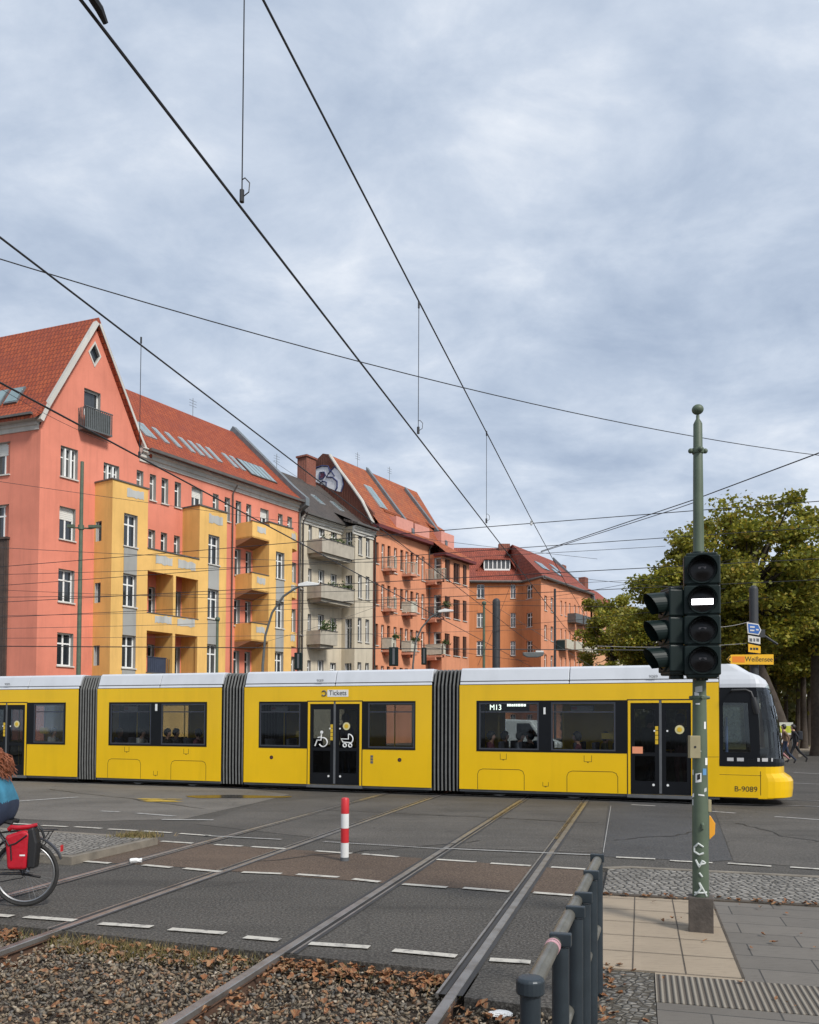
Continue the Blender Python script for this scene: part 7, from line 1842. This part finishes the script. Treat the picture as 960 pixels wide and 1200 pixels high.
    if hair:
        hb = bmesh.new(); hc = J['head']; fw = (J['nose'] - J['head']); fw.z = 0; fw = fw.normalized() if fw.length > 1e-4 else Vector((1, 0, 0)); sd_ = Vector((-fw.y, fw.x, 0))
        bmesh.ops.create_uvsphere(hb, u_segments=20, v_segments=14, radius=1.0)
        for v in hb.verts:
            n_ = v.co.copy(); f_, s_, u_ = n_.x, n_.y, n_.z
            r_ = .112 + random.uniform(-.004, .004)
            back = -.02
            if f_ > .35 and u_ < .35: r_ = .07
            q_ = hc + Vector((0, 0, .012)) + fw * (f_ * r_ + back) + sd_ * (s_ * r_ * .9) + Vector((0, 0, u_ * r_ * 1.08))
            if u_ < 0 and f_ < .3 and hairlong: q_ += Vector((0, 0, u_ * .16)) - fw * .03
            v.co = q_
        hm = bpy.data.meshes.new('hair'); hb.to_mesh(hm); hb.free(); hm.materials.append(hair)
        for p in hm.polygons: p.use_smooth = True
        h = bpy.data.objects.new('hair', hm); COL.objects.link(h); h.parent = o
    # eyes and mouth
    return o
def face(o, J):
    pass
# walkers on the path (all going left)
wk = dict(hiL=(0, .09, .88), knL=(.16, .09, .52), anL=(.30, .09, .12), toL=(.44, .09, .06), knR=(-.10, -.09, .50), anR=(-.42, -.09, .20), toR=(-.34, -.09, .05), elL=(-.10, .22, 1.14), wrL=(-.05, .22, .90), elR=(.06, -.22, 1.14), wrR=(.20, -.20, .95), pelvis=(0, 0, .91), chest=(.05, 0, 1.28), neck=(.06, 0, 1.44), chin=(.09, 0, 1.52), head=(.09, 0, 1.59), crown=(.08, 0, 1.67), nose=(.185, 0, 1.57), shL=(.05, .17, 1.38), shR=(.05, -.17, 1.38))
pb = G(921, 898.5); 
hd_ = math.pi - .2
person('person in a brown jacket walking left past the park', (pb.x, pb.y, .1), hd_, wk, cloth('brown_jacket', (.16, .10, .06)), M_jeans, None, M_hair_k, True, 'walkers beyond the tram nose')
pb2 = G(932, 897.0); w2_ = dict(wk); w2_.update(anR=(-.52, -.09, .22), knR=(-.2, -.09, .52), toR=(-.46, -.09, .06))
p2_ = person('person in black with a backpack striding left behind the brown jacket', (pb2.x, pb2.y, .1), hd_, w2_, cloth('black_coat', (.018, .018, .022)), paint('black_trousers', (.015, .015, .018), .85), None, M_hair_k, True, 'walkers beyond the tram nose')
pb0 = G(913.5, 897.5); person('person in a white top walking left ahead of the others', (pb0.x, pb0.y, .1), hd_, wk, cloth('white_shirt', (.62, .58, .55)), paint('pink_skirt', (.35, .17, .17), .85), None, M_hair_k, True, 'walkers beyond the tram nose')
bk = MB(); bk.box(-.30, -.10, -.15, .15, 1.02, 1.42); rk = obj('backpack', bk, cloth('backpack_nylon', (.02, .022, .028)), None, bevel=.05); rk.location = (pb2.x, pb2.y, .1); rk.rotation_euler = (0, 0, hd_); tag(rk, 'dark backpack worn by the person in black', 'backpack')
# poster board behind them
pbd = far(921.5, 848, 44); e_ = empty('poster_board', (pbd.x, pbd.y, .1)); tag(e_, 'yellow and green poster board on posts behind the walkers', 'sign'); z0_, z1_ = far(921, 861, 44).z - .1, far(921, 846.5, 44).z - .1
m_ = MB(); m_.box(-.35, .35, 0, .04, z0_, z1_); pbo = obj('board', m_, paint('poster_pale', (.50, .50, .42), .6, .1), e_); m_ = MB(); m_.box(-.32, .32, -.004, -.0005, z0_ + .1, z1_ - .18); obj('poster_print', m_, paint('poster_yellow_green', (.45, .48, .03), .6, .3, 5), pbo)
for s_ in (-.3, .3): m_ = MB(); m_.cyl((s_, .02, 0), (s_, .02, z0_), .02); obj('post', m_, M_iron, e_)

# passengers: seated inside the tram
SIT = dict(pelvis=(0, 0, .48), spine=(-.02, 0, .68), chest=(.0, 0, .86), neck=(.0, 0, 1.02), chin=(.03, 0, 1.09), head=(.035, 0, 1.16), crown=(.02, 0, 1.24), nose=(.13, 0, 1.14), shL=(0, .17, .96), shR=(0, -.17, .96), elL=(.05, .21, .70), elR=(.05, -.21, .70), wrL=(.26, .12, .62), wrR=(.26, -.12, .62), hiL=(.05, .09, .46), hiR=(.05, -.09, .46), knL=(.46, .10, .46), knR=(.46, -.10, .46), anL=(.46, .10, .09), anR=(.46, -.10, .09), toL=(.6, .10, .035), toR=(.6, -.10, .035))
tops = {'grey': cloth('grey_sweater', (.22, .22, .25)), 'black': cloth('black_top', (.02, .02, .022)), 'plum': cloth('plum_coat', (.14, .04, .06)), 'olive': cloth('olive_jacket', (.12, .11, .06)), 'blue': cloth('denim_jacket', (.08, .12, .2)), 'white': cloth('pale_shirt', (.5, .48, .46))}
FL_ = zS + .10
pas = [(575, .37, 'plum', M_hair_k, 0, 'person in a plum coat seated behind the front section first window'), (591, .75, 'black', M_hair_k, 0, 'person in black seated under the display'), (609, .37, 'grey', M_hair_k, 0, 'person in grey looking right from the window seat'), (622, .75, 'black', M_hair_k, math.pi, 'person with dark hair facing back beside the window pillar'),
       (677, .37, 'plum', M_hair_k, math.pi, 'person seated beside the second window of the front section'), (709, .75, 'olive', M_hair_k, 0, 'person in olive seated near the yellow ticket machine'),
       (166, .37, 'white', M_hair_k, 0, 'person in a pale shirt seated by the bogie section pillar'), (196, .37, 'black', M_hair_k, 0, 'person in black right of the bogie section pillar'), (206, .85, 'grey', M_hair_k, 0, 'person in grey on the inner seat right of the pillar'), (233, .37, 'plum', M_hair_k, math.pi, 'person in plum at the end of the bogie section'), (140, .8, 'blue', M_hair_b, 0, 'fair haired person low behind the bogie section window'),
       (62.5, .37, 'white', M_hair_k, 0, 'person with dark hair seated in the left door section')]
for px_, v_, tp_, hr_, rz_, lb in pas:
    u_ = TR.X(px_, v_, 865); w_pt = TR.w(u_, v_, FL_ + .02); person(lb, w_pt, TR.a + rz_, SIT, tops[tp_], M_jeans, None, hr_, False, 'passengers seated in the tram')
u_ = TR.X(798, .55, 865); ps_ = person('standing person with a strap bag behind the front door glass', TR.w(u_, .55, FL_), TR.a + 2.2, {}, tops['black'], paint('mauve_trousers', (.20, .12, .14), .85), None, M_hair_k, False)
u_ = TR.X(762, .7, 865); person('standing person in olive behind the left leaf of the front door', TR.w(u_, .7, FL_), TR.a + .8, dict(wrR=(.2, -.1, 1.35), elR=(.1, -.25, 1.2)), tops['olive'], M_jeans, None, M_hair_k, False)
u_ = TR.X(405, .8, 865); person('standing person with light hair behind the middle door', TR.w(u_, .8, FL_), TR.a + 2.6, {}, tops['plum'], M_jeans, None, M_hair_b, False)

# ================================================================== cyclist
hdg = math.pi + .06; b0_ = G(29, 1062); BK = Frame(b0_.x, b0_.y, hdg)
bike = empty('bicycle', (b0_.x, b0_.y, 0), hdg); tag(bike, 'black city bicycle ridden out of the left edge of the street', 'bicycle')
M_bk = paint('black_bike_paint', (.012, .012, .014), .3, .1, coat=.5); M_tyre = paint('tyre_rubber', (.022, .021, .020), .75, .2, 20); M_rim = paint('alloy_rim', (.30, .30, .30), .35, .1, 8, .8)
RW_ = .315
def wheel(x):
    m_ = MB(); n_ = 48
    m_.tube([(x + (RW_ - .018) * math.cos(a), 0, RW_ + (RW_ - .018) * math.sin(a)) for a in np.linspace(0, 2 * math.pi, n_ + 1)], .019, 8, False); t = obj('tyre', m_, M_tyre, None, smooth=True)
    r_ = MB(); r_.tube([(x + (RW_ - .045) * math.cos(a), 0, RW_ + (RW_ - .045) * math.sin(a)) for a in np.linspace(0, 2 * math.pi, n_ + 1)], .011, 6, False)
    r_.lathe((x, -.045, RW_), [(.012, 0), (.028, .01), (.02, .03), (.02, .06), (.028, .08), (.012, .09)], 12, 'y'); wh = obj('wheel', r_, M_rim, bike, smooth=True); t.parent = wh
    s_ = MB()
    for k in range(32):
        a = 2 * math.pi * k / 32; b = a + (.5 if k % 2 else -.5); sg_ = .035 if k % 4 < 2 else -.035; s_.cyl((x + .024 * math.cos(b), sg_, RW_ + .024 * math.sin(b)), (x + (RW_ - .05) * math.cos(a), 0, RW_ + (RW_ - .05) * math.sin(a)), .0011, seg=4, caps=False)
    obj('spokes', s_, M_rim, wh)
wheel(0); wheel(1.07)
m_ = MB(); BB, ST, HT_, HB = (.44, 0, .28), (.28, 0, .80), (.86, 0, .88), (.90, 0, .74)
m_.cyl(BB, ST, .016); m_.tube([HB, (.66, 0, .45), BB], .019, 8); m_.tube([HT_, (.6, 0, .62), (.37, 0, .52)], .015, 8); m_.cyl(HT_, HB, .02)
for s_ in (-.055, .055): m_.tube([(0, s_, RW_), (.3, s_ * .6, .31), BB], .009, 6); m_.tube([(0, s_, RW_), (.26, s_ * .3, .72)], .008, 6)
obj('frame', m_, M_bk, bike, smooth=True)
m_ = MB()
for s_ in (-.05, .05): m_.tube([HB, (.93, s_, .66), (1.07, s_, RW_)], .011, 6)
obj('fork', m_, M_bk, bike, smooth=True)
m_ = MB(); m_.tube([(.10, -.07, .80), (.16, -.075, .815), (.24, -.04, .81), (.36, -.015, .80), (.36, .015, .80), (.24, .04, .81), (.16, .075, .815), (.10, .07, .80)], .022, 8); m_.box(.11, .3, -.05, .05, .80, .825); m_.cyl(ST, (.26, 0, .80), .013); sd__ = obj('saddle', m_, M_black, bike, smooth=True)
m_ = MB(); m_.tube([(.80, -.29, .99), (.86, -.24, 1.02), (.93, -.06, 1.0), (.93, .06, 1.0), (.86, .24, 1.02), (.80, .29, .99)], .011, 8); m_.cyl(HT_, (.93, 0, 1.0), .013); obj('handlebar', m_, M_bk, bike, smooth=True)
m_ = MB(); m_.tube([(.0 + .36 * math.cos(a), 0, RW_ + .36 * math.sin(a)) for a in np.linspace(-.15 + math.pi * .93, .25, 20)][::-1], .012, 6); 
m_.v = [(x, y * 2.2, z) for x, y, z in m_.v]; obj('mudguard', m_, M_bk, bike, smooth=True)
m_ = MB()
for s_ in (-.06, .06): m_.tube([(.24, s_ * .5, .70), (.05, s_, .72), (-.28, s_, .72)], .006, 6); m_.tube([(-.1, s_, .72), (0, s_, RW_)], .005, 6); m_.tube([(-.24, s_, .72), (0, s_, RW_)], .005, 6)
obj('rear_rack', m_, M_bk, bike)
m_ = MB(); m_.lathe((.44, .04, .28), [(.085, 0), (.09, .004), (.085, .008)], 24, 'y'); m_.cyl((.44, .06, .28), (.50, .06, .12), .009); m_.box(.45, .56, .07, .16, .105, .125); m_.cyl((.44, -.06, .28), (.38, -.06, .44), .009); m_.box(.33, .44, -.16, -.07, .435, .455); obj('crankset', m_, M_rim, bike)
m_ = MB(); m_.tube([(-.0, .045, RW_ + .035), (.44, .045, .36)], .004, 4); m_.tube([(0, .045, RW_ - .035), (.44, .045, .2)], .004, 4); m_.tube([(.0, .05, RW_), (-.16, .05, RW_ - .03)], .012, 6); obj('chain', m_, M_black, bike)
m_ = MB(); m_.box(-.345, -.33, -.02, .02, .52, .58); obj('rear_lamp', m_, M_redp, bike)
# red roll-top pannier on the camera side (+y local = towards the camera when heading left)
pn = empty('pannier_bag', BK.w(0, 0, .055), hdg); pn.scale = (.90, .9, .92); tag(pn, 'red waterproof pannier bag with black back hung on the bicycle rack', 'bag')
def bagbox(x0, x1, y0, y1, z0, z1, mat, name, bev):
    m_ = MB(); n_ = len(m_.v); m_.prism([(x0 + .03, y0, z0), (x1 - .02, y0, z0 + .0), (x1 + .01, y0, z1 - .06), (x0 + .07, y0, z1), (x0 - .005, y0, z1 - .03)], (0, y1 - y0, 0)); return obj(name, m_, mat, pn, bevel=bev, seg=3)
M_redn = cloth('red_tarpaulin', (.42, .008, .02), .15); M_redn.node_tree.nodes['Principled BSDF'].inputs['Roughness'].default_value = .4
bagbox(-.11, .13, .085, .215, .35, .75, M_redn, 'bag_body', .03)
m_ = MB(); m_.prism([(-.17, .07, .36), (-.09, .07, .36), (-.09, .07, .76), (-.15, .07, .78), (-.19, .07, .62)], (0, .14, 0)); obj('black_side', m_, M_black, pn, bevel=.02)
m_ = MB(); m_.tube([(.12, .15, .75), (.09, .16, .775), (.02, .16, .77), (-.10, .15, .78), (-.17, .14, .80)], [.022, .026, .024, .024, .018], 10); obj('rolled_top', m_, M_redn, pn, smooth=True)
m_ = MB(); m_.tube([(-.12, .14, .745), (-.17, .14, .80), (-.21, .14, .75), (-.24, .13, .66)], .014, 8); m_.tube([(.125, .218, .66), (.09, .222, .60), (.02, .222, .62), (-.09, .22, .70)], .008, 6); m_.tube([(.07, .222, .60), (.06, .221, .45)], .007, 6); obj('strap', m_, M_black, pn)
m_ = MB(); m_.box(-.075, -.02, .2155, .218, .49, .505); obj('patch', m_, M_sticker, pn)
ride = dict(pelvis=(.16, 0, .93), spine=(.22, 0, 1.09), chest=(.33, 0, 1.23), neck=(.42, 0, 1.36), chin=(.48, 0, 1.38), head=(.50, 0, 1.43), crown=(.50, 0, 1.51), nose=(.60, 0, 1.40),
    shL=(.37, .18, 1.30), shR=(.37, -.18, 1.30), elL=(.58, .25, 1.12), elR=(.58, -.25, 1.12), wrL=(.76, .27, 1.03), wrR=(.76, -.27, 1.03),
    hiL=(.18, .10, .90), hiR=(.18, -.10, .90), knL=(.56, .12, .60), knR=(.55, -.12, .80), anL=(.46, .13, .20), anR=(.33, -.12, .52), toL=(.58, .12, .15), toR=(.46, -.12, .47))
M_teal = cloth('teal_shirt', (.035, .17, .26), .2)
cy = person('person with auburn curls in a teal top and navy jeans riding the bicycle', (b0_.x, b0_.y, 0), hdg, ride, M_teal, M_jeans, None, None, True, thick=1.22)
hb = MB(); rr = random.Random(11)
for i in range(900):
    a = rr.uniform(0, 6.28); t0 = Vector((.50 - .07 * abs(math.cos(a)) - rr.uniform(0, .04), .10 * math.sin(a) * rr.uniform(.5, 1), 1.44 + rr.uniform(-.04, .09)))
    ln_ = rr.uniform(.12, .25); pts = []; ph = rr.uniform(0, 6.28); dx = rr.uniform(.05, .27)
    for k in range(9):
        t = k / 8; pts.append(t0 + Vector((-dx * t - .02 + .022 * math.sin(ph + t * 16), .03 * math.sin(a) * t + .018 * math.cos(ph + t * 16), -ln_ * t * t * .95 + .02 * (1 - t))))
    hb.tube(pts, [.004, .005, .006, .006, .006, .006, .005, .004, .002], 4)
hm = bmesh.new(); bmesh.ops.create_uvsphere(hm, u_segments=18, v_segments=12, radius=.115)
n0 = len(hb.v); hm.verts.index_update(); hb.v += [(v.co.x * 1.0 + .475, v.co.y * .95, v.co.z + 1.455) for v in hm.verts]; hb.f += [tuple(v.index + n0 for v in f.verts) for f in hm.faces]; hb.mi += [0] * len(hm.faces); hm.free()
ho = obj('hair', hb, M_hair_a, cy, smooth=True)

# ================================================================== white van parked beyond the tram
vb = far(598, 848, 40); van = empty('van', (vb.x, vb.y, 0), TR.a); tag(van, 'white van parked beyond the tram, seen through its windows', 'van')
m_ = MB(); m_.prism([(-2.3, -.9, .35), (2.2, -.9, .35), (2.35, -.9, .9), (1.7, -.9, 1.15), (1.15, -.9, 1.95), (-2.2, -.9, 2.05), (-2.35, -.9, 1.0)], (0, 1.8, 0)); vbo = obj('body', m_, M_whp, van, bevel=.08, seg=3)
m_ = MB(); m_.prism([(.5, -.905, 1.2), (1.5, -.905, 1.2), (1.08, -.905, 1.8), (.5, -.905, 1.8)], (0, .004, 0)); obj('side_window', m_, M_tb, van); m_ = MB(); m_.prism([(-2.0, -.905, 1.2), (-.8, -.905, 1.2), (-.8, -.905, 1.8), (-2.0, -.905, 1.8)], (0, .004, 0)); obj('side_window', m_, M_tb, van)
for x in (-1.4, 1.4):
    for y in (-.92, .72): m_ = MB(); m_.lathe((x, y, .33), [(.2, 0), (.33, .01), (.33, .19), (.2, .2)], 20, 'y'); obj('wheel', m_, M_tyre, van, smooth=True)
for y in (-.7, .5): m_ = MB(); m_.box(2.28, 2.33, y, y + .22, .75, .92); obj('headlight', m_, M_lamp, van)
